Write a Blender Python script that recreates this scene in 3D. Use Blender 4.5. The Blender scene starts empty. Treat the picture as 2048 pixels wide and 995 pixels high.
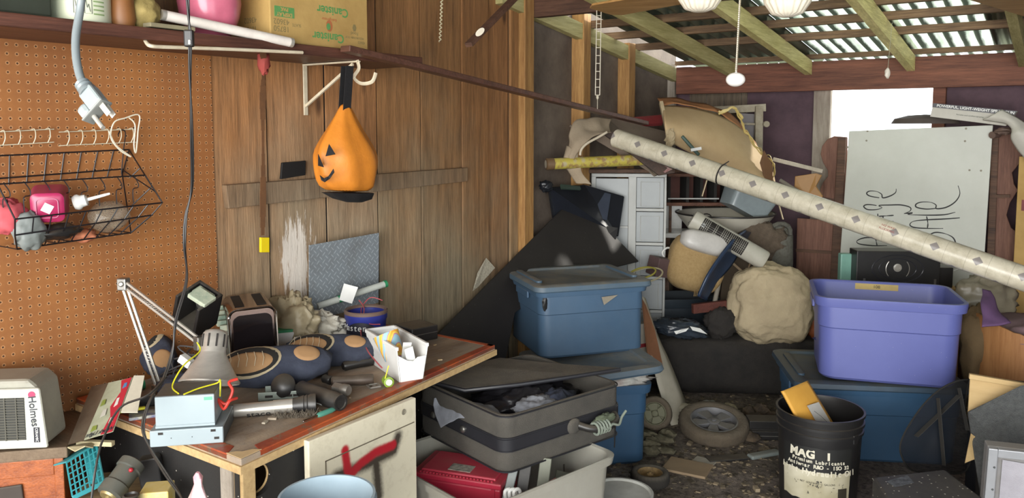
import bpy, bmesh, math, random
from mathutils import Vector, Matrix, noise, Euler
random.seed(7)
C = bpy.context.scene.collection
V = Vector
# ---------------------------------------------------------------- camera, world, lights, exposure
sc = bpy.context.scene
F = 1600.0; PPX, PPY = 1024.0, 395.0; TILT = math.radians(4.95); YAW = math.radians(35.0)
CAM = V((2.425, 0.0, 1.55))
FH = V((-math.sin(YAW), math.cos(YAW), 0)); RT = V((math.cos(YAW), math.sin(YAW), 0)); UPZ = V((0, 0, 1))
FW = FH*math.cos(TILT) - UPZ*math.sin(TILT); UP = FH*math.sin(TILT) + UPZ*math.cos(TILT)
cam = bpy.data.cameras.new('camera'); co = bpy.data.objects.new('camera', cam); C.objects.link(co)
cam.sensor_width = 36; cam.lens = F/2048*36; cam.shift_y = -(497.5-PPY)/2048
cam.clip_start = 0.05; cam.clip_end = 200
co.matrix_world = Matrix(((RT.x, UP.x, -FW.x, CAM.x), (RT.y, UP.y, -FW.y, CAM.y), (RT.z, UP.z, -FW.z, CAM.z), (0, 0, 0, 1)))
sc.camera = co
sc.view_settings.view_transform = 'Standard'; sc.view_settings.look = 'None'
sc.view_settings.gamma = 1; sc.view_settings.use_curve_mapping = False
sc.view_settings.exposure = 0.6
w = bpy.data.worlds.new('sky'); sc.world = w; w.use_nodes = True
bgn = w.node_tree.nodes['Background']; bgn.inputs[0].default_value = (0.90, 0.96, 1.0, 1); bgn.inputs[1].default_value = 2.6
def area(name, loc, target, sx, sy, power, col=(1, 1, 1)):
    l = bpy.data.lights.new(name, 'AREA'); l.shape = 'RECTANGLE'; l.size = sx; l.size_y = sy; l.energy = power; l.color = col
    o = bpy.data.objects.new(name, l); C.objects.link(o); o.location = loc
    o.rotation_euler = (V(target)-V(loc)).to_track_quat('-Z', 'Y').to_euler(); return o
area('garage_door_daylight', (2.6, -2.3, 1.5), (1.6, 3.5, 0.9), 3.6, 2.2, 190, (1.0, 0.97, 0.92))
sl = bpy.data.lights.new('sun', 'SUN'); sl.energy = 3.2; sl.angle = math.radians(1.5); sl.color = (1.0, 0.95, 0.86)
so = bpy.data.objects.new('sun', sl); C.objects.link(so); so.rotation_euler = (V((-0.56, -0.70, -0.38))).to_track_quat('-Z', 'Y').to_euler()

# ---------------------------------------------------------------- from photograph pixels to places in the room
def ray(px, py): return FW + RT*((px-PPX)/F) - UP*((py-PPY)/F)
def PD(px, py, D):
    r = ray(px, py); return CAM + r*(D/r.dot(FH))
def PX(px, py, x):
    r = ray(px, py); return CAM + r*((x-CAM.x)/r.x)
def PY(px, py, y):
    r = ray(px, py); return CAM + r*((y-CAM.y)/r.y)
def PZ(px, py, z):
    r = ray(px, py); return CAM + r*((z-CAM.z)/r.z)
def dep(p): return (V(p)-CAM).dot(FH)
def T(p): return Matrix.Translation(V(p))
def Rx(a): return Matrix.Rotation(math.radians(a), 4, 'X')
def Ry(a): return Matrix.Rotation(math.radians(a), 4, 'Y')
def Rz(a): return Matrix.Rotation(math.radians(a), 4, 'Z')
def pose(p, yaw=0, pitch=0, roll=0):      # local x to the right of the room's entrance view, y away, z up
    return T(p) @ Rz(35+yaw) @ Rx(pitch) @ Ry(roll)
def frame(o, x, yh):                      # axes from two directions
    x = V(x).normalized(); z = x.cross(V(yh)).normalized(); y = z.cross(x)
    return Matrix(((x.x, y.x, z.x, o[0]), (x.y, y.y, z.y, o[1]), (x.z, y.z, z.z, o[2]), (0, 0, 0, 1)))

# ---------------------------------------------------------------- materials
def lin(c):
    if isinstance(c, str): c = [int(c[i:i+2], 16) for i in (0, 2, 4)]
    f = lambda v: v/12.92 if v <= .04045 else ((v+.055)/1.055)**2.4
    return tuple(f(v/255.0) for v in c[:3]) + (1,)
MATS = {}
def nd(nt, typ, **kw):
    n = nt.nodes.new(typ)
    for k, v in kw.items():
        if k[0] == '_': n.inputs[int(k[1:])].default_value = v
        else: setattr(n, k, v)
    return n
def mixc(nt, fac, a, b, mode='MIX'):
    m = nt.nodes.new('ShaderNodeMix'); m.data_type = 'RGBA'; m.blend_type = mode
    for s, i in ((fac, 0), (a, 6), (b, 7)):
        if hasattr(s, 'is_output'): nt.links.new(s, m.inputs[i])
        else: m.inputs[i].default_value = s
    return m.outputs[2]
def math_(nt, op, a, b=0.0, c=None, clamp=False):
    m = nt.nodes.new('ShaderNodeMath'); m.operation = op; m.use_clamp = clamp
    for s, i in ((a, 0), (b, 1), (c, 2)):
        if s is None: continue
        if hasattr(s, 'is_output'): nt.links.new(s, m.inputs[i])
        else: m.inputs[i].default_value = s
    return m.outputs[0]
def ramp(nt, fac, stops):
    r = nt.nodes.new('ShaderNodeValToRGB'); nt.links.new(fac, r.inputs[0])
    e = r.color_ramp.elements
    while len(e) < len(stops): e.new(0.5)
    for el, (p, c) in zip(e, stops): el.position = p; el.color = c
    return r.outputs[0]
def noi(nt, vec, scale, detail=4, rough=.6, sc3=None):
    if sc3:
        mp = nt.nodes.new('ShaderNodeMapping'); mp.inputs['Scale'].default_value = sc3; nt.links.new(vec, mp.inputs[0]); vec = mp.outputs[0]
    n = nt.nodes.new('ShaderNodeTexNoise'); n.inputs['Scale'].default_value = scale; n.inputs['Detail'].default_value = detail
    n.inputs['Roughness'].default_value = rough; nt.links.new(vec, n.inputs['Vector']); return n.outputs['Fac']
def start(name, rough=.6, metal=0.0):
    m = bpy.data.materials.new(name); m.use_nodes = True; nt = m.node_tree
    b = nt.nodes['Principled BSDF']; b.inputs['Roughness'].default_value = rough; b.inputs['Metallic'].default_value = metal
    tc = nt.nodes.new('ShaderNodeTexCoord'); return m, nt, b, tc.outputs['Object']
def bumpit(nt, b, h, strength, dist=.01):
    bp = nt.nodes.new('ShaderNodeBump'); bp.inputs['Strength'].default_value = strength; bp.inputs['Distance'].default_value = dist
    nt.links.new(h, bp.inputs['Height']); nt.links.new(bp.outputs[0], b.inputs['Normal'])
def mat(name, c, rough=.55, metal=0.0, c2=None, scale=12, amt=.5, bump=0.0, bscale=60, dust=0.0, trans=0.0, alpha=1.0, tone=False, dustc='8d8373', speck=0.0, stretch=None, emit=0):
    if name in MATS: return MATS[name]
    m, nt, b, oc = start(name, rough, metal)
    base = lin(c)
    c2 = lin(c2) if c2 else tuple(x*.6 for x in base[:3])+(1,)
    f = noi(nt, oc, scale, 5, .65, stretch)
    fr = ramp(nt, f, [(.35, (0, 0, 0, 1)), (.7, (1, 1, 1, 1))])
    col = mixc(nt, math_(nt, 'MULTIPLY', fr, amt), base, c2)
    if tone:
        a = nd(nt, 'ShaderNodeAttribute', attribute_name='tone')
        col = mixc(nt, 1.0, col, a.outputs['Color'], 'MULTIPLY')
    if dust > 0:                                   # settled dust and grime on faces that point up
        g = nt.nodes.new('ShaderNodeNewGeometry'); s = nt.nodes.new('ShaderNodeSeparateXYZ'); nt.links.new(g.outputs['Normal'], s.inputs[0])
        up = math_(nt, 'MULTIPLY', math_(nt, 'MAXIMUM', s.outputs[2], .12), dust)
        dn = noi(nt, oc, 9, 6, .7); dn = ramp(nt, dn, [(.3, (.25, .25, .25, 1)), (.65, (1, 1, 1, 1))])
        col = mixc(nt, math_(nt, 'MULTIPLY', up, dn, clamp=True), col, lin(dustc))
    if speck > 0:                                  # flecks of paint and plaster
        v = nt.nodes.new('ShaderNodeTexVoronoi'); v.inputs['Scale'].default_value = 45; nt.links.new(oc, v.inputs['Vector'])
        col = mixc(nt, math_(nt, 'LESS_THAN', v.outputs['Distance'], .10*speck), col, lin('cfc8b8'))
    nt.links.new(col, b.inputs['Base Color'])
    if trans: b.inputs['Transmission Weight'].default_value = trans
    if alpha < 1: b.inputs['Alpha'].default_value = alpha
    if emit:
        nt.links.new(col, b.inputs['Emission Color']); b.inputs['Emission Strength'].default_value = emit
    if bump: bumpit(nt, b, noi(nt, oc, bscale, 5, .6), bump)
    MATS[name] = m; return m
def wood(name, c1, c2, axis='z', scale=1.0, rough=.7, bump=.35, tone=False, dust=0.0, worn=None):
    if name in MATS: return MATS[name]
    m, nt, b, oc = start(name, rough)
    s = {'x': (1.2, 14, 14), 'y': (14, 1.2, 14), 'z': (14, 14, 1.2)}[axis]
    g = noi(nt, oc, 2.2*scale, 8, .7, s); g2 = noi(nt, oc, 7*scale, 4, .7, tuple(v*(1 if v < 2 else 1.6) for v in s))
    big = noi(nt, oc, 1.3, 3, .5)
    h = math_(nt, 'ADD', math_(nt, 'MULTIPLY', g, .6), math_(nt, 'MULTIPLY', g2, .4))
    f = ramp(nt, h, [(.36, (0, 0, 0, 1)), (.62, (1, 1, 1, 1))])
    col = mixc(nt, f, lin(c2), lin(c1))
    col = mixc(nt, math_(nt, 'MULTIPLY', ramp(nt, big, [(.35, (0, 0, 0, 1)), (.75, (1, 1, 1, 1))]), .35), col, tuple(x*.55 for x in lin(c2)[:3])+(1,))
    if worn:
        wn = noi(nt, oc, 5, 6, .7); col = mixc(nt, ramp(nt, wn, [(.55, (0, 0, 0, 1)), (.62, (1, 1, 1, 1))]), col, lin(worn))
    if tone:
        a = nd(nt, 'ShaderNodeAttribute', attribute_name='tone'); col = mixc(nt, 1.0, col, a.outputs['Color'], 'MULTIPLY')
    nt.links.new(col, b.inputs['Base Color'])
    bumpit(nt, b, h, bump, .006)
    MATS[name] = m; return m

# ---------------------------------------------------------------- mesh builder
class MB:
    def __init__(s): s.v = []; s.f = []; s.t = []; s.tone = (1, 1, 1)
    def add(s, vs, fs):
        o = len(s.v); s.v += [tuple(v) for v in vs]; s.f += [tuple(i+o for i in f) for f in fs]; s.t += [s.tone]*len(fs); return s
    def para(s, o, a, b, c):                       # box from a corner and three edges
        o, a, b, c = V(o), V(a), V(b), V(c)
        if a.cross(b).dot(c) < 0: a, b = b, a
        vs = [o, o+a, o+a+b, o+b, o+c, o+a+c, o+a+b+c, o+b+c]
        return s.add(vs, [(0, 3, 2, 1), (4, 5, 6, 7), (0, 1, 5, 4), (1, 2, 6, 5), (2, 3, 7, 6), (3, 0, 4, 7)])
    def box(s, x0, x1, y0, y1, z0, z1, M=None):
        vs = [V(p) for p in ((x0, y0, z0), (x1, y0, z0), (x1, y1, z0), (x0, y1, z0), (x0, y0, z1), (x1, y0, z1), (x1, y1, z1), (x0, y1, z1))]
        if M: vs = [M @ v for v in vs]
        return s.add(vs, [(0, 3, 2, 1), (4, 5, 6, 7), (0, 1, 5, 4), (1, 2, 6, 5), (2, 3, 7, 6), (3, 0, 4, 7)])
    def bar(s, a, b, wd, th, up=(0, 0, 1)):        # rectangular bar between two points
        a, b = V(a), V(b); d = (b-a); x = d.normalized(); up = V(up)
        y = up.cross(x)
        if y.length < 1e-4: y = V((1, 0, 0)).cross(x)
        y.normalize(); z = x.cross(y)
        return s.para(a - y*wd/2 - z*th/2, d, y*wd, z*th)
    def prism(s, pts, h, M=None, z0=0.0):
        n = len(pts); vs = [V((p[0], p[1], z0)) for p in pts] + [V((p[0], p[1], z0+h)) for p in pts]
        ar = sum(pts[i][0]*pts[(i+1) % n][1]-pts[(i+1) % n][0]*pts[i][1] for i in range(n))*h
        if M: vs = [M @ v for v in vs]
        if ar > 0: fs = [tuple(range(n-1, -1, -1)), tuple(range(n, 2*n))] + [(i, (i+1) % n, n+(i+1) % n, n+i) for i in range(n)]
        else: fs = [tuple(range(n)), tuple(range(2*n-1, n-1, -1))] + [((i+1) % n, i, n+i, n+(i+1) % n) for i in range(n)]
        return s.add(vs, fs)
    def plate(s, pts, th):                         # 3D polygon given thickness along its normal
        pts = [V(p) for p in pts]; n = len(pts)
        nn = V((0, 0, 0))
        for i in range(n): nn += (pts[i]-pts[0]).cross(pts[(i+1) % n]-pts[0])
        nn.normalize(); vs = [p for p in pts]+[p-nn*th for p in pts]
        return s.add(vs, [tuple(range(n)), tuple(range(2*n-1, n-1, -1))]+[((i+1) % n, i, n+i, n+(i+1) % n) for i in range(n)])
    def tube(s, path, r, n=8, closed=False, caps=True, flat=1.0):
        path = [V(p) for p in path]; m = len(path)
        rs = r if isinstance(r, (list, tuple)) else [r]*m
        ref = None; vs = []
        for i, p in enumerate(path):
            if closed: t = path[(i+1) % m]-path[i-1]
            else: t = path[min(i+1, m-1)]-path[max(i-1, 0)]
            if t.length < 1e-9: t = V((0, 0, 1))
            t.normalize()
            if ref is None:
                ref = t.orthogonal().normalized() if abs(t.z) > .95 else V((0, 0, 1))
            a = (ref - t*ref.dot(t))
            if a.length < 1e-5: a = t.orthogonal()
            a.normalize(); b = t.cross(a); ref = a
            for k in range(n):
                an = 2*math.pi*k/n; vs.append(p + a*math.cos(an)*rs[i] + b*math.sin(an)*rs[i]*flat)
        fs = []
        for i in range(m if closed else m-1):
            j = (i+1) % m
            for k in range(n):
                k2 = (k+1) % n; fs.append((i*n+k, i*n+k2, j*n+k2, j*n+k))
        if caps and not closed: fs += [tuple(range(n-1, -1, -1)), tuple(range((m-1)*n, m*n))]
        return s.add(vs, fs)
    def cyl(s, a, b, r, n=20): return s.tube([a, b], r, n)
    def lathe(s, prof, M=None, n=32, cap0=True, cap1=True, sx=1.0, sy=1.0):
        vs = []
        for r, z in prof:
            for k in range(n):
                an = 2*math.pi*k/n; v = V((r*math.cos(an)*sx, r*math.sin(an)*sy, z)); vs.append(M @ v if M else v)
        fs = []
        for i in range(len(prof)-1):
            for k in range(n):
                k2 = (k+1) % n; fs.append((i*n+k, i*n+k2, (i+1)*n+k2, (i+1)*n+k))
        if cap0: fs.append(tuple(range(n-1, -1, -1)))
        if cap1: fs.append(tuple(range((len(prof)-1)*n, len(prof)*n)))
        return s.add(vs, fs)
    def rings(s, rings, cap0=True, cap1=True):      # loft through closed rings of equal count
        n = len(rings[0]); vs = [p for r in rings for p in r]; fs = []
        for i in range(len(rings)-1):
            for k in range(n):
                k2 = (k+1) % n; fs.append((i*n+k, i*n+k2, (i+1)*n+k2, (i+1)*n+k))
        if cap0: fs.append(tuple(range(n-1, -1, -1)))
        if cap1: fs.append(tuple(range((len(rings)-1)*n, len(rings)*n)))
        return s.add(vs, fs)
    def grid(s, fn, nu, nv):
        vs = [fn(i/nu, j/nv) for j in range(nv+1) for i in range(nu+1)]; w_ = nu+1
        return s.add(vs, [(j*w_+i, j*w_+i+1, (j+1)*w_+i+1, (j+1)*w_+i) for j in range(nv) for i in range(nu)])
    def blob(s, c, rad, amp=.1, fs=3.0, M=None, nu=28, nv=18, seed=0, sq=1.0, crease=0.0):
        c = V(c); vs = []; off = V((seed*7.1, seed*3.3, seed*1.7))
        sg = lambda x: (abs(x)**sq)*(1 if x >= 0 else -1)
        for j in range(nv+1):
            th = math.pi*j/nv
            for i in range(nu):
                ph = 2*math.pi*i/nu
                d = V((sg(math.sin(th))*sg(math.cos(ph)), sg(math.sin(th))*sg(math.sin(ph)), -sg(math.cos(th))))
                k = 1 + amp*noise.noise(d*fs+off)
                if crease: k += crease*(abs(noise.noise(d*fs*1.7+off*2))-.25)+crease*.5*abs(noise.noise(d*fs*4+off))
                p = V((d.x*rad[0], d.y*rad[1], d.z*rad[2]))*k
                vs.append((M @ (c+p)) if M else c+p)
        f = []
        for j in range(nv):
            for i in range(nu):
                i2 = (i+1) % nu; f.append((j*nu+i, j*nu+i2, (j+1)*nu+i2, (j+1)*nu+i))
        return s.add(vs, f)
    def build(s, name, m, parent=None, M=None, w=False, smooth=False, bevel=0.0, solid=0.0, sub=0, ang=40, seg=2):
        vs = s.v
        if w and parent is not None:
            inv = WM[parent].inverted(); vs = [tuple(inv @ V(v)) for v in vs]
        me = bpy.data.meshes.new(name); me.from_pydata(vs, [], s.f); me.update()
        at = me.attributes.new('tone', 'FLOAT_COLOR', 'FACE')
        for i, t in enumerate(s.t): at.data[i].color = (t[0], t[1], t[2], 1)
        if not isinstance(m, (list, tuple)): m = [m]
        for mm in m: me.materials.append(mm)
        if smooth:
            me.shade_smooth() if hasattr(me, 'shade_smooth') else [setattr(p, 'use_smooth', True) for p in me.polygons]
            me.set_sharp_from_angle(angle=math.radians(ang))
        o = bpy.data.objects.new(name, me); C.objects.link(o)
        if M is not None: o.matrix_world = M
        if parent is not None: o.parent = parent; WM[o] = WM[parent]
        else: WM[o] = M if M is not None else Matrix.Identity(4)
        if solid: md = o.modifiers.new('thickness', 'SOLIDIFY'); md.thickness = solid; md.offset = 0
        if sub: md = o.modifiers.new('smooth', 'SUBSURF'); md.levels = sub; md.render_levels = sub
        if bevel:
            md = o.modifiers.new('bevel', 'BEVEL'); md.width = bevel; md.segments = seg; md.limit_method = 'ANGLE'; md.angle_limit = math.radians(35)
        return o
WM = {}
def thing(name, label, cat, M=None, group=None):
    o = bpy.data.objects.new(name, None); C.objects.link(o); o.empty_display_size = .05
    M = M if M is not None else Matrix.Identity(4); o.matrix_world = M; WM[o] = M
    o['label'] = label; o['category'] = cat
    if group: o['group'] = group
    return o
def tag(o, label, cat, group=None):
    o['label'] = label; o['category'] = cat
    if group: o['group'] = group
    return o
def struct(o): o['kind'] = 'structure'; return o
def recenter(o):                                    # put a single-mesh thing's origin at its base
    me = o.data; n = len(me.vertices); xs = [v.co.copy() for v in me.vertices]
    lo = V((sum(p.x for p in xs)/n, sum(p.y for p in xs)/n, min(p.z for p in xs)))
    me.transform(Matrix.Translation(-lo)); o.matrix_world = T(lo); WM[o] = T(lo); return o
def text(body, size, m, parent, M, name='lettering', ext=.0004, sx=1.0, align='CENTER', bold=0.0):
    cu = bpy.data.curves.new(name, 'FONT'); cu.body = body; cu.size = size; cu.extrude = ext; cu.align_x = align; cu.align_y = 'CENTER'; cu.offset = bold
    to = bpy.data.objects.new('tmp', cu); C.objects.link(to)
    dg = bpy.context.evaluated_depsgraph_get(); me = bpy.data.meshes.new_from_object(to.evaluated_get(dg))
    bpy.data.objects.remove(to); bpy.data.curves.remove(cu)
    me.transform(M @ Matrix.Diagonal((sx, 1, 1, 1))); me.materials.clear(); me.materials.append(m)
    o = bpy.data.objects.new(name, me); C.objects.link(o)
    if parent is not None: o.parent = parent; WM[o] = WM[parent]
    return o
def lerp(a, b, t): return a+(b-a)*t
def spline(pts, n=6):                               # Catmull-Rom through 3D points
    pts = [V(p) for p in pts]; out = []
    for i in range(len(pts)-1):
        p0 = pts[max(i-1, 0)]; p1 = pts[i]; p2 = pts[i+1]; p3 = pts[min(i+2, len(pts)-1)]
        for k in range(n):
            t = k/n; out.append(.5*((2*p1)+(p2-p0)*t+(2*p0-5*p1+4*p2-p3)*t*t+(3*p1-p0-3*p2+p3)*t**3))
    out.append(pts[-1]); return out
def rrect(hx, hy, r, z, n=5, cx=0, cy=0):            # rounded rectangle ring
    out = []
    for k, (sx, sy) in enumerate(((1, 1), (-1, 1), (-1, -1), (1, -1))):
        for i in range(n+1):
            a = math.pi/2*(k+i/n); out.append(V((cx+sx*(hx-r)+r*math.cos(a), cy+sy*(hy-r)+r*math.sin(a), z)))
    return out
# ================================================================ SETTING
def wallwood(name, warm, grey, tonev=True):
    m, nt, b, oc = start(name, .75)
    g = noi(nt, oc, 2.0, 9, .72, (16, 16, 1.1)); g2 = noi(nt, oc, 9, 4, .7, (22, 22, 1.0))
    h = math_(nt, 'ADD', math_(nt, 'MULTIPLY', g, .6), math_(nt, 'MULTIPLY', g2, .4))
    f = ramp(nt, h, [(.34, (0, 0, 0, 1)), (.60, (1, 1, 1, 1))])
    wc = lin(warm); gc = lin(grey)
    dk = lambda c, k: tuple(x*k for x in c[:3])+(1,)
    warmc = mixc(nt, f, dk(wc, .34), wc); greyc = mixc(nt, f, dk(gc, .38), gc)
    s = nt.nodes.new('ShaderNodeSeparateXYZ'); nt.links.new(oc, s.inputs[0])
    n1 = noi(nt, oc, 1.6, 5, .6, (1, 1, .7))
    k = math_(nt, 'SUBTRACT', 1.62, s.outputs[2]); k = math_(nt, 'MULTIPLY', k, 1.15); k = math_(nt, 'ADD', k, math_(nt, 'MULTIPLY', math_(nt, 'SUBTRACT', n1, .5), 2.6), clamp=True)
    col = mixc(nt, k, warmc, greyc)
    # knots
    mp = nt.nodes.new('ShaderNodeMapping'); mp.inputs['Scale'].default_value = (1, 5.0, 1.9); nt.links.new(oc, mp.inputs[0])
    vo = nt.nodes.new('ShaderNodeTexVoronoi'); vo.inputs['Scale'].default_value = 1.0; nt.links.new(mp.outputs[0], vo.inputs['Vector'])
    col = mixc(nt, ramp(nt, vo.outputs['Distance'], [(.045, (.8, .8, .8, 1)), (.11, (0, 0, 0, 1))]), col, lin('3b2415'))
    if name == 'weathered_planks':                  # smear of white paint on two boards above the bench
        pc_ = PX(597, 520, 0.0)
        dy = math_(nt, 'DIVIDE', math_(nt, 'SUBTRACT', s.outputs[1], pc_.y), .085); dz_ = math_(nt, 'DIVIDE', math_(nt, 'SUBTRACT', s.outputs[2], pc_.z), .17)
        rd = math_(nt, 'ADD', math_(nt, 'MULTIPLY', dy, dy), math_(nt, 'MULTIPLY', dz_, dz_)); rn = noi(nt, oc, 5, 6, .7, (9, 9, 1.2))
        rd = math_(nt, 'ADD', rd, math_(nt, 'MULTIPLY', math_(nt, 'SUBTRACT', rn, .5), 5.0)); col = mixc(nt, ramp(nt, rd, [(.55, (.85, .85, .85, 1)), (.95, (0, 0, 0, 1))]), col, lin('d6d2c8'))
    if tonev:
        a = nd(nt, 'ShaderNodeAttribute', attribute_name='tone'); col = mixc(nt, 1.0, col, a.outputs['Color'], 'MULTIPLY')
    nt.links.new(col, b.inputs['Base Color']); bumpit(nt, b, h, .5, .008); MATS[name] = m; return m
m_wall = wallwood('weathered_planks', 'a8784a', 'a08e72')
m_stud = wood('stud_pine', 'c79a5e', '8a5f33', 'z', 1.2)
m_tar = mat('tar_panel', '7a6d60', .85, c2='51463e', scale=4, amt=.9, bump=.2)
m_rafter = wood('treated_rafter', 'b8ad74', '84793f', 'y', 1.0)
m_beamred = wood('red_beam', '8a5640', '4f2c20', 'x', .7, dust=0)
m_beamdk = wood('dark_beam', '6b4a38', '3a2418', 'x', 1.0)
m_purlin = wood('purlin_wood', '8c6f50', '4a3524', 'x', 1.0)
XW = 0.0
def yw(px, x=0.0, py=300): return PX(px, py, x).y
YE = yw(1034); YF = 5.60
# left wall: vertical planks with gaps
b = MB(); seams = [-1.6, -1.3, -1.0, -.72, -.42, -.15, .12, .36, .62, .86, 1.1, 1.36, 1.62] + [yw(p) for p in (535, 652, 755, 842, 922, 975, 1018)] + [YE]
rr = random.Random(3)
fl_ = MB()
for i in range(len(seams)-1):
    t = rr.uniform(.78, 1.18); b.tone = (t*rr.uniform(.97, 1.05), t, t*rr.uniform(.92, 1.02))
    off = rr.uniform(-.004, .004)+(.012 if i in (17, 19) else 0)
    b.box(-.03, off, seams[i]+.004, seams[i+1]-.006, -.02, 2.62); fl_.box(-.03, -.006, seams[i]-.006, seams[i]+.004, -.02, 2.62)
struct(b.build('wall_left', m_wall))
b = MB(); b.box(-.034, -.031, -1.6, YE-.01, -.02, 2.62); struct(fl_.build('wall_left_seams', mat('dark_gap', '1c1612', .9))); struct(b.build('wall_left_backing', mat('dark_gap', '1c1612', .9)))
# dark sheathing behind the studs, farther along the left wall
b = MB(); b.box(-.06, -.035, -1.6, YF+.05, -.02, 2.62); struct(b.build('wall_left_sheathing', m_tar))
o = None
n_ = 0
for (a, m2, c_) in ((1035, 1050, 1068), (1157, 1167, 1181), (1250, 1258, 1270)):
    ya = PX(m2, 200, .05).y; yb = PX(c_, 200, .05).y; n_ += 1
    b = MB(); b.tone = (1, .93, .85); b.box(-.034, .05, ya, yb, 0, 2.5 if n_ == 1 else [0, 0, 2.22, 2.10][n_])
    o = b.build('wall_stud', m_stud, bevel=.003); struct(o)
# ledger rail across the planks
b = MB(); A = PX(452, 370, .03); B = PX(936, 335, .03); A2 = PX(458, 417, .03); B2 = PX(936, 362, .03)
b.plate([A, A2, B2, B], .028)
if b.v: struct(b.build('trim_1', wallwood('rail_wood', '8c6c4c', '94826a', False), bevel=.003))
# roof plane from the wall rafter
RA = PX(1075, 38, .04); RB = PX(1330, 152, .04)
SL = (RB.z-RA.z)/(RB.y-RA.y)                      # bottom of rafters
def zr(y): return RA.z + SL*(y-RA.y)
RD = .09; PU = .038
def PR(px, py, up=RD):                             # pixel to the roof plane
    r = ray(px, py); # z = RA.z+up+SL*(y-RA.y)
    t = (RA.z+up+SL*(CAM.y-RA.y)-CAM.z)/(r.z-SL*r.y); return CAM+r*t
YB = 5.44                                          # room-side face of the far beam
YH = 3.62
rx = [.02] + [PY(p, q, YB).x for p, q in ((1468, 135), (1617, 147), (1822, 140), (2046, 142), (2250, 142))]
b_ = None
for i, x in enumerate(rx):
    b = MB(); y0 = YH-.3; y1 = YB+(.10 if i == 0 else -.004); wdt = .022
    t = [.95, 1.15, 1.3, 1.6, .9, .9][i]; b.tone = (t, t, t)  # brighter tones on the middle rafters paint in the sunlight on them
    b.add([V((x-wdt, y0, zr(y0))), V((x+wdt, y0, zr(y0))), V((x+wdt, y1, zr(y1))), V((x-wdt, y1, zr(y1))),
           V((x-wdt, y0, zr(y0)+RD)), V((x+wdt, y0, zr(y0)+RD)), V((x+wdt, y1, zr(y1)+RD)), V((x-wdt, y1, zr(y1)+RD))],
          [(0, 3, 2, 1), (4, 5, 6, 7), (0, 1, 5, 4), (1, 2, 6, 5), (2, 3, 7, 6), (3, 0, 4, 7)])
    o = b.build('roof_rafter', wood('rafter_tone', 'd2c88e', 'a0955c', 'y', 1.0, tone=True)); struct(o)
for py in (20, 50, 79):
    p = PR(1600, py, RD); b = MB(); z = zr(p.y)+RD
    b.box(-.04, 4.6, p.y, p.y+.042, z-.004, z+PU); struct(b.build('roof_purlin', m_purlin))
p = PR(1600, -60, RD)
b = MB(); b.box(-.04, 4.6, p.y, p.y+.075, zr(p.y)+RD, zr(p.y)+RD+PU); struct(b.build('roof_purlin', m_purlin))
# far eave beam, header beam
zb0 = PY(1600, 182, YB).z; zb1 = PY(1600, 124, YB).z
b = MB(); b.box(PY(1352, 160, YB).x, 4.7, YB, YB+.04, zb0, zb1); struct(b.build('eave_beam', m_beamred, bevel=.003))
zh = PY(1150, 28, YH).z
b = MB(); b.box(-.03, 4.6, YH-.02, YH+.03, zh, zh+.11); struct(b.build('header_beam', m_beamdk, bevel=.003))
b = MB(); p = PY(1600, 118, YB-.03); b.box(PY(1352, 140, YB).x, 4.7, YB-.02, YB+.02, zb1+.014, zb1+.045); struct(b.build('eave_purlin', m_purlin))
# corrugated sheets
def corr(name, x0, x1, m, dz=0.0):
    b = MB(); pitch = .076; nx = int((x1-x0)/pitch*10); y0 = YH-.35; y1 = YB+.30
    fn = lambda u, v: V((x0+(x1-x0)*u, y0+(y1-y0)*v, zr(y0+(y1-y0)*v)+RD+PU+.012+dz+.015*math.sin((x0+(x1-x0)*u)/pitch*2*math.pi)))
    b.grid(fn, nx, 6); o = b.build(name, m, smooth=True, ang=180); struct(o); return o
m_gal = mat('galvanised_sheet', '7f8a7c', .38, .55, c2='47503f', scale=5, amt=.8, bump=.1, stretch=(3, .6, 1))
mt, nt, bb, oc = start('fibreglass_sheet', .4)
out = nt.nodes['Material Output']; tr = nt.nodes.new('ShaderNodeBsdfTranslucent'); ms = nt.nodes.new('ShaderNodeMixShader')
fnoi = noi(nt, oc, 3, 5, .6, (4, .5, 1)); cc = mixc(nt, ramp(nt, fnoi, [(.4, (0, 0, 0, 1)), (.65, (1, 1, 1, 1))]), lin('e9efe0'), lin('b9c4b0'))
sx_ = nt.nodes.new('ShaderNodeSeparateXYZ'); nt.links.new(oc, sx_.inputs[0])        # corrugation shading and shadow painted as dark stripes along the valleys
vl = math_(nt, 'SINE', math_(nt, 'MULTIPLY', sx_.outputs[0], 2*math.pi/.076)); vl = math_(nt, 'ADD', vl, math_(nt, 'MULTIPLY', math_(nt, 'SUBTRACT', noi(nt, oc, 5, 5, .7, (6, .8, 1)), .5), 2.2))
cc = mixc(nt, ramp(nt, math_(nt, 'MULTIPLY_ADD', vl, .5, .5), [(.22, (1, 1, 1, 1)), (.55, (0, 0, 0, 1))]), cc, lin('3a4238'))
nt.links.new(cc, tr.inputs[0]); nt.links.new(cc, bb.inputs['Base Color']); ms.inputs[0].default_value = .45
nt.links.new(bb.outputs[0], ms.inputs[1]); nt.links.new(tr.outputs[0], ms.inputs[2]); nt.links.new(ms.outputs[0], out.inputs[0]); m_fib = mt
xs1 = PR(1560, 60).x; xs2 = PR(1790, 60).x; xs3 = PR(1985, 60).x
corr('roof_sheet', .10, xs1, m_gal); corr('roof_sheet', xs1-.03, xs2, m_fib, .006); corr('roof_sheet', xs2-.03, xs3, m_fib, .012); corr('roof_sheet', xs3-.03, 4.7, m_gal, .018)
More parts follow.
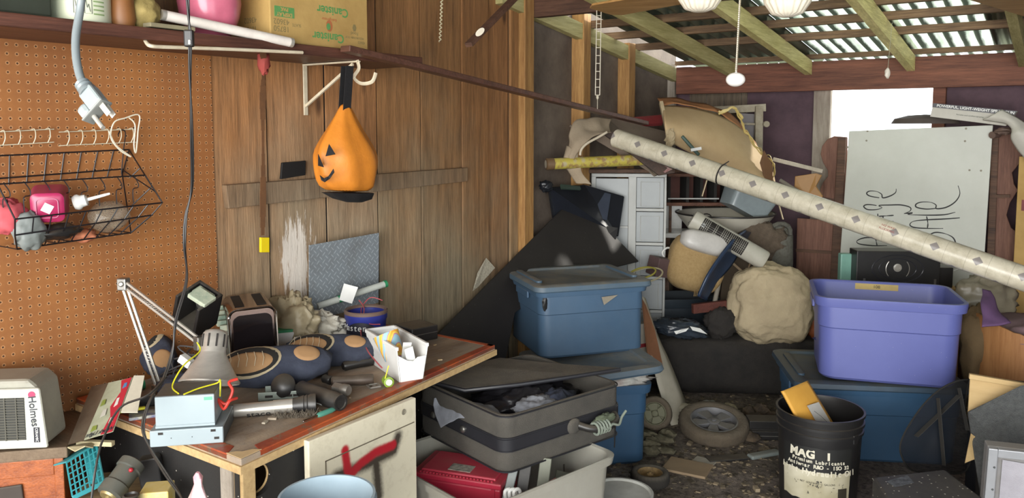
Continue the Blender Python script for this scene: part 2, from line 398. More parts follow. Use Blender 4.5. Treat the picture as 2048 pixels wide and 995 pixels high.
# main garage ceiling over the near part
b = MB(); b.box(-.06, 5.0, -1.6, YH-.02, 2.62, 2.66); b.box(-.06, 5.0, YH-.34, YH-.3, 2.28, 2.62)
struct(b.build('ceiling', mat('dark_roof_boards', '5a4a3a', .8, c2='2e251d', scale=6)))
for yj in (-.8, -.2, .4, 1.0, 1.6, 2.2, 2.8):
    b = MB(); b.box(-.03, 5.0, yj, yj+.04, 2.48, 2.62); struct(b.build('ceiling_joist', m_beamdk))
# far wall
xk = lambda px, py=230: PY(px, py, YF).x
m_dark = mat('dark_sheathing', '604a52', .85, c2='42323a', scale=5, amt=.8, bump=.15)
b = MB(); xa = xk(1500); xb = xk(1640); xw0 = xk(1663); xw1 = xk(1868); zw0 = PY(1750, 300, YF).z; zw1 = zb1
b.box(-.05, .10, YF, YF+.03, 0, 2.0); b.box(xa-.02, xb, YF, YF+.03, 0, zb1-.01)
b.box(xw1, 4.7, YF, YF+.03, 0, zb1-.01); b.box(xb, xw1, YF, YF+.03, 0, zw0-.02)
struct(b.build('wall_far', m_dark))
b = MB()
xx = .10; i = 0
while xx < xa-.02:
    t = rr.uniform(.55, .8); b.tone = (t, t, t); b.box(xx, min(xx+.13, xa-.02)-.004, YF-.004, YF+.02, 0, zb1-.02); xx += .13
struct(b.build('wall_far_planks', wallwood('grey_planks', '8d7c68', '7a6e60')))
m_post = mat('whitewashed_post', 'a39a8d', .8, c2='7c7064', scale=8, amt=.9, bump=.3, stretch=(4, 4, .6))
for i, (p0_, p1_) in enumerate(((1630, 1664), (1866, 1892))):
    b = MB(); b.box(xk(p0_), xk(p1_), YF-.05, YF-.001, 0, zb1-.02); struct(b.build('wall_post', m_post if i == 0 else m_beamred, bevel=.004))
b = MB(); b.box(PY(1327, 180, YB+.06).x, PY(1349, 180, YB+.06).x, YB+.062, YB+.10, 0, PY(1335, 128, YB+.06).z); struct(b.build('corner_post', m_post, bevel=.004))
# window opening: dusty pane
mg, nt, bb, oc = start('window_glass', .05)
tp = nt.nodes.new('ShaderNodeBsdfTransparent'); ms = nt.nodes.new('ShaderNodeMixShader'); ms.inputs[0].default_value = .08; nt.links.new(tp.outputs[0], ms.inputs[1]); nt.links.new(bb.outputs[0], ms.inputs[2]); nt.links.new(ms.outputs[0], nt.nodes['Material Output'].inputs[0])
b = MB(); b.box(xw0, xw1, YF+.012, YF+.016, zw0-.02, zb1-.02); o = struct(b.build('window_1', mg))
b = MB(); b.box(xw0-.01, xw1+.01, YF-.03, YF+.03, zw0-.05, zw0-.02); struct(b.build('window_1_sill', m_post))
# right wall beyond the frame, floor
b = MB(); b.box(4.72, 4.76, 1.2, YF+.03, 0, 2.62); struct(b.build('wall_right', m_tar))
mf, nt, bb, oc = start('grimy_floor', .85)
n1 = noi(nt, oc, 3.2, 8, .7); n2 = noi(nt, oc, 38, 6, .75); n3 = noi(nt, oc, 11, 6, .7)
c = mixc(nt, ramp(nt, n1, [(.38, (0, 0, 0, 1)), (.64, (1, 1, 1, 1))]), lin('5e5449'), lin('93867a'))
c = mixc(nt, ramp(nt, n2, [(.35, (.9, .9, .9, 1)), (.55, (0, 0, 0, 1))]), c, lin('2b2520'))
c = mixc(nt, ramp(nt, n3, [(.62, (0, 0, 0, 1)), (.70, (.8, .8, .8, 1))]), c, lin('b5a98f'))
nt.links.new(c, bb.inputs['Base Color']); bumpit(nt, bb, n2, .8, .02)
b = MB(); b.box(-.06, 6.0, -3.0, YF+.03, -.06, 0); struct(b.build('floor', mf))
# ground outside
b = MB(); b.box(-12, 14, YF+.4, 24, -.35, -.3); struct(b.build('ground_outside', mat('dry_ground', '9b9a80', .9)))

# ================================================================ ON THE LEFT WALL
# pegboard
mp_, nt, bb, oc = start('pegboard', .6)
s = nt.nodes.new('ShaderNodeSeparateXYZ'); nt.links.new(oc, s.inputs[0])
fy = math_(nt, 'SUBTRACT', math_(nt, 'FRACT', math_(nt, 'MULTIPLY', s.outputs[1], 1/.0254)), .5)
fz = math_(nt, 'SUBTRACT', math_(nt, 'FRACT', math_(nt, 'MULTIPLY', s.outputs[2], 1/.0254)), .5)
d2 = math_(nt, 'SQRT', math_(nt, 'ADD', math_(nt, 'MULTIPLY', fy, fy), math_(nt, 'MULTIPLY', fz, fz)))
hole = math_(nt, 'LESS_THAN', d2, .115)
n1 = noi(nt, oc, 3, 6, .65); n2 = noi(nt, oc, 60, 3, .6)
c = mixc(nt, ramp(nt, n1, [(.35, (0, 0, 0, 1)), (.7, (1, 1, 1, 1))]), lin('a06836'), lin('87542e'))
c = mixc(nt, math_(nt, 'MULTIPLY', n2, .35), c, lin('6e4526'))
c = mixc(nt, hole, c, lin('4a2f18')); ring = math_(nt, 'MULTIPLY', math_(nt, 'GREATER_THAN', d2, .115), math_(nt, 'LESS_THAN', d2, .21))
c = mixc(nt, math_(nt, 'MULTIPLY', ring, .4), c, lin('d9a878'))  # pale ring around each hole: its rim highlight painted into the colour
nt.links.new(c, bb.inputs['Base Color'])
ypb = yw(424)
b = MB(); b.box(.004, .009, -.55, ypb, .32, 1.80); o = b.build('pegboard', mp_); recenter(o)
tag(o, 'brown perforated pegboard fixed to the plank wall at the left', 'pegboard')
# shelf
m_shelf = wood('dark_shelf', '6b4436', '35201a', 'y', 1.0, rough=.45)
sh = thing('wall_shelf', 'long dark brown wooden shelf board above the pegboard', 'shelf', T((0, .8, 1.80)))
b = MB(); b.box(.008, .30, -.5, 2.42, 1.795, 1.83); b.build('board', m_shelf, sh, w=True, bevel=.004)
# ivory bracket
m_iv = mat('ivory_metal', 'd8cdb4', .4, c2='a08a6a', scale=20, amt=.4)
yb_ = PX(610, 150, .01).y
br = thing('shelf_bracket', 'ivory metal shelf bracket with diagonal brace below the shelf', 'bracket', T((.01, yb_, 1.60)))
b = MB(); b.bar((.010, yb_, 1.600), (.010, yb_, 1.790), .018, .006, (1, 0, 0)); b.build('upright', m_iv, br, w=True, bevel=.001)
b = MB(); b.bar((.006, yb_, 1.790), (.30, yb_, 1.790), .018, .006); b.build('arm', m_iv, br, w=True, bevel=.001)
b = MB(); b.bar((.012, yb_, 1.635), (.27, yb_, 1.782), .008, .010); b.build('brace', m_iv, br, w=True)
b = MB(); b.tube(spline([(.292, yb_, 1.795), (.30, yb_, 1.765), (.275, yb_, 1.735), (.30, yb_+.01, 1.712), (.335, yb_+.03, 1.718), (.345, yb_+.04, 1.75)]), .0075, 8, flat=.6); b.build('rod_hook', m_iv, br, w=True, smooth=True)
# ivory curtain rod under the shelf
p0_ = PX(290, 80, .27); p1_ = PX(303, 92, .305); p2_ = PX(600, 103, .305)
b = MB(); b.tube(spline([p0_, PX(295, 88, .29), p1_, PX(330, 94, .305), PX(450, 98, .305), PX(605, 105, .305)], 5), .0055, 8)
o = b.build('curtain_rod', m_iv, smooth=True); recenter(o); tag(o, 'thin ivory curtain rod with a bent end hanging under the front edge of the shelf', 'curtain rod')
# long slanting strip from the shelf to the far pile
A = PD(690, 97, 2.80); B = PD(1290, 246, 4.55)
b = MB(); b.bar(A, B, .05, .022); o = b.build('long_board', wood('strip_wood', '6e4a3c', '3c241c', 'x', 1.2, rough=.4), bevel=.003); tag(o, 'long thin dark wooden strip slanting from the shelf end down to the far pile', 'board'); recenter(o)
# diagonal brace stick with oval sticker
A = PD(1045, -20, 3.6); B = PD(937, 90, 3.25)
br = thing('brace_stick', 'short dark wooden stick slanting from the roof with an oval white sticker', 'stick', T(B))
b = MB(); b.bar(A, B, .035, .02, (0, 1, 0)); b.build('stick', m_beamdk, br, w=True, bevel=.002)
p = PD(960, 64, 3.27); b = MB(); b.lathe([(.022, -.001), (.022, .001)], frame(p, RT+UPZ*.9, UPZ), 16, sy=.55); b.build('sticker', mat('sticker_white', 'cfc5b0', .6), br, w=True)
# twisted white cord hanging high on the wall
pts = []; 
for i in range(60):
    p = PX(884-4*i/60, -8+93*i/60, .03); pts.append(p+V((.004*math.sin(i*1.25), .006*math.cos(i*1.25), 0)))
b = MB(); b.tube(pts, .0028, 6); o = b.build('twisted_cord', mat('cord_ivory', 'e6dcb8', .6), smooth=True); recenter(o); tag(o, 'short curly white cord hanging high on the plank wall', 'cord')
# black square plate
b = MB(); p = PX(565, 325, .012); q = PX(562, 358, .012); r_ = PX(611, 350, .012); s_ = PX(612, 321, .012)
b.plate([p, q, r_, s_], .010); o = b.build('junction_plate', mat('black_matt', '1d1c1c', .6), bevel=.002); recenter(o); tag(o, 'small black square plate on the planks just above the wooden rail', 'plate')
# brown strap with yellow tag
m_strap = mat('brown_strap', '6d4a2c', .8, c2='4c3220', scale=30)
st = thing('hanging_strap', 'narrow brown strap hanging down the plank wall with a yellow tag end', 'strap', T(PX(526, 505, .05)))
b = MB(); pts = [PX(524, 95, .30), PX(527, 130, .18), PX(525, 200, .10), PX(526, 330, .06), PX(525, 470, .05)]
sp = spline(pts, 6); 
for i in range(len(sp)-1):
    a_, c_ = sp[i], sp[i+1]; wv = V((0, .009+.004*math.sin(i*.7), 0)); b.para(a_-wv, wv*2, c_-a_, V((.002, 0, 0)))
b.build('webbing', m_strap, st, w=True)
b = MB(); a_ = PX(518, 474, .05); b.para(a_, PX(535, 474, .05)-a_, PX(518, 504, .05)-a_, V((.012, 0, 0))); b.build('tag', mat('yellow_tag', 'e5c916', .5, amt=.2), st, w=True, bevel=.002)
b = MB(); a_ = PX(523, 95, .30); b.blob(PX(527, 120, .2), (.02, .02, .05), .4, 3, seed=4, nu=12, nv=10); b.build('knot', mat('red_rag', '9a4038', .8), st, w=True, smooth=True)
# pumpkin bag
cb = PX(692, 320, .30)
bag = thing('pumpkin_bag', 'orange jack-o-lantern treat bag hanging by a black strap from the bracket hook', 'bag', T(V((cb.x, cb.y, PX(692, 405, .30).z))))
m_or = mat('orange_nylon', 'd8862c', .5, c2='b06420', scale=9, amt=.5, bump=.35, bscale=14); m_blk = mat('black_cloth', '1c1b1d', .7, bump=.2)
def bagpt(px, py, x=.30): return PX(px, py, x)
prof = [(205, 683, 697), (232, 672, 708), (262, 655, 722), (290, 640, 738), (310, 634, 747), (335, 637, 748), (360, 640, 742), (385, 652, 741), (397, 672, 738), (404, 695, 722)]
rings = []
for (py, l_, r2) in prof:
    a_ = bagpt(l_, py); c_ = bagpt(r2, py); mid = (a_+c_)/2; hw = (c_-a_)/2; dp = V((hw.length*.62, 0, 0)) if py > 215 else V((.012, 0, 0)); ring = []
    for k in range(40):
        an = 2*math.pi*k/40; f = 1+.05*math.sin(an*7+py*.02)*(1 if 215 < py < 400 else .3); ring.append(mid+hw*math.cos(an)*f+dp*math.sin(an)*f)
    rings.append(ring)
bg_rings = rings[::-1]
b = MB(); b.rings(bg_rings[2:]); b.build('body', m_or, bag, w=True, smooth=True, sub=1)
b = MB(); b.rings(bg_rings[:3]); b.build('bottom_panel', m_blk, bag, w=True, smooth=True)
b = MB(); a_ = bagpt(690, 232, .30); t_ = PX(693, 132, .32)
for k, dx in enumerate((-.012, .012)):
    b.para(a_+V((dx-.001, -.022, 0)), V((0, .036, 0)), (t_-a_)+V((0, .008, 0)), V((.002, 0, 0)))
b.build('strap', m_blk, bag, w=True)
b = MB()
def bagface(pts):                                  # cloth shapes lying on the bag's front
    out = []
    for px, py in pts:
        i = max(j for j in range(len(prof)) if prof[j][0] <= py); t = (py-prof[i][0])/(prof[i+1][0]-prof[i][0])
        l_ = lerp(prof[i][1], prof[i+1][1], t); r2 = lerp(prof[i][2], prof[i+1][2], t)
        u = max(-.98, min(.98, (px-(l_+r2)/2)/((r2-l_)/2))); a_ = bagpt(l_, py); c_ = bagpt(r2, py); hw = (c_-a_)/2
        # the bulge moves the point towards the room; solve along the same ray
        out.append(bagpt(px, py, .30+hw.length*.62*math.sqrt(1-u*u)+.008))
    return out
for tri in ([(658, 287), (651, 312), (671, 308)], [(637, 308), (648, 334), (637, 331)], [(640, 350), (648, 356), (657, 352), (667, 337), (669, 344), (660, 357), (650, 364), (643, 360)]):
    b.plate(bagface(tri), .002)
b.build('face', m_blk, bag, w=True)
# ================================================================ DESK AND WHAT LIES ON IT
def VP(r, D, z): return V((CAM.x, CAM.y, 0)) + RT*r + FH*D + UPZ*z
def base(px, D, z): return VP((px-PPX)/F*D, D, z)
ZD = .75
K = PZ(482, 918, ZD); KR = PZ(990, 690, ZD); KL = V((.03, K.y-.005, ZD)); KB = V((.03, KR.y, ZD))
dk = thing('workbench', 'old wooden workbench with an orange-painted edge and black cabinet under its dusty top', 'workbench', T((.35, 1.75, 0)))
m_top, nt, bb, oc = start('bench_top', .8)
g = noi(nt, oc, 3, 8, .7, (7, 1, 3)); n2 = noi(nt, oc, 9, 7, .75)
c = mixc(nt, ramp(nt, g, [(.35, (0, 0, 0, 1)), (.65, (1, 1, 1, 1))]), lin('7d6a58'), lin('ae9a82'))
c = mixc(nt, ramp(nt, n2, [(.45, (0, 0, 0, 1)), (.6, (.8, .8, .8, 1))]), c, lin('96897a')); nt.links.new(c, bb.inputs['Base Color']); bumpit(nt, bb, n2, .5, .006)
m_orp, nt, bb, oc = start('orange_paint_worn', .5)
n2 = noi(nt, oc, 16, 7, .75); n3 = noi(nt, oc, 5, 5, .7)
c = mixc(nt, ramp(nt, n3, [(.4, (0, 0, 0, 1)), (.6, (1, 1, 1, 1))]), lin('b4562c'), lin('8e3a26'))
c = mixc(nt, ramp(nt, n2, [(.56, (0, 0, 0, 1)), (.62, (1, 1, 1, 1))]), c, lin('86654e')); nt.links.new(c, bb.inputs['Base Color']); bumpit(nt, bb, n2, .4, .004)
m_chip = mat('raw_chipboard', 'c6a878', .85, c2='a3855a', scale=60, amt=.7)
def inset(p, q, d, side):                          # offset of edge pq
    e = (q-p).normalized(); nrm = V((-e.y, e.x, 0))*side; return p+nrm*d, q+nrm*d
b = MB(); b.plate([KL, V((K.x, K.y, ZD)), V((KR.x, KR.y, ZD)), KB], .018); b.build('top', m_top, dk, w=True, bevel=.002)
b = MB(); b.plate([V((KL.x, KL.y-.004, ZD-.016)), V((K.x+.006, K.y-.006, ZD-.016)), V((KR.x+.006, KR.y+.004, ZD-.016)), V((KB.x, KB.y+.004, ZD-.016))], .02); b.build('top_edge', m_chip, dk, w=True)
b = MB(); e_ = .045; up = UPZ*.0015
Ki = V((K.x-e_, K.y+e_*.9, ZD)); KRi = V((KR.x-.03, KR.y, ZD)); KLi = V((KL.x, KL.y+e_, ZD))
c1 = lerp(K, KR, .05); c0 = lerp(K, KL, .07)
b.plate([c1+up, KR+up, KRi+up, lerp(Ki, KRi, .03)+up], .016); b.plate([KL+up, c0+up, lerp(Ki, KLi, .05)+up, KLi+up], .016)
b.plate([lerp(KR, KB, .0)+up, lerp(KR, KB, .9)+up, lerp(KR, KB, .9)+V((0, -.018, 0))+up, KR+V((0, -.022, 0))+up], .014)
b.build('painted_edging', m_orp, dk, w=True, bevel=.002)
b = MB(); b.add([K+up*1.6+V((.001, -.001, 0)), lerp(K, KR, .055)+up*1.6, lerp(K, KR, .045)+V((-.02, 0, 0))+up*1.6, Ki+up*1.6+V((.012, -.012, 0)), lerp(K, KL, .06)+V((0, .02, 0))+up*1.6, lerp(K, KL, .075)+up*1.6], [(0, 1, 2, 3, 4, 5)]); b.build('bare_corner_chip', mat('bare_chip', 'd8b98a', .8), dk, w=True, solid=.001)
m_bkp = mat('black_painted_board', '2a2928', .6, c2='1b1a1a', scale=6, speck=.9, bump=.1)
b = MB(); b.box(K.x-.06, K.x-.025, K.y+.02, K.y+.06, 0, ZD-.037); b.build('leg', m_chip, dk, w=True, bevel=.003)
b = MB(); b.box(K.x-.11, K.x-.064, K.y+.015, K.y+.05, 0, ZD-.037); b.build('leg', m_post, dk, w=True, bevel=.003)
# front board with a round hole
hy = PX(522, 960, K.x-.03); hr = .04; fx = K.x-.035; n = 32; y0, y1, z0, z1 = K.y+.06, 1.80, .05, ZD-.037
vs = []; fs = []
for k in range(n):
    a = 2*math.pi*k/n; ca, sa = math.cos(a), math.sin(a)
    vs.append(V((fx, hy.y+hr*ca, hy.z+hr*sa)))
for k in range(n): vs.append(vs[k]-V((.02, 0, 0)))
sq = []
for k in range(n):
    a = 2*math.pi*k/n; ca, sa = math.cos(a), math.sin(a); m_ = max(abs(ca), abs(sa)); sq.append(V((fx, hy.y+.06*ca/m_, hy.z+.06*sa/m_)))
o_ = len(vs); vs += sq
for k in range(n):
    k2 = (k+1) % n; fs += [(k, k2, n+k2, n+k), (k, k2, o_+k2, o_+k)[::-1]]
b = MB(); b.add(vs, fs)
for (a0, a1, c0_, c1_) in ((y0, hy.y-.06, z0, z1), (hy.y+.06, y1, z0, z1), (hy.y-.06, hy.y+.06, z0, hy.z-.06), (hy.y-.06, hy.y+.06, hy.z+.06, z1)): b.box(fx-.02, fx, a0, a1, c0_, c1_)
b.build('front_board', m_bkp, dk, w=True)
b = MB(); b.box(.06, K.x-.11, K.y+.03, K.y+.045, .05, ZD-.037); b.build('side_board', m_bkp, dk, w=True)
b = MB(); b.box(.04, .42, KR.y-.05, KR.y-.03, 0, ZD-.037); b.build('end_board', m_bkp, dk, w=True)
b = MB(); b.tube([V((fx-.021, hy.y+.041*math.cos(k*.3), hy.z+.041*math.sin(k*.3))) for k in range(21)], .004, 6, closed=True); b.build('hole_rim', m_chip, dk, w=True, smooth=True)

# white cabinet door with spray paint leaning on the front
def segd(nt, oc, A, B):
    A = V(A); B = V(B); ab = B-A
    def vm(op, a, b_=None, out=0, sc_=None):
        m = nt.nodes.new('ShaderNodeVectorMath'); m.operation = op
        for s_, i in ((a, 0), (b_, 1)):
            if s_ is None: continue
            if hasattr(s_, 'is_output'): nt.links.new(s_, m.inputs[i])
            else: m.inputs[i].default_value = s_
        if sc_ is not None: nt.links.new(sc_, m.inputs['Scale'])
        return m.outputs['Value'] if out else m.outputs[0]
    pa = vm('SUBTRACT', oc, tuple(A)); t = math_(nt, 'DIVIDE', vm('DOT_PRODUCT', pa, tuple(ab), 1), ab.dot(ab), clamp=True)
    pr = vm('SCALE', tuple(ab), None, 0, t); return vm('LENGTH', vm('SUBTRACT', pa, pr), None, 1)
def spray(nt, oc, segs, r):
    d = None
    for A, B in segs:
        s_ = segd(nt, oc, A, B); d = s_ if d is None else math_(nt, 'MINIMUM', d, s_)
    n_ = noi(nt, oc, 120, 3, .7); d = math_(nt, 'ADD', d, math_(nt, 'MULTIPLY', math_(nt, 'SUBTRACT', n_, .5), r*.5)); return d
xd = .815
D1 = PX(617, 884, xd); D2 = PX(832, 793, xd); dz = (D1.z+D2.z)/2
dr = thing('cabinet_door', 'cream cabinet door with a red and black spray-painted X leaning on the workbench front', 'door panel', T((xd, (D1.y+D2.y)/2, .02)))
m_cr, nt, bb, oc = start('cream_sprayed', .45)
L = lambda px, py: tuple(WM[dr].inverted() @ PX(px, py, xd))
def seglist(pts): return [(L(*pts[i]), L(*pts[i+1])) for i in range(len(pts)-1)]
n1 = noi(nt, oc, 14, 5, .7)
c = mixc(nt, ramp(nt, n1, [(.5, (0, 0, 0, 1)), (.75, (.7, .7, .7, 1))]), lin('d8d0b8'), lin('b5aa90'))
dB = spray(nt, oc, seglist([(672, 952), (740, 925), (788, 900), (796, 872)])+seglist([(752, 925), (758, 990)])+seglist([(640, 990), (672, 952)]), .02)
c = mixc(nt, ramp(nt, dB, [(.008, (.95, .95, .95, 1)), (.026, (0, 0, 0, 1))]), c, lin('2a2019'))
dR = spray(nt, oc, seglist([(690, 900), (694, 930), (700, 955), (702, 1000)])+seglist([(700, 950), (722, 925), (752, 903), (786, 889)]), .01)
c = mixc(nt, ramp(nt, dR, [(.011, (1, 1, 1, 1)), (.018, (0, 0, 0, 1))]), c, lin('b0202c'))
nt.links.new(c, bb.inputs['Base Color'])
b = MB(); b.box(xd-.02, xd, D1.y, D2.y, .02, dz); b.build('panel', m_cr, dr, w=True, bevel=.003)
b = MB(); gy0 = PX(650, 915, xd).y; b.box(xd, xd+.0012, gy0, D2.y-.01, dz-.075, dz-.072); b.box(xd, xd+.0012, gy0, gy0+.003, .1, dz-.072); b.build('groove', mat('groove_brown', '6b6250', .8), dr, w=True)
b = MB(); p = PX(807, 823, xd); b.lathe([(.009, 0), (.009, .002), (.006, .002), (.006, .0005)], frame(p, (0, 1, 0), (0, 0, 1)), 16); b.build('screw_hole', mat('hole_grey', '8c8574', .6), dr, w=True)

# ---- lamp
m_al = mat('brushed_metal', 'cfcac0', .3, .55, c2='8a857c', scale=6, amt=.5, stretch=(1, 1, 6)); m_steel = mat('steel', '9a9892', .35, .85); m_chrome = mat('chrome', 'd0ccc8', .12, 1.0)
m_bk = mat('black_plastic', '1b1b1d', .4, dust=.35); m_yel = mat('yellow_line', 'd8d22a', .5)
J0 = PZ(322, 786, ZD+.002); J1 = PD(247, 566, 2.36); J2 = PD(398, 682, 2.26)
lp = thing('desk_lamp', 'silver spring-arm desk lamp with a metal cone shade on the workbench', 'lamp', T(J0))
for nm, A, B, off in (('lower_arm', J0, J1, RT*.007), ('upper_arm', J1, J2, UPZ*.009)):
    b = MB(); b.bar(A+off, B+off, .007, .007); b.bar(A-off, B-off, .007, .007); b.build(nm, m_al, lp, w=True, bevel=.001)
    b = MB(); b.tube([lerp(A, B, .12+.5*i/70)+V((0, 0, 0))+RT*.005*math.cos(i*1.6)+FH*.005*math.sin(i*1.6) for i in range(71)], .0012, 4); b.build('spring', m_steel, lp, w=True)
b = MB(); b.box(-.014, .014, -.014, .014, -.02, .016, T(J1) @ Rz(30)); b.cyl(J1-FH*.02, J1+FH*.02, .008, 12); b.build('elbow_joint', m_steel, lp, w=True, bevel=.003)
b = MB(); b.box(-.02, .02, -.02, .02, -.001, .03, T(J0)); b.build('clamp', m_steel, lp, w=True, bevel=.004)
b = MB(); b.box(-.012, .012, -.012, .012, -.02, .02, T(J2+V((0, 0, -.005)))); b.build('shade_joint', m_steel, lp, w=True, bevel=.003)
S0 = PD(419, 766, 2.20); axis = (PD(432, 660, 2.26)-S0)
Ms = frame(S0, RT, FH); Ms = T(S0) @ axis.to_track_quat('Z', 'Y').to_matrix().to_4x4(); h = axis.length
b = MB(); prof = [(.082, 0), (.083, .004), (.080, .008), (.066, .030), (.047, .062), (.036, .083), (.035, .088), (.0345, h*.93), (.028, h*.99), (.012, h*1.02)]
b.lathe(prof, Ms, 40, cap0=False); b.lathe([(r-.0015, z) for r, z in prof[:-1]], Ms, 40, cap0=False)
b.build('lamp_shade', m_al, lp, w=True, smooth=True)
b = MB()
for k in range(10):
    a = 2*math.pi*k/10+.2; Mk = Ms @ Rz(math.degrees(a)) @ T((.0352, 0, .118)); b.box(-.0012, .0012, -.0025, .0025, -.018, .018, Mk)
b.build('vent_slots', mat('slot_dark', '2b2724', .8), lp, w=True)
b = MB(); pa = [Ms @ V((r*math.cos(a_)*1.02, r*math.sin(a_)*1.02, z)) for (r, z), a_ in zip([(.0285, h), (.0352, .12), (.036, .09), (.052, .055), (.081, .008)], [-1.95, -2.0, -2.0, -2.05, -2.1])]
b.tube(spline(pa, 5), .0014, 6); b.build('yellow_wire', m_yel, lp, w=True)
b = MB(); b.blob(Ms @ V((.052, -.035, .052)), (.010, .004, .008), .3, 4, nu=12, nv=8); b.build('paint_drip', m_yel, lp, w=True, smooth=True)

# black lamp cord hanging from the shelf
b = MB(); pts = [PD(374, -30, 1.9), PD(377, 30, 1.9), PD(380, 75, 1.9), PD(380, 150, 1.92), PD(383, 250, 1.95), PD(384, 370, 2.0), PD(372, 430, 2.0), PD(369, 490, 2.0), PD(373, 560, 2.02), PD(352, 640, 2.03), PD(345, 700, 2.02), PD(328, 755, 1.98), PD(300, 800, 1.9), PD(286, 850, 1.86), PD(297, 890, 1.84), PD(330, 945, 1.8), PD(360, 990, 1.78), PD(375, 1030, 1.75)]
cd = thing('lamp_cable', 'thin black twin cord with an inline switch hanging from above down past the workbench', 'cord', T(pts[-1]))
sp = spline(pts, 6)
for s_ in (-1, 1):
    b = MB(); b.tube([p + RT*.0022*s_*math.cos(i*.25)+FH*.0022*s_*math.sin(i*.25) for i, p in enumerate(sp)], .0024, 6); b.build('strand', m_bk, cd, w=True, smooth=True)
b = MB(); b.box(-.011, .011, -.008, .008, -.022, .018, pose(PD(378, 75, 1.9))); b.build('switch', m_bk, cd, w=True, bevel=.004)
b = MB(); b.box(-.003, .003, -.011, -.008, -.012, .0, pose(PD(382, 80, 1.9))); b.build('switch_button', m_steel, cd, w=True, bevel=.001)
b = MB(); b.tube(spline([PD(330, 755, 1.98), PD(295, 790, 1.9), PD(240, 815, 1.9), PD(205, 880, 1.85), PD(190, 945, 1.8), PD(182, 1010, 1.78)], 6), .003, 6); o = b.build('black_cable', m_bk, smooth=True); recenter(o); tag(o, 'black cord drooping from the bench edge past the teal basket', 'cord')

# ---- metal boxes in front
m_zn = mat('zinc_grey', '95a1a5', .45, .2, c2='85939a', scale=4, amt=.4)
m_zd = mat('zinc_dark', '5c6264', .5, .4, dust=.5)
P1 = PZ(300, 896, ZD); P2 = PZ(447, 886, ZD); yw_ = math.degrees(math.atan2((P2-P1).dot(FH), (P2-P1).dot(RT)))
Mb = pose(P1+V((0, 0, .002)), yw_); wd = (P2-P1).length
dv = thing('slim_drive', 'flat grey metal disc drive lying on the front left corner of the workbench', 'disc drive', Mb)
b = MB(); b.box(0, wd, 0, .16, 0, .042); b.build('case', m_zn, dv, bevel=.002)
b = MB(); b.box(wd, wd+.001, .004, .155, .003, .038); b.build('side_plate', m_zd, dv)
b = MB()
for x_, z_ in ((.02, .034), (wd-.03, .034), (wd-.022, .014)): b.box(x_, x_+.012, -.0008, 0, z_-.003, z_+.003)
for x_ in (.05, .1): b.box(x_, x_+.002, -.0008, 0, .02, .022)
b.build('screw_slots', mat('slot_dark', '2b2724', .8), dv)
Mp = pose(PZ(305, 862, ZD+.046)+RT*.0, yw_+1); Mp = Mb @ T((.012, .012, .044)); 
ps = thing('power_supply', 'grey metal power supply box stacked on the flat disc drive', 'power supply', Mp)
b = MB(); b.box(0, .143, 0, .11, 0, .08); b.build('case', m_zn, ps, bevel=.002)
b = MB(); b.box(.001, .142, .002, .108, .0802, .0815); b.build('top_plate', m_zd, ps)
b = MB(); b.box(0, .143, -.002, 0, 0, .006); b.build('flange', m_zn, ps)
b = MB(); b.box(.118, .138, -.0008, 0, .066, .074); b.build('sticker', mat('green_sticker', '5cb88a', .5), ps)
b = MB(); b.tube(spline([V((.143, .05, .05)), V((.165, .04, .04)), V((.18, .05, .07)), V((.17, .06, .09)), V((.19, .07, .095))], 5), .004, 8); b.tube(spline([V((.143, .05, .05)), V((.16, .03, .03)), V((.175, .03, .05)), V((.19, .05, .05))], 5), .004, 8)
b.build('red_cables', mat('red_wire', 'c2382c', .45), ps, smooth=True)
b = MB(); b.tube(spline([V((.07, .0, .084)), V((.10, .03, .088)), V((.14, .06, .09)), V((.15, .05, .10)), V((.15, .04, .06))], 5), .002, 6); b.tube(spline([V((.055, .01, .084)), V((.03, .06, .09)), V((.05, .10, .13)), V((.08, .16, .15)), V((.07, .18, .17))], 6), .002, 6)
b.build('yellow_cables', m_yel, ps, smooth=True)

# ---- toaster and black carcass beside it
Mt = pose(PZ(512, 742, ZD+.002), 24)
tt = thing('toaster', 'old chrome toaster with dark sides standing at the back of the workbench', 'toaster', Mt @ Ry(-2))
def arch(hx, h_, r, n=6):
    pts = [(-hx, 0), (hx, 0)]
    for k in range(n+1): a = math.pi/2*k/n; pts.append((hx-r+r*math.cos(a), h_-r+r*math.sin(a)))
    for k in range(n+1): a = math.pi/2+math.pi/2*k/n; pts.append((-hx+r+r*math.cos(a), h_-r+r*math.sin(a)))
    return pts
MX = Rx(90)                                        # profile in x-z, extrude towards -y
b = MB(); b.prism(arch(.075, .215, .028), -.24, MX, 0); b.build('shell', mat('toaster_chrome', 'b09a92', .16, 1.0, dust=.35), tt, bevel=.002, smooth=True)
b = MB(); b.tube([V((x_, -.004, z_)) for x_, z_ in arch(.073, .213, .027)][0:], .005, 8, closed=True); b.build('chrome_edge', m_chrome, tt, smooth=True)
b = MB(); b.prism(arch(.062, .18, .024), .003, Rx(90) @ T((0, .012, 0))); b.build('side_panel', mat('dark_mirror', '2a2426', .08, .6), tt, bevel=.001)
b = MB(); b.box(-.0765, -.075, .03, .22, .02, .19); b.build('control_panel', mat('toaster_side', '8d958c', .5, .3, dust=.4), tt)
b = MB(); b.box(-.05, -.02, .03, .21, .2155, .217); b.box(.02, .05, .03, .21, .2155, .217); b.build('bread_slots', mat('slot_dark', '2b2724', .8), tt)
b = MB()
for k in range(9):
    yy = .03+.02*k; b.box(-.10-.006*(k % 3), -.077, yy, yy+.013, .14+.012*(k % 4), .16+.012*(k % 4))
b.build('exposed_mechanism', mat('ivory_parts', 'b8bba4', .5, c2='5e7f70', scale=25, amt=.9), tt, bevel=.002)
Mk = T(PD(394, 618, 2.38)) @ Rz(20) @ Ry(28) @ Rx(20)
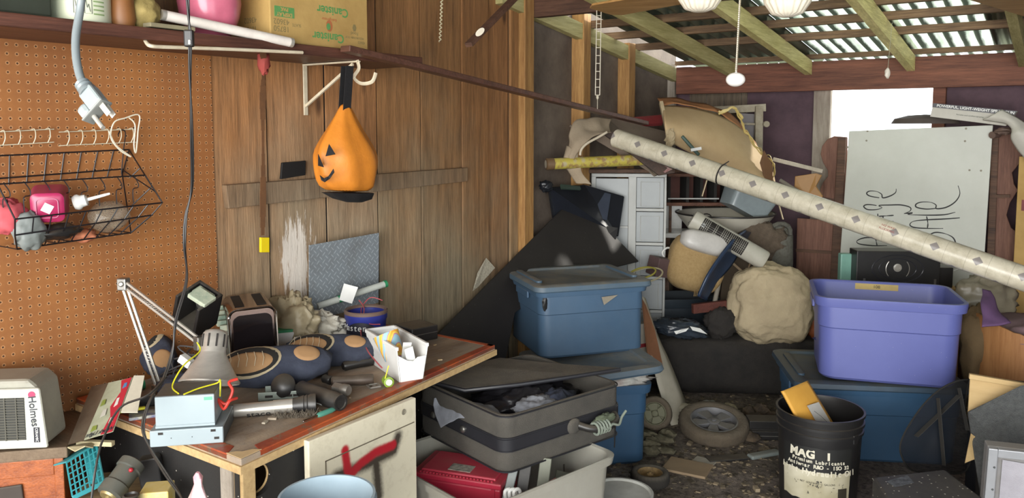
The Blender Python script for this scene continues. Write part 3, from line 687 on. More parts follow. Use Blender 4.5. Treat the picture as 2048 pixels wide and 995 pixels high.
dd = thing('drive_carcass', 'black open plastic drive tray propped against the toaster', 'drive', Mk)
b = MB(); b.box(-.045, .045, -.05, .05, -.065, -.055); b.box(-.045, -.035, -.05, .05, -.065, .06); b.box(.035, .045, -.05, .05, -.065, .06); b.box(-.045, .045, .04, .05, -.065, .06); b.build('frame', m_bk, dd, bevel=.002)
b = MB(); b.lathe([(.03, 0), (.03, .004), (.008, .004), (.008, .008)], T((0, .03, 0)) @ Rx(90), 24); b.build('spindle', m_steel, dd, smooth=True)
b = MB(); b.box(-.03, .03, .0, .035, .03, .058); b.box(-.02, .045, -.03, .02, .055, .07); b.build('circuit_board', mat('ivory_parts', 'b8bba4'), dd, bevel=.003)

# ---- slippers
m_navy = mat('navy_felt', '2c3140', .9, c2='454a58', scale=14, amt=.7, bump=.3); m_tan = mat('tan_suede', 'a58058', .85, c2='8a6a4a', scale=18); m_tan2 = mat('beige_trim', 'b8a888', .85); m_bf = mat('black_felt', '24221f', .9)
def slipper(M, lab, L_=.29):
    s_ = thing('slipper', lab, 'slipper', M, 'patterned felt slippers on the workbench')
    b = MB(); b.blob((0, 0, .032), (L_/2, .055, .038), .10, 2.2, sq=.8, crease=.06); b.build('body', m_navy, s_, smooth=True, ang=180)
    def cap(name, cx_, cy_, rx_, ry_, m_, k=1.0, z_=.006):
        b = MB(); fn = lambda u, v: None
        n_ = 24; vs = []; 
        def zt(x_, y_): q = max(.02, 1-abs(x_/(L_/2*1.02))**2.4-abs(y_/.06)**2.4); return .032+.040*q**.45+z_
        for j in range(7):
            for i in range(n_):
                a = 2*math.pi*i/n_; rr_ = j/6; x_ = cx_+rx_*rr_*math.cos(a); y_ = cy_+ry_*rr_*math.sin(a)
                vs.append(V((x_, y_, zt(x_, y_)-.004*(j == 6))))
        fs = [(j*n_+i, j*n_+(i+1) % n_, (j+1)*n_+(i+1) % n_, (j+1)*n_+i) for j in range(6) for i in range(n_)]
        b.add(vs, fs); return b.build(name, m_, s_, smooth=True, ang=180)
    cap('beige_band', -.060, .004, .080, .052, m_tan2, z_=.003); cap('black_band', -.058, .0, .071, .044, m_bf, z_=.006); cap('tan_insole', -.064, -.010, .062, .030, m_tan, z_=.010)
    cap('tan_patch', .085, .012, .034, .028, m_tan, z_=.004)
    b = MB()
    for k in range(5):
        x_ = -.108+.02*k; b.tube([V((x_, -.028, .080)), V((x_+.004, -.008, .0865)), V((x_, .012, .0855))], .0009, 5)
    b.build('stitches', mat('stitch', 'c9b99a', .8), s_)
    return s_
slipper(pose(PZ(548, 768, ZD)+V((0, 0, .035)), 18, 38) @ Matrix.Scale(1.18, 4), 'navy slipper with tan insole nearest the lamp shade, behind the flashlight')
slipper(pose(PZ(662, 728, ZD)+V((0, 0, .028)), 2, 36) @ Matrix.Scale(1.03, 4), 'navy slipper with tan insole in front of the blue tub')
slipper(pose(PZ(322, 745, ZD)+V((0, 0, .05)), -62, 30, 22), 'navy and tan slipper standing behind the lamp arm near the pegboard', .24)

# ---- flashlight etc.
def along(A, B): return frame(A, B-A, UPZ)
A = PZ(452, 822, ZD+.02); B = PZ(632, 806, ZD+.024); Lf = (B-A).length
fl = thing('flashlight', 'silver barrelled flashlight with a black head and handwriting lying on the workbench', 'flashlight', T(lerp(A, B, .5)-V((0, 0, .02))))
MA = along(A, B) @ Ry(90)                            # z along the barrel
b = MB(); b.lathe([(.017, .02), (.018, .024), (.018, Lf*.52), (.0195, Lf*.52), (.0195, Lf*.74)], MA, 28); b.build('barrel', m_al, fl, w=True, smooth=True)
b = MB(); b.lathe([(.016, Lf*.73), (.021, Lf*.74), (.022, Lf*.80), (.026, Lf*.86), (.024, Lf*.87), (.027, Lf*.90), (.025, Lf*.91), (.028, Lf*.94), (.028, Lf), (.024, Lf), (.02, Lf*.96)], MA, 32); b.build('head', m_bk, fl, w=True, smooth=True)
b = MB(); b.lathe([(.023, Lf*.985), (.024, Lf*.995), (.001, Lf*.99)], MA, 24); b.build('lens', mat('lens', 'a9a795', .1, .5), fl, w=True, smooth=True)
b = MB(); b.lathe([(.013, -.03), (.014, -.01), (.016, .02), (.016, .03)], MA, 20); b.build('tail_cap', m_bk, fl, w=True, smooth=True)
m_ink = mat('marker_ink', '2a2a2a', .6)
Mtx = along(A, B) @ Rx(38) @ T((Lf*.36, -.0, .0185)) ; text('stace', .032, m_ink, fl, WM[fl].inverted() @ Mtx, 'handwriting')
A = PZ(604, 778, ZD+.025); B = PZ(682, 805, ZD+.025)
cn = thing('black_canister', 'black cylindrical canister with small white lettering lying beside the flashlight head', 'canister', T(lerp(A, B, .5)-V((0, 0, .025))))
Lc = (B-A).length; MA = along(A, B) @ Ry(90); b = MB(); b.lathe([(.021, -.01), (.025, -.004), (.025, Lc*.93), (.023, Lc*.95), (.023, Lc), (.018, Lc), (.017, Lc-.004)], MA, 32); b.build('can', m_bk, cn, w=True, smooth=True)
text('POINT OVER BALANCE', .0095, mat('white_print', 'c8c8c4', .5), cn, WM[cn].inverted() @ along(A, B) @ Rx(35) @ T((Lc*.45, 0, .0255)), sx=.8)
A = PZ(568, 772, ZD+.035)
b = MB(); b.lathe([(.012, 0), (.034, .002), (.036, .012), (.030, .02), (.010, .03)], T(A) @ Rz(35) @ Rx(60), 28); o = b.build('rubber_disc', m_bk, smooth=True); recenter(o); tag(o, 'round black rubber disc half tucked under the near slipper', 'disc')
b = MB(); Mq = pose(PZ(562, 800, ZD+.002), 10); b.box(-.065, .065, 0, .05, 0, .006, Mq); b.box(-.065, .065, 0, .004, 0, .026, Mq); b.box(-.05, .06, .046, .05, 0, .03, Mq)
bk = thing('metal_bracket', 'pale green-grey stamped metal bracket between the slipper and the flashlight', 'bracket', Mq); m_gg = mat('green_grey_metal', '98a39a', .45, .3, dust=.4)
b.build('plate', m_gg, bk, w=True, bevel=.001); b = MB()
for x_ in (-.045, .01, .035): b.box(x_, x_+.022, -.0008, 0, .010, .017, Mq)
b.build('slots', mat('slot_dark', '2b2724', .8), bk, w=True)
A = PZ(605, 842, ZD+.006); B = PZ(675, 815, ZD+.008)
sd = thing('screwdriver', 'small screwdriver with a teal handle lying near the bench edge', 'screwdriver', T(A)); MA = along(A, B) @ Ry(90); Ls = (B-A).length
b = MB(); b.lathe([(.002, 0), (.0035, .003), (.003, Ls*.45)], MA, 12); b.build('shaft', m_chrome, sd, w=True, smooth=True)
b = MB(); b.lathe([(.005, Ls*.42), (.008, Ls*.46), (.008, Ls*.8), (.005, Ls*.95), (.001, Ls)], MA, 14); b.build('handle', mat('teal_handle', '4d8a78', .4), sd, w=True, smooth=True)
Mq = pose(PZ(684, 778, ZD+.022), -28); bo = thing('capped_bolt', 'dull grey metal fitting with a round knob end on the workbench', 'bolt', Mq @ T((0, 0, -.02)))
m_pw = mat('pewter', '9a958c', .5, .6, dust=.3)
b = MB(); b.lathe([(.016, -.03), (.018, -.026), (.018, 0)], Mq @ Ry(90), 6); b.build('nut', m_pw, bo, w=True, bevel=.001)
b = MB(); b.lathe([(.017, 0), (.018, .005), (.018, .02), (.014, .026)], Mq @ Ry(90), 24); b.build('knob', m_pw, bo, w=True, smooth=True)
Mq = pose(PZ(752, 776, ZD+.003), 30); b = MB()
for (x0, x1, y0, y1) in ((-.02, .02, 0, .006), (-.02, .02, .03, .036), (-.02, -.014, 0, .036), (.014, .02, 0, .036), (-.004, .004, .005, .022)): b.box(x0, x1, y0, y1, 0, .006, Mq)
o = b.build('belt_buckle', m_pw, bevel=.0015); recenter(o); tag(o, 'small square metal buckle lying near the white bin', 'buckle')
Mq = pose(PZ(778, 764, ZD+.016), 0); bt = thing('green_spool', 'small green round spool with a yellow stick beside the white bin', 'spool', Mq @ T((0, 0, -.016)))
b = MB(); b.lathe([(.015, -.03), (.016, -.02), (.016, 0), (.012, .001), (.012, -.002)], Mq @ Rz(25) @ Rx(90), 24); b.build('body', mat('lime_green', '8aa83a', .4), bt, w=True, smooth=True)
b = MB(); b.lathe([(.011, -.001), (.010, .002)], Mq @ Rz(25) @ Rx(90) @ T((0, 0, .001)), 20); b.build('face', mat('pale_face', 'd5dcc8', .4), bt, w=True)
b = MB(); b.cyl(Mq @ V((-.012, .0, .012)), Mq @ V((-.002, .01, .05)), .002, 6); b.build('stick', m_yel, bt, w=True)
# clutter of dark tools
for (px, py, L_, ang_, r_, lab, kind) in ((716, 718, .11, 38, .016, 'black plastic tool handle leaning between the slipper and the white bin', 'tool_handle'), (640, 735, .05, 10, .017, 'small black plug lying under the slipper tip', 'plug'), (655, 750, .04, -40, .014, 'tiny glossy black coupling beside the grey fitting', 'coupling'), (705, 752, .13, 12, .017, 'dark dusty pipe stub lying across the workbench below the white bin', 'pipe_stub')):
    Mq = pose(PZ(px, py+8, ZD+r_+.001), ang_, 0, 0); b = MB(); b.lathe([(r_*.7, -L_/2), (r_, -L_/2+.006), (r_*.9, 0), (r_, L_*.2), (r_, L_/2-.004), (r_*.8, L_/2)], Mq @ Ry(90), 16)
    o = b.build(kind, m_bk if kind != 'pipe_stub' else mat('dark_brown_metal', '4a3d34', .5, .3, dust=.6), smooth=True); recenter(o); tag(o, lab, kind.replace('_', ' '))
# small white-blue crumbs: box with tiny hardware
for i, (px, py, s_, c_) in enumerate(((545, 838, .012, 'a89a86'), (560, 832, .008, '9c968c'), (530, 845, .010, 'b4aa96'), (640, 822, .006, 'c5b088'), (620, 828, .006, 'c5b088'), (880, 720, .008, 'c9b088'), (870, 690, .007, 'c9b088'), (700, 795, .006, 'b09a7a'))):
    b = MB(); b.box(-s_, s_, -s_*.5, s_*.5, 0, s_*.5, pose(PZ(px, py, ZD+.002), i*40)); o = b.build('wood_chip' if i > 2 else 'metal_scrap', mat('chip_%d' % i, c_, .8), bevel=.001); recenter(o)
    tag(o, ['bent metal scrap nearest the front of the bench, left of two others', 'small metal scrap behind the flashlight shadow near the bench front', 'flat metal scrap closest to the disc drive', 'splinter lying right of the screwdriver handle', 'splinter lying left of the screwdriver handle', 'pale chip on the bare bench end near its right corner', 'pale chip on the bench end behind the other pale chip', 'thin sliver beside the black canister end'][i], 'scrap')
# brush head lying below the flashlight
b = MB(); Mq = pose(PZ(590, 834, ZD+.002), 8)
rr = random.Random(9)
for i in range(260):
    x_ = rr.uniform(-.055, .055); y_ = rr.uniform(-.008, .012); p = Mq @ V((x_, y_, 0)); q = Mq @ V((x_+rr.uniform(-.012, .012), y_+rr.uniform(-.012, .012), rr.uniform(.006, .02))); b.cyl(p, q, .0006, 3)
o = b.build('lint_clump', mat('grey_lint', '6b6255', .95)); recenter(o); o['kind'] = 'stuff'; tag(o, 'clump of grey bristly lint under the flashlight head', 'lint')

# ---- white bin with a paper cone
P1 = PZ(803, 764, ZD); P2 = PZ(843, 756, ZD)
Mq = pose(PZ(823, 760, ZD+.001), 31)
wb = thing('white_bin', 'narrow white plastic bin with a broken front edge at the right of the workbench', 'bin', Mq); m_wp = mat('white_plastic', 'e4e4e0', .35, c2='c8c8c2', scale=8, amt=.4)
w0, w1, ln, hh, t_ = .038, .052, .26, .115, .003
def bq(x0, x1, pts): pass
b = MB()
bot = [V((-w0, 0, 0)), V((w0, 0, 0)), V((w0, ln-.02, 0)), V((-w0, ln-.02, 0))]; top_ = [V((-w1, -.012, hh)), V((w1, -.012, hh)), V((w1, ln, hh)), V((-w1, ln, hh))]
b.plate(bot, -t_)
b.plate([bot[1], bot[2], top_[2], top_[1]], -t_); b.plate([bot[3], bot[0], top_[0], top_[3]], -t_); b.plate([bot[2], bot[3], top_[3], top_[2]], -t_)
b.plate([bot[0], bot[1], lerp(bot[1], top_[1], .68), V((.018, -.007, hh*.66)), V((.004, -.006, hh*.56)), V((-.016, -.006, hh*.60)), lerp(bot[0], top_[0], .78)], -t_)
b.build('body', m_wp, wb, bevel=.001)
b = MB(); b.bar(top_[0]+V((0, 0, -.004)), top_[3]+V((0, 0, -.004)), .01, .012); b.bar(top_[1]+V((0, 0, -.004)), top_[2]+V((0, 0, -.004)), .01, .012); b.bar(top_[2]+V((0, 0, -.004)), top_[3]+V((0, 0, -.004)), .01, .012); b.build('rim', m_wp, wb, bevel=.002)
b = MB(); b.box(.0, .03, .004, .007, .055, .105, Ry(-12)); b.box(-.03, .0, .03, .033, .06, .115, Ry(8)); b.build('broken_flap', m_wp, wb, bevel=.0008)
A = Mq @ V((-.015, .10, .05)); B = A+UPZ*.12-RT*.05+FH*.03
cnn = thing('paper_cone', 'pink, yellow and blue printed paper cone standing in the white bin', 'paper cone', T(A))
mc, nt, bb, oc = start('cone_print', .6); wv = nt.nodes.new('ShaderNodeTexWave'); wv.inputs['Scale'].default_value = 14; wv.inputs['Distortion'].default_value = 3; nt.links.new(oc, wv.inputs[0])
r_ = ramp(nt, wv.outputs['Fac'], [(0, lin('e8a03c')), (.3, lin('e7d65a')), (.5, lin('c85a7a')), (.7, lin('8fb6c4')), (.9, lin('8fb6c4'))]); nt.links.new(r_, bb.inputs['Base Color'])
MA = T(A) @ (B-A).to_track_quat('Z', 'Y').to_matrix().to_4x4(); b = MB(); b.lathe([(.030, -.02), (.044, .085), (.042, .085)], MA, 28, cap0=False, cap1=False); b.lathe([(.042, .085), (.001, .078)], MA, 28, cap0=False); b.build('paper', mc, cnn, w=True, smooth=True)
# ---- blue tub
Mq = pose(PZ(733, 690, ZD+.001)); 
tb = thing('blue_tub', 'round blue plastic tub with a black label and white lettering on the workbench', 'tub', Mq); m_bl = mat('deep_blue_plastic', '2b3484', .35, dust=.2)
b = MB(); b.lathe([(.066, 0), (.074, .10), (.078, .106), (.078, .128), (.074, .13), (.070, .126), (.068, .09), (.06, .09)], None, 40, cap1=False); b.build('body', m_bl, tb, smooth=True)
b = MB(); b.lathe([(.079, .124), (.080, .134), (.076, .138), (.068, .134), (.068, .128)], None, 40, cap0=False, cap1=False); b.build('rim', mat('rusty_brown', '6e5a50', .6), tb, smooth=True)
b = MB(); b.lathe([(.066, .095), (.001, .098)], None, 32, cap0=False); b.build('contents', mat('ash', '6b665e', .9, bump=.6), tb)
b = MB(); b.grid(lambda u, v: V(((.0765+.002*v)*math.cos(-2.6+1.9*u), (.0765+.002*v)*math.sin(-2.6+1.9*u), .035+.068*v*(math.sin(math.pi*u)**.4))), 20, 3); b.build('label', mat('label_black', '22222c', .4), tb, smooth=True)
for i, ch in enumerate('Master'):
    a = -2.48+.20*i; text(ch, .032, mat('white_print', 'c8c8c4', .5), tb, Matrix.Rotation(a+math.pi/2, 4, 'Z') @ T((0, -.0805, .082)) @ Rx(87), 'letter')
# wires
b = MB(); pts = [PD(718, 600, 3.0), PD(728, 615, 2.95), PD(725, 640, 2.85), PD(722, 668, 2.8), PD(735, 700, 2.6), PD(752, 722, 2.5), PD(764, 735, 2.45)]
b.tube(spline(pts, 6), .0022, 6); b.tube(spline([PD(765, 600, 3.0), PD(740, 595, 3.0), PD(722, 620, 2.95), PD(735, 645, 2.85), PD(760, 648, 2.75)], 6), .0018, 6)
o = b.build('red_wires', mat('pinkish_wire', 'b8545a', .45), smooth=True); recenter(o); tag(o, 'loose thin red wires curling over the blue tub and white bin', 'wires')
# plastic bags
m_bag1 = mat('beige_film', 'b0a284', .45, c2='857a60', scale=12, bump=.4, bscale=20, alpha=.93); m_bag2 = mat('white_film', 'd0ccbe', .45, c2='a8a292', scale=10, bump=.5, bscale=25)
b = MB(); b.blob(PZ(590, 690, ZD)+V((0, 0, .09)), (.11, .05, .10), .35, 2.4, seed=3, crease=.35, nu=48, nv=30); o = b.build('plastic_bag', m_bag1, smooth=True, ang=180); recenter(o); tag(o, 'crumpled beige plastic bag behind the toaster against the wall', 'plastic bag')
b = MB(); b.blob(PZ(640, 683, ZD)+V((0, 0, .055)), (.12, .05, .06), .3, 2.6, seed=8, crease=.4, nu=48, nv=30); o = b.build('plastic_bag', m_bag2, smooth=True, ang=180); recenter(o); tag(o, 'crumpled white plastic bag left of the blue tub', 'plastic bag')
Mq = pose(PZ(583, 700, ZD), 22); gb = thing('bulb_box', 'white and green light-bulb carton behind the slippers', 'carton', Mq); b = MB(); b.box(-.06, .045, 0, .06, .02, .075); b.build('carton', m_wp, gb, bevel=.001)
b = MB(); b.box(-.061, .046, -.001, .061, .067, .0765); b.build('green_band', mat('carton_green', '2f8a5a', .5), gb); text('MAZE', .016, m_ink, gb, T((.046, .03, .045)) @ Rz(90) @ Rx(90), sx=.8)
b = MB(); b.box(-.058, .04, .003, .057, 0, .02); b.build('lower_tray', m_bf, gb)
Mq = pose(PZ(560, 700, ZD), 12) @ T((0, .08, 0)); b = MB(); b.box(-.04, .045, 0, .004, 0, .13, Mq); b.plate([Mq @ V((-.04, 0, .13)), Mq @ V((.045, 0, .10)), Mq @ V((.06, .05, .13)), Mq @ V((0, .05, .16))], .002)
o = b.build('paper_flap', mat('pale_green_card', 'a8b08a', .7)); recenter(o); tag(o, 'pale green card flap standing behind the bulb carton', 'card')
# tread plate
m_tread, nt, bb, oc = start('tread_plate', .4, .15)
def diam(ang):
    mp = nt.nodes.new('ShaderNodeMapping'); mp.inputs['Rotation'].default_value = (0, 0, 0); nt.links.new(oc, mp.inputs[0])
    s_ = nt.nodes.new('ShaderNodeSeparateXYZ'); nt.links.new(mp.outputs[0], s_.inputs[0]); return s_
s_ = diam(0); u = math_(nt, 'MULTIPLY', s_.outputs[0], 34); v = math_(nt, 'MULTIPLY', s_.outputs[1], 34)
def lug(su, sv, ou, ov):
    a = math_(nt, 'SUBTRACT', math_(nt, 'FRACT', math_(nt, 'ADD', u, ou)), .5); c_ = math_(nt, 'SUBTRACT', math_(nt, 'FRACT', math_(nt, 'ADD', v, ov)), .5)
    p_ = math_(nt, 'MULTIPLY', math_(nt, 'ADD', a, c_), .707*su); q_ = math_(nt, 'MULTIPLY', math_(nt, 'SUBTRACT', a, c_), .707*sv)
    return math_(nt, 'LESS_THAN', math_(nt, 'SQRT', math_(nt, 'ADD', math_(nt, 'MULTIPLY', p_, p_), math_(nt, 'MULTIPLY', q_, q_))), .34)
l1 = lug(1, 5, 0, 0); l2 = lug(5, 1, .5, .5); l_ = math_(nt, 'MAXIMUM', l1, l2)
c = mixc(nt, l_, lin('8c9499'), lin('b4bac0')); c = mixc(nt, ramp(nt, noi(nt, oc, 6, 5, .7), [(.5, (0, 0, 0, 1)), (.75, (.6, .6, .6, 1))]), c, lin('6b6a66')); nt.links.new(c, bb.inputs['Base Color']); bumpit(nt, bb, l_, .6, .003)
TL = PX(617, 490, .06); TR = PX(757, 465, .06); BL = PX(617, 640, .085); xa_ = (TR-TL); Mtp = frame(TL, xa_, V((.05, 0, 1)))
b = MB(); b.box(0, xa_.length, -.30, 0, 0, .003); o = b.build('tread_plate', m_tread, M=Mtp, bevel=.001); tag(o, 'grey diamond tread metal plate leaning on the wall behind the workbench', 'metal plate')
# white pole and flag
A = PD(635, 612, 3.05); B = PD(768, 568, 3.22); pl = thing('white_tube', 'slanting translucent white tube with a green end leaning over the workbench', 'tube', T(A))
b = MB(); b.cyl(A, B, .013, 16); b.build('tube', mat('milky_tube', 'c4c8c0', .35), pl, w=True, smooth=True); b = MB(); b.cyl(B, B+(B-A).normalized()*.012, .015, 16); b.build('end_cap', mat('carton_green', '2f8a5a'), pl, w=True, smooth=True)
b = MB(); C0 = lerp(A, B, .33); b.plate([C0+V((0, 0, .0))-FH*.02, C0+RT*.05-FH*.02-UPZ*.015, C0+RT*.075+UPZ*.05-FH*.02, C0+RT*.02+UPZ*.065-FH*.02], .002); b.build('paper_flag', m_wp, pl, w=True)
b = MB(); b.tube([lerp(A, B, .30), lerp(A, B, .42)], .0145, 16); b.build('green_clip', mat('carton_green', '2f8a5a'), pl, w=True, smooth=True)
# black box on the end
Mq = pose(PZ(846, 683, ZD+.001), 42); bx = thing('black_case', 'small black plastic case lying against the wall right of the white bin', 'case', Mq)
b = MB(); b.box(-.05, .07, 0, .12, 0, .055); b.build('case', m_bk, bx, bevel=.004); b = MB(); b.box(-.05, .07, -.001, 0, .028, .030); b.build('seam', m_steel, bx)
# newspaper scrap on the wall
m_news = mat('newsprint', 'b8b09c', .8, c2='5c564c', scale=90, amt=.8, stretch=(1, 4, 1)); b = MB(); b.plate([PX(972, 515, .03), PX(990, 535, .04), PX(975, 552, .02), PX(957, 572, .02), PX(945, 582, .02), PX(955, 545, .02)], .001)
o = b.build('newspaper_scrap', m_news); recenter(o); tag(o, 'torn newspaper scrap stuck on the plank wall above the black board', 'newspaper')
# electric clutter behind the lamp
m_wire = mat('grey_wire', '4a4a4c', .5); b = MB(); rr = random.Random(5); c0 = PZ(385, 758, ZD+.02)
for k in range(5):
    pts = [c0+V((rr.uniform(-.07, .07), rr.uniform(-.07, .07), rr.uniform(0, .10))) for _ in range(7)]; b.tube(spline(pts, 6), .0025, 6)
o = b.build('wire_tangle', m_wire, smooth=True); recenter(o); tag(o, 'tangle of dark cables behind the lamp shade', 'cables')
b = MB(); b.box(-.02, .02, -.012, .012, -.01, .014, T(PD(372, 722, 2.3)) @ Rz(20) @ Ry(30)); b.box(-.012, .012, -.008, .008, -.008, .010, T(PD(395, 735, 2.28)) @ Rz(-20)); o = b.build('white_connector', m_wp, bevel=.002); recenter(o); tag(o, 'small white cable connectors left of the lamp shade', 'connector')
b = MB(); b.blob(PZ(372, 790, ZD)+V((0, 0, .03)), (.07, .08, .035), .3, 3, seed=12, crease=.2); o = b.build('dark_cloth', m_navy, smooth=True, ang=180); recenter(o); tag(o, 'bunched dark cloth under the lamp shade behind the power supply', 'cloth')
# ================================================================ ON THE HIGH SHELF, PEGBOARD AND BESIDE THE BENCH
ZS = 1.832
def shelfM(px, x, yaw=0):                           # a spot on the shelf: line of sight through px, given depth x from the wall
    p = PX(px, 60, x); return T(V((x, p.y, ZS))) @ Rz(90+yaw)     # local x along the wall, -y into the room
# cardboard carton: local origin front left bottom
y0 = PX(541, 76, .27).y; y1 = PX(736, 88, .27).y
Mc = T(V((.27, y0, ZS))) @ Rz(90); Wc = y1-y0
cb_ = thing('cardboard_carton', 'worn tan cardboard carton with upside-down green printing on the high shelf', 'carton', Mc)
m_card = mat('carton_card', 'bd9c5e', .8, c2='9c7a42', scale=5, amt=.7, bump=.08)
b = MB(); b.prism([(0, 0), (Wc, 0), (Wc, .24), (0, .24)], .30); b.build('carton', m_card, cb_, bevel=.004)
m_grn = mat('print_green', '4f8a4a', .8, c2='6d9a5c', scale=60, amt=.6); m_faint = mat('print_faint', '8a7a4e', .8); m_rdp = mat('print_orange', 'b06a40', .8)
FX = Rx(90) @ Rz(180)                               # on the front face, upside down
def pr(t_, size, x_, z_, m_, sx=1.0, off=.0005, bold=0.0): return text(t_, size, m_, cb_, T((x_, -off, z_)) @ FX, 'printing', sx=sx, bold=bold, ext=.0003)
u = Wc/195.0
pr('Canister', .042, 110*u, .036, m_grn, bold=.0008); pr('Canister', .042, 120*u, .128, m_grn, bold=.0008)
b = MB(); b.box(8*u, 44*u, -.0008, 0, .083, .117); b.build('green_label', m_grn, cb_)
pr('DISPLAY', .017, 26*u, .092, m_card, off=.0012, bold=.0005); pr('PAK', .017, 26*u, .109, m_card, off=.0012, bold=.0005)
pr('43602', .026, 20*u, .068, m_faint); pr('18750', .026, 20*u, .045, m_faint); pr('SLATE', .014, 48*u, .062, m_faint); pr('Refrigerator', .014, 112*u, .097, m_rdp); pr('Food', .018, 165*u, .06, m_faint); pr('MOUNTAIN TOP', .012, 165*u, .045, m_faint); pr('43602', .014, 180*u, .03, m_faint)
b = MB(); b.lathe([(.020, 0), (.020, .0006)], T((112*u, -.0001, .075)) @ Rx(90), 28, sx=.75); b.build('round_emblem', m_rdp, cb_)
b = MB(); b.lathe([(.012, 0), (.012, .0006)], T((110*u, -.0008, .072)) @ Rx(90), 20, sx=.75); b.build('emblem_center', m_grn, cb_)
b = MB(); b.lathe([(.014, 0), (.014, .0006)], T((165*u, -.0001, .08)) @ Rx(90), 6, sx=.7); b.build('small_emblem', m_faint, cb_)
text('43602', .026, m_faint, cb_, T((-.0006, .10, .075)) @ Rz(-90) @ FX, 'printing'); text('18750', .026, m_faint, cb_, T((-.0006, .10, .045)) @ Rz(-90) @ FX, 'printing')
# pink vase
Mv = shelfM(420, .17); yv = PX(420, 40, .17).y
vs_ = thing('pink_pot', 'glossy pink ribbed plastic pot on the high shelf', 'pot', T(V((.17, yv, ZS))))
b = MB(); n_ = 72; rings = []
for r_, z_ in ((.035, .0), (.055, .004), (.075, .03), (.088, .07), (.093, .11), (.090, .15), (.080, .18)):
    rings.append([V((r_*(1+.05*abs(math.sin(3*a+z_*8)))*math.cos(a), r_*(1+.05*abs(math.sin(3*a+z_*8)))*math.sin(a), z_)) for a in [2*math.pi*k/n_ for k in range(n_)]])
b.rings(rings); b.build('pot', mat('pink_gloss', 'c86a80', .22), vs_, smooth=True, ang=60)
# fluorescent tube lying on things, sticking over the front edge
A = PX(330, 31, .25); B = PX(578, 84, .305)
ft = thing('fluorescent_tube', 'white fluorescent tube lying across the front edge of the high shelf', 'tube light', T(B))
m_tube = mat('tube_white', 'efe6dc', .3); b = MB(); b.cyl(A, B, .0155, 24); b.build('glass_tube', m_tube, ft, w=True, smooth=True)
dv_ = (B-A).normalized(); 
for P_, s_ in ((A, -1), (B, 1)):
    b = MB(); b.cyl(P_, P_+dv_*.012*s_, .016, 20); b.build('end_cap', m_al, ft, w=True, smooth=True)
# white tub with green label
ya = PX(107, 30, .24).y; yb2 = PX(236, 38, .24).y
tw = thing('white_canister', 'white plastic canister with green printed label on the high shelf near the left corner', 'canister', T(V((.20, (ya+yb2)/2, ZS))))
R_ = (yb2-ya)/2*.92; b = MB(); b.lathe([(R_*.96, 0), (R_, .006), (R_, .20), (R_*.9, .22)], None, 48); b.build('canister', mat('cream_plastic', 'd8dcc4', .4, c2='c2cba4', scale=4), tw, smooth=True)
b = MB()
for k in range(9):
    a = -.06+.0; z_ = .018+.011*k; b.grid(lambda u_, v_: V(((R_+.0007)*math.cos(-.02+.40*u_), (R_+.0007)*math.sin(-.02+.40*u_), z_+.004*v_)), 8, 1)
b.build('green_print', mat('pale_green_print', '93ac74', .6), tw)
for a0 in (-.62, -.30):
    b = MB(); f_ = lambda a, z_: V(((R_+.001)*math.cos(a), (R_+.001)*math.sin(a), z_))
    b.tube([f_(a0, .02), f_(a0+.22, .02), f_(a0+.22, .062), f_(a0, .062)], .0008, 4, closed=True); b.tube([f_(a0+.04, .055), f_(a0+.08, .035), f_(a0+.12, .045), f_(a0+.17, .025)], .0008, 4); b.build('pictogram', mat('print_grey', '6b7166', .6), tw)
# dark box, tan jar, yellowed box, teal top
b = MB(); b.box(-.30, .0, -.12, .12, 0, .11, T(V((.15, PX(105, 25, .27).y, ZS))) @ Rz(90)); o = b.build('dark_case', mat('dark_green_case', '33382e', .5, c2='24271f'), bevel=.006); recenter(o); tag(o, 'dark green box at the left end of the high shelf', 'box')
b = MB(); b.lathe([(.03, 0), (.035, .02), (.03, .08), (.02, .11)], T(V((.24, PX(245, 40, .24).y, ZS))), 24); o = b.build('brown_jar', mat('brown_glaze', '8a5a30', .5), smooth=True); recenter(o); tag(o, 'small brown jar between the white canister and the yellowed bag on the shelf', 'jar')
b = MB(); b.blob(V((.22, PX(283, 30, .22).y, ZS+.045)), (.05, .05, .05), .2, 2, seed=2, crease=.2); o = b.build('yellowed_bag', mat('yellowed_paper', 'a8945a', .8, bump=.3), smooth=True, ang=180); recenter(o); tag(o, 'yellowed crumpled paper bag on the shelf', 'bag')
b = MB(); b.lathe([(.018, 0), (.02, .005), (.018, .04)], T(V((.20, PX(292, 5, .20).y, ZS+.115))) @ Ry(70), 18); o = b.build('teal_bottle', mat('teal_plastic2', '2f8488', .4), smooth=True); recenter(o); tag(o, 'small teal bottle end lying on top of the yellowed bag', 'bottle')
b = MB(); b.box(-.07, .07, -.03, .01, 0, .012, T(V((.27, PX(335, 48, .27).y, ZS+.001))) @ Rz(90)); o = b.build('wood_scrap', mat('grey_scrap', '8d8468', .8), bevel=.002); recenter(o); tag(o, 'flat greyish wood scrap on the shelf edge under the white tube', 'scrap')
b = MB(); b.box(-.30, .30, -.01, .10, 0, .15, T(V((.05, PX(310, 30, .05).y, ZS))) @ Rz(90)); o = b.build('wicker_tray', wood('wicker_brown', '6e5030', '3c2a18', 'z', 2), bevel=.004); recenter(o); tag(o, 'brown slatted crate against the wall behind the shelf items', 'crate')

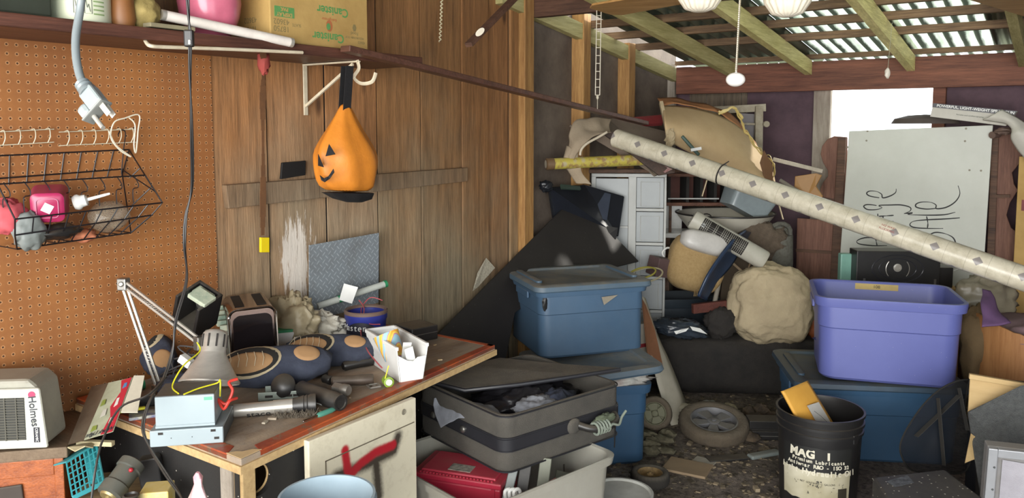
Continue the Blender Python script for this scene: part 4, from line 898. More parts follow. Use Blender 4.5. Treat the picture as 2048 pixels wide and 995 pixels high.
# thick grey cord with plug in the foreground
m_gc = mat('grey_cord', '747c7e', .35); pc = [PD(172, -160, 1.0), PD(166, -40, 1.0), PD(160, 20, 1.0), PD(152, 70, .99), PD(152, 110, .98), PD(158, 145, .97), PD(168, 172, .96)]
pg = thing('extension_cable', 'thick grey power cord with a three-prong plug hanging in the upper left foreground', 'power cord', T(pc[-1]))
b = MB(); b.tube(spline(pc, 8), .0048, 14); b.build('cord', m_gc, pg, w=True, smooth=True)
A = PD(168, 172, .96); B = PD(226, 246, .93); dvv = (B-A).normalized(); MA = T(A) @ dvv.to_track_quat('Z', 'Y').to_matrix().to_4x4(); LP = (B-A).length
b = MB(); pr_ = [(.0055, -.008), (.009, -.004), (.0078, -.001), (.0095, .002), (.0082, .005), (.0102, .008), (.0105, .014)]; b.lathe(pr_, MA, 20); b.build('strain_relief', m_gc, pg, w=True, smooth=True)
side = (RT*dvv.dot(-UPZ)+UPZ*dvv.dot(RT)).normalized()           # across the plug in the view plane
sd_ = dvv.cross(FH).normalized()
Mpl = frame(A+dvv*.010, dvv, -sd_)                 # x along plug, y across
b = MB(); b.box(0, .030, -.010, .010, -.008, .008, Mpl); b.build('plug_body', mat('plug_grey', '8c9494', .4), pg, w=True, bevel=.003)
b = MB(); b.box(.012, .030, .009, .024, -.008, .008, Mpl); b.build('plug_shoulder', mat('plug_grey', '8c9494', .4), pg, w=True, bevel=.005)
b = MB(); b.box(.030, .033, -.011, .024, -.009, .009, Mpl); b.build('plug_face', mat('plug_face', '7a7c78', .5), pg, w=True, bevel=.002)
b = MB(); b.box(.033, .052, -.008, -.001, .003, .0045, Mpl); b.build('prong', m_al, pg, w=True, bevel=.0005)
b = MB(); b.box(.033, .052, -.008, -.001, -.0045, -.003, Mpl); b.build('prong', m_al, pg, w=True, bevel=.0005)
b = MB(); b.cyl(Mpl @ V((.033, .013, 0)), Mpl @ V((.055, .013, 0)), .0028, 12); b.build('ground_pin', m_al, pg, w=True, smooth=True)

# wire hook rails on the pegboard
m_wirei = mat('ivory_wire', 'd0c8ae', .4); m_bw = mat('black_wire', '17161a', .35)
def rail(pxa, pxb, n, lab):
    A0 = PX(pxa, 264, .018); B0 = PX(pxb, 258, .018); A1 = PX(pxa, 291, .03); B1 = PX(pxb, 284, .03)
    r = thing('hook_rail', lab, 'wire rack', T(A1), 'small wire racks on the pegboard')
    b = MB(); b.cyl(A0, B0, .0014, 6); b.build('top_wire', m_wirei, r, w=True); b = MB(); b.cyl(A1, B1, .0014, 6); b.build('bottom_wire', m_wirei, r, w=True)
    for k in range(n):
        t = (k+.5)/n; p = lerp(A0, B0, t); q = lerp(A1, B1, t); b = MB(); b.tube(spline([p-V((.012, 0, 0)), p+V((.014, 0, .003)), lerp(p, q, .5)+V((.02, 0, 0)), q+V((.006, 0, 0))], 4), .0014, 6); b.build('hook', m_wirei, r, w=True, smooth=True)
rail(-12, 108, 4, 'ivory wire hook rack at the left edge of the pegboard'); rail(118, 272, 6, 'longer ivory wire hook rack hanging above the black basket')
b = MB(); b.tube(spline([PX(p[0], p[1], .05) for p in ((218, 262), (232, 290), (262, 313), (240, 300), (222, 275), (228, 245), (250, 236), (278, 230), (276, 262), (272, 304), (268, 290), (270, 250), (258, 235))], 6), .0022, 6); o = b.build('bag_tie', mat('white_tie', 'd9d2bd', .5), smooth=True); recenter(o); tag(o, 'twisted white tie wire looped on the pegboard behind the plug', 'wire')
b = MB(); b.tube(spline([PX(p[0], p[1], .03) for p in ((236, 270), (240, 262), (247, 260), (251, 268), (247, 300), (243, 348))], 6), .0018, 6); o = b.build('peg_hook', m_bw, smooth=True); recenter(o); tag(o, 'black wire peg hook hanging behind the basket right end', 'hook')

# black wire basket: back panel on the wall, front sticking out
XF, XB = .20, .012
def wl(pts, r_=.0022): return [PX(*p) for p in pts]
bs = thing('wire_basket', 'black wire basket hanging on the pegboard full of pink and grey odds and ends', 'basket', T(PX(150, 440, .1)))
TBa, TBb = PX(-20, 312, XB), PX(258, 299, XB); MBa, MBb = PX(-20, 358, XB), PX(243, 338, XB)
TFa, TFb = PX(-5, 368, XF-.05), PX(290, 350, XF-.05); FFa, FFb = PX(30, 438, XF), PX(325, 405, XF); LFa, LFb = PX(30, 470, XF-.02), PX(303, 430, XF-.02); Bfa, Bfb = PX(34, 498, XF-.07), PX(262, 465, XF-.07); Bba, Bbb = PX(-15, 470, XB+.01), PX(215, 470, XB+.01)
wires = [('back_wire', [TBa, TBb]), ('back_wire', [MBa, MBb]), ('top_wire', [TFa, TFb]), ('front_wire', [FFa, FFb]), ('front_wire', [LFa, LFb]), ('bottom_wire', [Bfa, Bfb])]
for nm, w_ in wires: b = MB(); b.cyl(w_[0], w_[1], .0022, 6); b.build(nm, m_bw, bs, w=True, smooth=True)
b = MB()
for k in range(9):
    t = k/8; b.cyl(lerp(TBa, TBb, t), lerp(MBa, MBb, t)-V((0, 0, .02)), .0018, 6)
b.build('back_grid', m_bw, bs, w=True)
b = MB()
for k in range(10):
    t = k/9; a_ = lerp(FFa, FFb, t); c_ = lerp(Bfa, Bfb, t); b.tube([lerp(TFa, TFb, t) if k in (0, 9) else a_, a_, lerp(LFa, LFb, t), c_, lerp(Bfa, Bfb, t)-V((XF-.09, 0, 0))], .0018, 6)
b.build('front_grid', m_bw, bs, w=True)
for P_, Q_, S_, U_, W_ in ((TBb, TFb, FFb, LFb, Bfb), (TBa, TFa, FFa, LFa, Bfa)):
    b = MB(); b.tube([P_, TFb if P_ is TBb else TFa, S_, U_, W_], .0022, 6)
    for t in (.35, .7): b.cyl(lerp(P_, S_, t), lerp(P_, W_, t), .0018, 6)
    if P_ is TBb: b.cyl(MBb, Bfb, .002, 6); b.cyl(MBb, lerp(FFb, TFb, .4), .002, 6)
    b.build('end_grid', m_bw, bs, w=True)
b = MB()
for k in range(8):
    t = (k+.3)/8; p = lerp(TFa, TFb, t); b.tube(spline([p, p+V((0, .012, -.02)), p+V((0, .012, -.035)), p+V((0, -.004, -.04)), p+V((0, -.004, -.08))], 3), .0016, 5)
b.build('divider_hooks', m_bw, bs, w=True)
zb_ = Bfa.z+.004
p = PX(98, 408, .13); Mq = T(p) @ Rz(60) @ Rx(8)
pb = thing('pink_container', 'magenta square plastic container lying on its side in the wire basket', 'container', Mq)
m_pk = mat('magenta_plastic', 'a82c58', .3, c2='8c2048'); b = MB()
b.rings([rrect(.032, .032, .014, 0), rrect(.040, .040, .016, .006), rrect(.043, .043, .018, .05), rrect(.045, .045, .018, .10)]); 
Mx_ = Ry(0)
for i in range(len(b.v)): v = V(b.v[i]); b.v[i] = tuple(V((v.x, -0.05+v.z, v.y)))
b.build('container', m_pk, pb, smooth=True)
b = MB(); b.tube([V((q.x, -.052, q.y)) for q in rrect(.026, .026, .010, 0)], .0012, 6, closed=True); b.build('base_ring', mat('pink_highlight', 'd88aa4', .3), pb)
b = MB(); b.box(-.012, .012, -.0515, -.050, -.012, .012, Ry(30)); b.build('price_sticker', m_wp, pb)
for (px, py, x_, rad, sd2, mm, lab, nm) in ((14, 432, .12, (.04, .05, .045), 5, mat('coral_cloth', 'cc5a62', .8), 'coral pink stuffed toy piece at the left end of the wire basket', 'pink_toy'),
        (58, 462, .15, (.03, .04, .05), 9, mat('grey_plastic2', '7d8380', .5), 'crumpled grey plastic sheet at the left of the wire basket', 'grey_wrap'),
        (105, 463, .12, (.05, .07, .022), 11, m_bk, 'flat black object at the bottom of the wire basket', 'black_case'),
        (168, 470, .10, (.03, .03, .02), 13, mat('peach_cloth', 'c47a58', .8), 'small peach-coloured cloth at the bottom of the wire basket', 'peach_cloth')):
    b = MB(); b.blob(PX(px, py, x_), rad, .3, 2.6, seed=sd2, crease=.15, nu=24, nv=16); o = b.build(nm, mm, smooth=True, ang=180); recenter(o); tag(o, lab, nm.replace('_', ' '))
b = MB(); b.blob(PX(218, 432, .12), (.045, .06, .045), .12, 2, seed=14); o = b.build('clear_package', mat('clear_film', 'a89a86', .15, alpha=.45), smooth=True, ang=180); recenter(o); tag(o, 'clear plastic package at the right of the wire basket', 'package')
b = MB(); Mq = T(PX(163, 402, .16)) @ Rz(55) @ Ry(75); b.lathe([(.018, -.02), (.022, -.012), (.022, -.006), (.017, 0), (.016, .012), (.009, .016), (.0, .016)], Mq, 20); b.lathe([(.005, .016), (.004, .06), (.003, .075)], Mq, 12); o = b.build('baster_tip', mat('white_plastic', 'e4e4e0'), smooth=True); recenter(o); tag(o, 'white and clear squeeze bottle tip in the middle of the wire basket', 'bottle top')

# ---- heater on the orange nightstand
m_orw = wood('orange_wood', 'b0602c', '7a3a18', 'x', 1.4, rough=.45); ZN = .70
N1 = PD(134, 893, 2.05); ZN = N1.z
ns = thing('nightstand', 'orange-stained wooden nightstand at the lower left edge', 'nightstand', T(V((N1.x-.25, N1.y-.2, 0))))
Mn = pose(N1, 13); m_dust = wood('dusty_top', '7d6a54', '5c4a38', 'x', 1.0)
b = MB(); b.box(-.60, 0, 0, .30, -.03, 0, Mn); b.build('top', m_dust, ns, w=True, bevel=.003)
b = MB(); b.box(-.58, -.015, .012, .29, -ZN+.001, -.03, Mn); b.build('body', m_orw, ns, w=True)
b = MB(); b.box(-.035, -.012, .004, .012, -ZN+.03, -.03, Mn); b.build('front_stile', m_orw, ns, w=True, bevel=.002)
b = MB(); b.box(-.58, -.035, .004, .012, -.075, -.03, Mn); b.build('front_rail', m_orw, ns, w=True, bevel=.002)
b = MB(); b.box(-.56, -.12, .003, .011, -.40, -.085, Mn @ Ry(-4)); b.build('drawer', mat('dark_drawer', '3a302a', .7, dust=.3), ns, w=True, bevel=.003)
Mh = pose(PD(97, 868, 2.02), 6) ; Mh = T(V((0, 0, ZN+.004-PD(97, 868, 2.02).z))) @ Mh
ht = thing('ceramic_heater', 'cream ceramic space heater with dark grille on the nightstand', 'heater', Mh)
m_ht = mat('heater_cream', 'cfcfc0', .4, dust=.25); b = MB()
b.prism([(-.30, .005), (-.004, .005), (-.018, .165), (-.30, .165)], -.012, Rx(90), 0); b.build('bezel', m_ht, ht, bevel=.006)
b = MB(); b.prism([(-.30, .008), (-.010, .008), (-.026, .160), (-.05, .185), (-.30, .185)], -.12, T((0, .012, 0)) @ Rx(90), 0); b.build('housing', mat('heater_grey', '9c9a8c', .5, dust=.6), ht, bevel=.01)
b = MB(); b.box(-.30, -.055, -.002, .001, .030, .142); b.build('grille_back', mat('grille_dark', '2c2c26', .6), ht)
b = MB()
for k in range(16): b.box(-.30, -.055, -.004, -.002, .032+.007*k, .0345+.007*k)
for k in range(9): b.box(-.30+.028*k, -.297+.028*k, -.005, -.002, .030, .142)
b.build('grille_bars', mat('grille_bar', '4e4c42', .5, .2), ht)
text('Holmes', .026, mat('print_dark', '2c3038', .5), ht, T((-.034, -.0010, .105)) @ Rx(90) @ Rz(-86), 'brand_lettering', bold=.0004)
b = MB(); b.lathe([(.009, 0), (.009, .001)], T((-.036, -.0002, .149)) @ Rx(90), 20); b.build('round_emblem', mat('emblem_red', 'b0305a', .4), ht)
b = MB(); b.box(-.036, -.021, -.0008, 0, .022, .062); b.build('black_label', mat('label_black', '22222c'), ht); text('CERAMIC', .009, m_wp, ht, T((-.0285, -.0012, .042)) @ Rx(90) @ Rz(-90), 'lettering')

# ---- red printed card, blister
A = PD(183, 772, 2.28); B = PD(265, 754, 2.22); C_ = PD(226, 862, 2.02); D_ = PD(136, 888, 2.06)
wc_ = thing('work_light_card', 'red and white printed packaging card with a dark clear blister propped beside the bench', 'packaging card', T(C_))
b = MB(); m1 = lerp(A, B, .42); m2 = lerp(D_, C_, .36); nrm = (B-A).cross(D_-A).normalized()
if nrm.dot(CAM-A) < 0: nrm = -nrm
b.plate([A, D_, m2, m1], .002); b.build('clear_blister', mat('dark_blister', '4a3a2c', .25, c2='2e241c', dust=.3), wc_, w=True)
b = MB(); b.plate([m1, m2, C_, B], .0015); b.build('printed_card', mat('card_print', 'a8aa92', .5, c2='7e8068', scale=18, amt=.6), wc_, w=True)
Mcd = frame(C_+nrm*.0012, (m2-C_), (B-C_))          # x to the left along bottom, y up
if Mcd.col[2].xyz.dot(nrm) < 0: Mcd = frame(C_+nrm*.0012, (B-C_), (m2-C_))
wcard = (m2-C_).length; hcard = (B-C_).length
inv = WM[wc_].inverted(); ex = (m2-C_).normalized(); ey = (B-C_).normalized()
def cp(a_, b_): return C_+ex*a_*wcard+ey*b_*hcard+nrm*.0015
m_rc = mat('card_red', 'b02436', .45, c2='8c1c2c', scale=10)
b = MB(); b.plate([cp(.02, .0), cp(.42, .0), cp(.30, .3), cp(.45, .5), cp(.25, .75), cp(.4, 1), cp(.02, 1)], -.0008); b.build('red_field', m_rc, wc_, w=True)
for (a_, b0_, s1, s2, k) in ((.75, .15, .10, .05, 0), (.60, .40, .09, .07, 1), (.78, .62, .08, .06, 0), (.2, .22, .07, .05, 2), (.24, .55, .06, .08, 2), (.16, .86, .07, .05, 3)):
    b = MB(); b.plate([cp(a_-s1, b0_-s2*.6)+nrm*.001, cp(a_+s1, b0_-s2)+nrm*.001, cp(a_+s1*.8, b0_+s2)+nrm*.001, cp(a_-s1*.7, b0_+s2)+nrm*.001], -.0006); b.build('picture', [mat('pic_olive', '7e8a3e'), mat('pic_grey', 'b8b4a8'), mat('pic_white', 'd0ccc4'), mat('pic_blue', '4a78a0')][k], wc_, w=True)
Mt_ = frame(cp(.45, .04)+nrm*.001, -ex, -ey); Mt_ = frame(cp(.45, .05)+nrm*.001, ex, ey)
text('Work Light', .020, mat('print_dark', '2c3038'), wc_, inv @ frame(cp(.48, .05)+nrm*.001, (ex), ex.cross(nrm)*-1 if ex.cross(nrm).dot(ey) < 0 else ex.cross(nrm)), 'lettering')
b = MB(); b.plate([B+FH*.01, B+FH*.01+RT*.03, lerp(B, C_, .7)+RT*.045+FH*.01, lerp(B, C_, .7)+FH*.01], .003); b.build('white_backing', mat('backing_white', 'cfc8b4', .6), wc_, w=True)
# bits on the bench behind card
b = MB(); b.box(-.05, .05, -.03, .03, 0, .03, pose(PZ(275, 810, ZD+.002), 30)); o = b.build('battery_pack', m_bk, bevel=.004); recenter(o); tag(o, 'black plastic pack on the left of the bench beside the red card', 'battery pack')
b = MB(); Mq = pose(PZ(268, 772, ZD+.015), 40); b.lathe([(.012, -.03), (.014, 0), (.014, .03)], Mq @ Ry(90), 16); o = b.build('green_glue_cap', mat('green_cap', '2e8a5e', .4), smooth=True); recenter(o); tag(o, 'small green-capped tube by the pegboard left of the lamp arm', 'tube')
Mq = pose(PZ(282, 838, ZD+.001), 25); b = MB(); b.box(-.03, .04, 0, .05, 0, .008, Mq); o = b.build('blue_packet', mat('blue_print', '3e4a8a', .5, c2='c8c8a0', scale=30, amt=.8)); recenter(o); tag(o, 'small blue printed packet at the left of the bench behind the disc drive', 'packet')
b = MB(); b.box(-.05, .03, 0, .012, 0, .008, pose(PZ(268, 822, ZD+.012), 30)); o = b.build('yellow_pen', m_yel, bevel=.002); recenter(o); tag(o, 'yellow marker on the bench left of the power supply', 'marker')

# ---- low crate with clutter under the bench's left end
cz = .585; Mq = T(V((0, 0, -N1.z))) @ pose(N1, 13) @ T((.128, 0, 0))
cr = thing('wooden_crate', 'low wooden crate between the nightstand and the bench holding odds and ends', 'crate', Mq)
m_plk = wood('crate_wood', '8c7450', '5a4630', 'x', 1.0)
b = MB(); b.box(-.11, .11, -.15, .12, cz-.02, cz); b.build('top', m_plk, cr, bevel=.002)
for x0 in (-.11, .085): b = MB(); b.box(x0, x0+.025, -.15, .12, 0, cz-.021); b.build('side', m_plk, cr, bevel=.002)
b = MB(); b.box(-.084, .084, .10, .12, 0, cz-.021); b.build('back', m_plk, cr)
m_teal = mat('teal_plastic', '2f949c', .4, dust=.2)
P_ = [PD(133, 925, 2.02), PD(192, 888, 2.10), PD(207, 962, 2.06), PD(145, 993, 2.0)]
tq = thing('teal_basket', 'teal plastic lattice basket standing on its side beside the nightstand', 'basket', T(P_[3]))
e1 = P_[1]-P_[0]; e2 = P_[3]-P_[0]; nb = e1.cross(e2).normalized(); nb = nb if nb.dot(CAM-P_[0]) > 0 else -nb
G = lambda a_, b_, k=0: P_[0]+(lerp(V((0, 0, 0)), lerp(e1, P_[2]-P_[3], b_), a_))+e2*b_-nb*k
b = MB()
for k in range(8): b.bar(G(k/7, 0), G(k/7, 1), .003, .003, nb)
for k in range(7): b.bar(G(0, k/6), G(1, k/6), .003, .003, nb)
b.build('lattice', m_teal, tq, w=True)
b = MB(); b.plate([G(0, 0, .0), G(0, 0, .06), G(1, 0, .06), G(1, 0, 0)], .004); b.plate([G(1, 0, 0), G(1, 0, .06), G(1, 1, .06), G(1, 1, 0)], .004); b.plate([G(0, .97, .002), G(1, .97, .002), G(1, 1.1, .002), G(0, 1.1, .002)], .004); b.plate([G(1, -.05, 0), G(1.12, -.08, .03), G(1.1, 1.05, .03), G(1, 1.1, 0)], .004)
b.build('walls', m_teal, tq, w=True, bevel=.001)
b = MB(); b.box(-.05, .05, -.005, .01, 0, .012, T(PD(190, 890, 2.08))@Rz(30)); b.plate([PD(135, 895, 2.05), PD(190, 882, 2.1), PD(186, 896, 2.05), PD(170, 893, 2.03), PD(150, 903, 2.02)], .003); o = b.build('torn_paper', mat('torn_cream', 'b8ac88', .8)); recenter(o); tag(o, 'torn cream paper draped on the teal basket', 'paper')
A = PD(222, 985, 1.95); B = PD(266, 925, 2.02)
dr_ = thing('cordless_tool', 'dark grey cylindrical power tool body with a red button on the crate', 'power tool', T(A)); MA = T(A) @ (B-A).to_track_quat('Z', 'Y').to_matrix().to_4x4(); Ld = (B-A).length
m_dg = mat('tool_grey', '4c4e48', .45, dust=.3)
b = MB(); b.lathe([(.020, -.01), (.034, -.005), (.034, Ld*.25), (.030, Ld*.3), (.030, Ld*.75), (.034, Ld*.78), (.033, Ld*1.0), (.025, Ld*1.05)], MA, 28); b.build('body', m_dg, dr_, w=True, smooth=True)
b = MB(); b.blob(lerp(A, B, .75)+(CAM-A).normalized()*.033+RT*.008, (.006, .006, .006), 0, 1, nu=12, nv=8); b.build('red_button', mat('btn_red', 'a82430', .4), dr_, w=True, smooth=True)
b = MB(); b.lathe([(.021, -.014), (.024, -.008), (.02, -.004), (.008, -.006), (.006, -.018)], MA, 20); b.build('chuck', mat('brass_dull', 'a8986a', .4, .6), dr_, w=True, smooth=True)
b = MB(); b.prism(arch(.028, .085, .012), -.04, pose(PD(304, 978, 2.08), 10, 0, -8) @ Rx(90), 0); o = b.build('battery_charger', m_bk, bevel=.004); recenter(o); tag(o, 'black battery charger standing behind the yellow box on the crate', 'charger')
Mq = pose(PD(312, 1004, 1.95), 10); b = MB(); b.box(-.035, .035, -.02, .05, -.02, .035, Mq); o = b.build('yellow_box', mat('yellow_pack', 'cdb24a', .5, c2='d8cfae', scale=8, amt=.9), bevel=.003); recenter(o); tag(o, 'yellow and cream box on the crate below the black charger', 'box')
b = MB(); b.lathe([(.018, -.03), (.020, 0), (.016, .003), (.014, -.002)], T(PD(262, 990, 1.9)), 20); o = b.build('black_cup', m_bk, smooth=True); recenter(o); tag(o, 'small black cup on the crate between the tool and the yellow box', 'cup')
# pink toy plastic
b = MB(); Mq = T(PD(398, 1010, 1.75)); b.rings([[Mq @ V((x_*(1+.3*math.cos(a*2+z_*30))*math.cos(a), x_*.6*math.sin(a), z_)) for a in [2*math.pi*k/20 for k in range(20)]] for x_, z_ in ((.035, -.05), (.034, 0), (.022, .03), (.014, .05), (.016, .068), (.006, .078))]); o = b.build('pink_bottle', mat('pink_film', 'd88a98', .35, c2='e6e0dc', scale=12, amt=.9), smooth=True); recenter(o); tag(o, 'crumpled pink and white plastic poking up in front of the bench leg', 'plastic wrapper')
# ================================================================ TOTES, SUITCASE AND FLOOR ITEMS
def seg_ring(hx, hy, r, z, cx=0, cy=0): return rrect(hx, hy, r, z, 6, cx, cy)
def tote(M, w_, d_, h_, label, m_, name='storage_tote', taper=.90, group=None, lid=None, lidm=None, r_=.05, open_=True, inm=None):
    t = thing(name, label, 'storage tote', M, group); hx, hy = w_/2, d_/2; b = MB(); k = taper
    R = []
    R += [seg_ring(hx*k-.01, hy*k-.01, r_, 0), seg_ring(hx*k, hy*k, r_, .012), seg_ring(lerp(hx*k, hx-.022, .62), lerp(hy*k, hy-.022, .62), r_, h_*.62), seg_ring(lerp(hx*k, hx-.022, .62)+.005, lerp(hy*k, hy-.022, .62)+.005, r_, h_*.635),
          seg_ring(hx-.018, hy-.018, r_, h_*.88), seg_ring(hx-.004, hy-.004, r_, h_*.89), seg_ring(hx, hy, r_, h_*.97), seg_ring(hx, hy, r_, h_), seg_ring(hx-.016, hy-.016, r_*.9, h_), seg_ring(hx-.022, hy-.022, r_*.9, h_*.97),
          seg_ring(hx*k-.006, hy*k-.006, r_*.9, .02)]
    b.rings(R); b.build('body', m_, t, smooth=True, ang=35)
    for s_ in (-1, 1):
        b = MB(); b.box(s_*(hx-.006)-.006, s_*(hx-.006)+.006, -hy*.35, hy*.35, h_*.80, h_*.9); b.build('handle', m_, t, bevel=.004)
    if lid:
        lm = lidm or m_; ML = lid if isinstance(lid, Matrix) else T((0, 0, h_-.012)); b = MB(); a, c = hx+.012, hy+.012
        R = [seg_ring(a, c, r_, 0), seg_ring(a+.004, c+.004, r_, .006), seg_ring(a, c, r_, .026), seg_ring(a-.012, c-.012, r_, .032), seg_ring(a-.05, c-.05, r_, .032), seg_ring(a-.062, c-.062, r_*.9, .022)]
        R = [[ML @ v for v in q] for q in R]; b.rings(R); b.build('lid', lm, t, smooth=True, ang=35)
        for s_ in (-1, 1):
            b = MB(); b.rings([[ML @ v for v in q] for q in (seg_ring(.016, c*.62, .015, .030, s_*(a-.052)), seg_ring(.016, c*.62, .015, .040, s_*(a-.052)), seg_ring(.010, c*.55, .009, .042, s_*(a-.052)))]); b.build('lid_handle', lm, t, smooth=True, ang=35)
    return t
m_tb = mat('tote_blue', '48647f', .4, c2='3a536c', scale=3, amt=.5, dust=.55, dustc='8c8a80'); m_tl = mat('tote_lid_blue', '4a6478', .5, c2='3a5064', scale=4, dust=.95, dustc='8a8578')
m_pur = mat('tote_purple', '6168a6', .42, c2='555b98', scale=3, amt=.4, speck=.35)
m_tt = mat('tote_teal_blue', '35597a', .42, c2='2a4660', scale=3, dust=.45, dustc='7a7a70')
# left stack
lo = tote(pose(VP(.335, 3.78, 0), 10), .56, .50, .38, 'blue tote at the bottom of the left stack with its lid ajar over plastic bags', m_tt, lid=pose(V((0, 0, 0)), 0))
for o in list(lo.children):
    if o.name.startswith('lid'): bpy.data.objects.remove(o)
ML = T((.03, -.02, .398)) @ Rz(4) @ Ry(-4); hx, hy = .285, .26; b = MB()
b.rings([[ML @ v for v in q] for q in (seg_ring(hx, hy, .05, .02), seg_ring(hx+.006, hy+.006, .05, .03), seg_ring(hx, hy, .05, .052), seg_ring(hx-.05, hy-.05, .05, .054), seg_ring(hx-.06, hy-.06, .05, .046))]); b.build('lid', m_tl, lo, smooth=True, ang=35)
b = MB(); b.blob(V((.09, -.18, .385)), (.18, .06, .042), .3, 3, seed=21, crease=.4, nu=40, nv=20, M=WM[lo]); o = b.build('plastic_bags', mat('crinkled_film', 'c4c4bc', .3, c2='9a6a60', scale=14, bump=.5, bscale=30), smooth=True, ang=180); recenter(o); tag(o, 'crinkled clear plastic bags squeezed under the ajar lid of the lower left tote', 'plastic bag')
A = VP(.141, 3.69, 0); wdt = .57; Mu = T(V((0, 0, .458))) @ T(VP(.141+(.666-.141)/2-.155*.5+.0, 0, 0)-V((CAM.x, CAM.y, 0))*0) if False else None
ctr = VP((.141+.666)/2-.158/2, (3.69+3.86)/2+.485/2, .458)
up_ = tote(pose(ctr, 18), .585, .50, .335, 'blue tote with a dusty lid on top of the left stack', m_tb, lid=True, lidm=m_tl, taper=.93)
b = MB(); Mq = WM[up_]; b.add([Mq @ V(p) for p in ((.03, -.2515, .285), (.115, -.2515, .29), (.045, -.2475, .245))], [(0, 1, 2), (2, 1, 0)]); b.build('sticker_remnant', mat('sticker_white', 'cfc5b0'), up_, w=True, solid=.001)
b = MB(); b.blob((0, 0, 0), (.012, .006, .035), .3, 3, M=Mq @ T((-.255, -.235, .27))); b.build('latch', m_bk, up_, w=True, smooth=True)
# right stack
lo2 = tote(pose(VP(1.74, 3.86, 0), -7), .76, .56, .36, 'dark blue lidded tote at the bottom of the right stack', m_tt, lid=True, lidm=mat('lid_dark_dusty', '3a5064', .5, c2='26333d', dust=.9, dustc='55554c'), group=None)
ctr = VP((1.366+1.964)/2+.22/2, (3.61+3.43)/2+.50/2, .392)
pu = tote(pose(ctr, -17), .645, .50, .385, 'purple-blue open tote on top of the right stack', m_pur, taper=.90, r_=.075)
b = MB(); b.box(-.10, .10, .2255, .227, .345, .375); b.build('tape_strip', mat('masking_tape', 'c8b070', .7), pu); text('108', .022, m_ink, pu, T((0, .2250, .36)) @ Rx(90), 'handwriting')
b = MB(); b.lathe([(.018, 0), (.02, .01), (.02, .08), (.01, .095)], Mq, 16) if False else b.lathe([(.020, 0), (.021, .02), (.021, .09), (.012, .11), (.001, .112)], WM[pu] @ T((-.24, -.07, .225)), 18); o = b.build('white_spray_nozzle', m_wp, smooth=True); recenter(o); tag(o, 'small white bottle tip inside the purple tote at its left', 'bottle')
b = MB(); b.blob((0, 0, .0), (.26, .17, .10), .25, 3, M=WM[pu] @ T((0, 0, .12)), seed=31, crease=.3); o = b.build('clothes_heap', mat('blue_cloth', '4a5296', .85, c2='39406e'), smooth=True, ang=180); recenter(o); tag(o, 'heap of blue cloth at the bottom of the purple tote', 'clothes')

# suitcase
Cn = VP(-.022, 2.50, .0); e1 = (VP(.403, 2.85, 0)-Cn); e2 = (VP(-.354, 2.89, 0)-Cn); z0s, z1s = .425, .625
Msc = pose(VP(-.022+(.425-.332)/2, 2.50+(.35+.39)/2, z0s), math.degrees(math.atan2(.35, .425)))
sc_ = thing('suitcase', 'half-open black and grey fabric suitcase overflowing with clothes on the clear tote', 'suitcase', Msc); hx, hy, hh = e1.length/2, e2.length/2, z1s-z0s
m_sf = mat('suitcase_fabric', '55514a', .85, c2='343331', scale=5, amt=.8, bump=.5, bscale=300, dust=.5); m_sb = mat('suitcase_band', '2c2c30', .35)
b = MB(); rr_ = .045
b.rings([seg_ring(hx-.02, hy-.02, rr_, 0), seg_ring(hx-.003, hy-.003, rr_, .012), seg_ring(hx, hy, rr_, .03), seg_ring(hx, hy, rr_, hh-.01), seg_ring(hx-.003, hy-.003, rr_, hh), seg_ring(hx-.012, hy-.012, rr_, hh), seg_ring(hx-.012, hy-.012, rr_, .03)]); b.build('shell', m_sf, sc_, smooth=True, ang=40)
b = MB(); b.rings([seg_ring(hx+.001, hy+.001, rr_, hh*.40), seg_ring(hx+.005, hy+.005, rr_, hh*.42), seg_ring(hx+.005, hy+.005, rr_, hh*.60), seg_ring(hx+.001, hy+.001, rr_, hh*.62)], False, False); b.build('band', m_sb, sc_, smooth=True, ang=40)
for z_ in (.012, hh-.004, hh*.40, hh*.62):
    b = MB(); b.tube(seg_ring(hx+.002, hy+.002, rr_, z_), .003, 6, closed=True); b.build('piping', m_sb, sc_, smooth=True)
for P_ in ((-hx-.004, -.04), (-hx-.004, .14)): b = MB(); b.lathe([(.012, 0), (.012, .006), (.008, .010), (.001, .011)], T((P_[0], P_[1], hh*.5)) @ Ry(-90), 18); b.build('stud', m_steel, sc_, smooth=True)
b = MB(); b.lathe([(.028, 0), (.028, .004), (.020, .010), (.012, .011)], T((.03, -hy-.004, hh*.5)) @ Rx(90), 20, sx=1.1); b.build('handle_mount', m_sf, sc_, smooth=True)
b = MB(); b.tube(spline([(.05, -hy-.010, hh*.5), (.08, -hy-.045, hh*.45), (.14, -hy-.055, hh*.42), (.20, -hy-.045, hh*.45), (.225, -hy-.010, hh*.5)], 5), .013, 12); b.build('handle', m_bk, sc_, smooth=True)
rr = random.Random(4); m_rope = mat('grey_rope', '7c8278', .85, c2='6f7a6a', scale=80, amt=.8)
b = MB(); y_ = -hy-.048; b.tube([V((.085+.0011*k, y_+.019*math.cos(k*.5), hh*.44+.021*math.sin(k*.5))) for k in range(60)], .0045, 7); b.build('tied_cord', m_rope, sc_, smooth=True)
b = MB(); b.tube(spline([(.10, y_-.015, hh*.5), (.13, y_-.02, hh*.42), (.16, y_-.018, hh*.47), (.19, y_-.02, hh*.43), (.215, y_-.01, hh*.52), (.235, y_-.012, hh*.62)], 6), .0045, 7); b.build('cord_end', m_rope, sc_, smooth=True)
b = MB(); b.blob((.15, y_+.012, hh*.52), (.05, .016, .02), .4, 3, seed=77, crease=.3); b.build('cord_knot', mat('olive_rag', '5c6450', .85, c2='43483a'), sc_, smooth=True, ang=180)
b = MB(); b.tube([V((.19, -hy-.05, hh*.35)), V((.185, -hy-.052, hh*.0))], .006, 8, flat=.4); b.build('strap_end', m_bk, sc_)
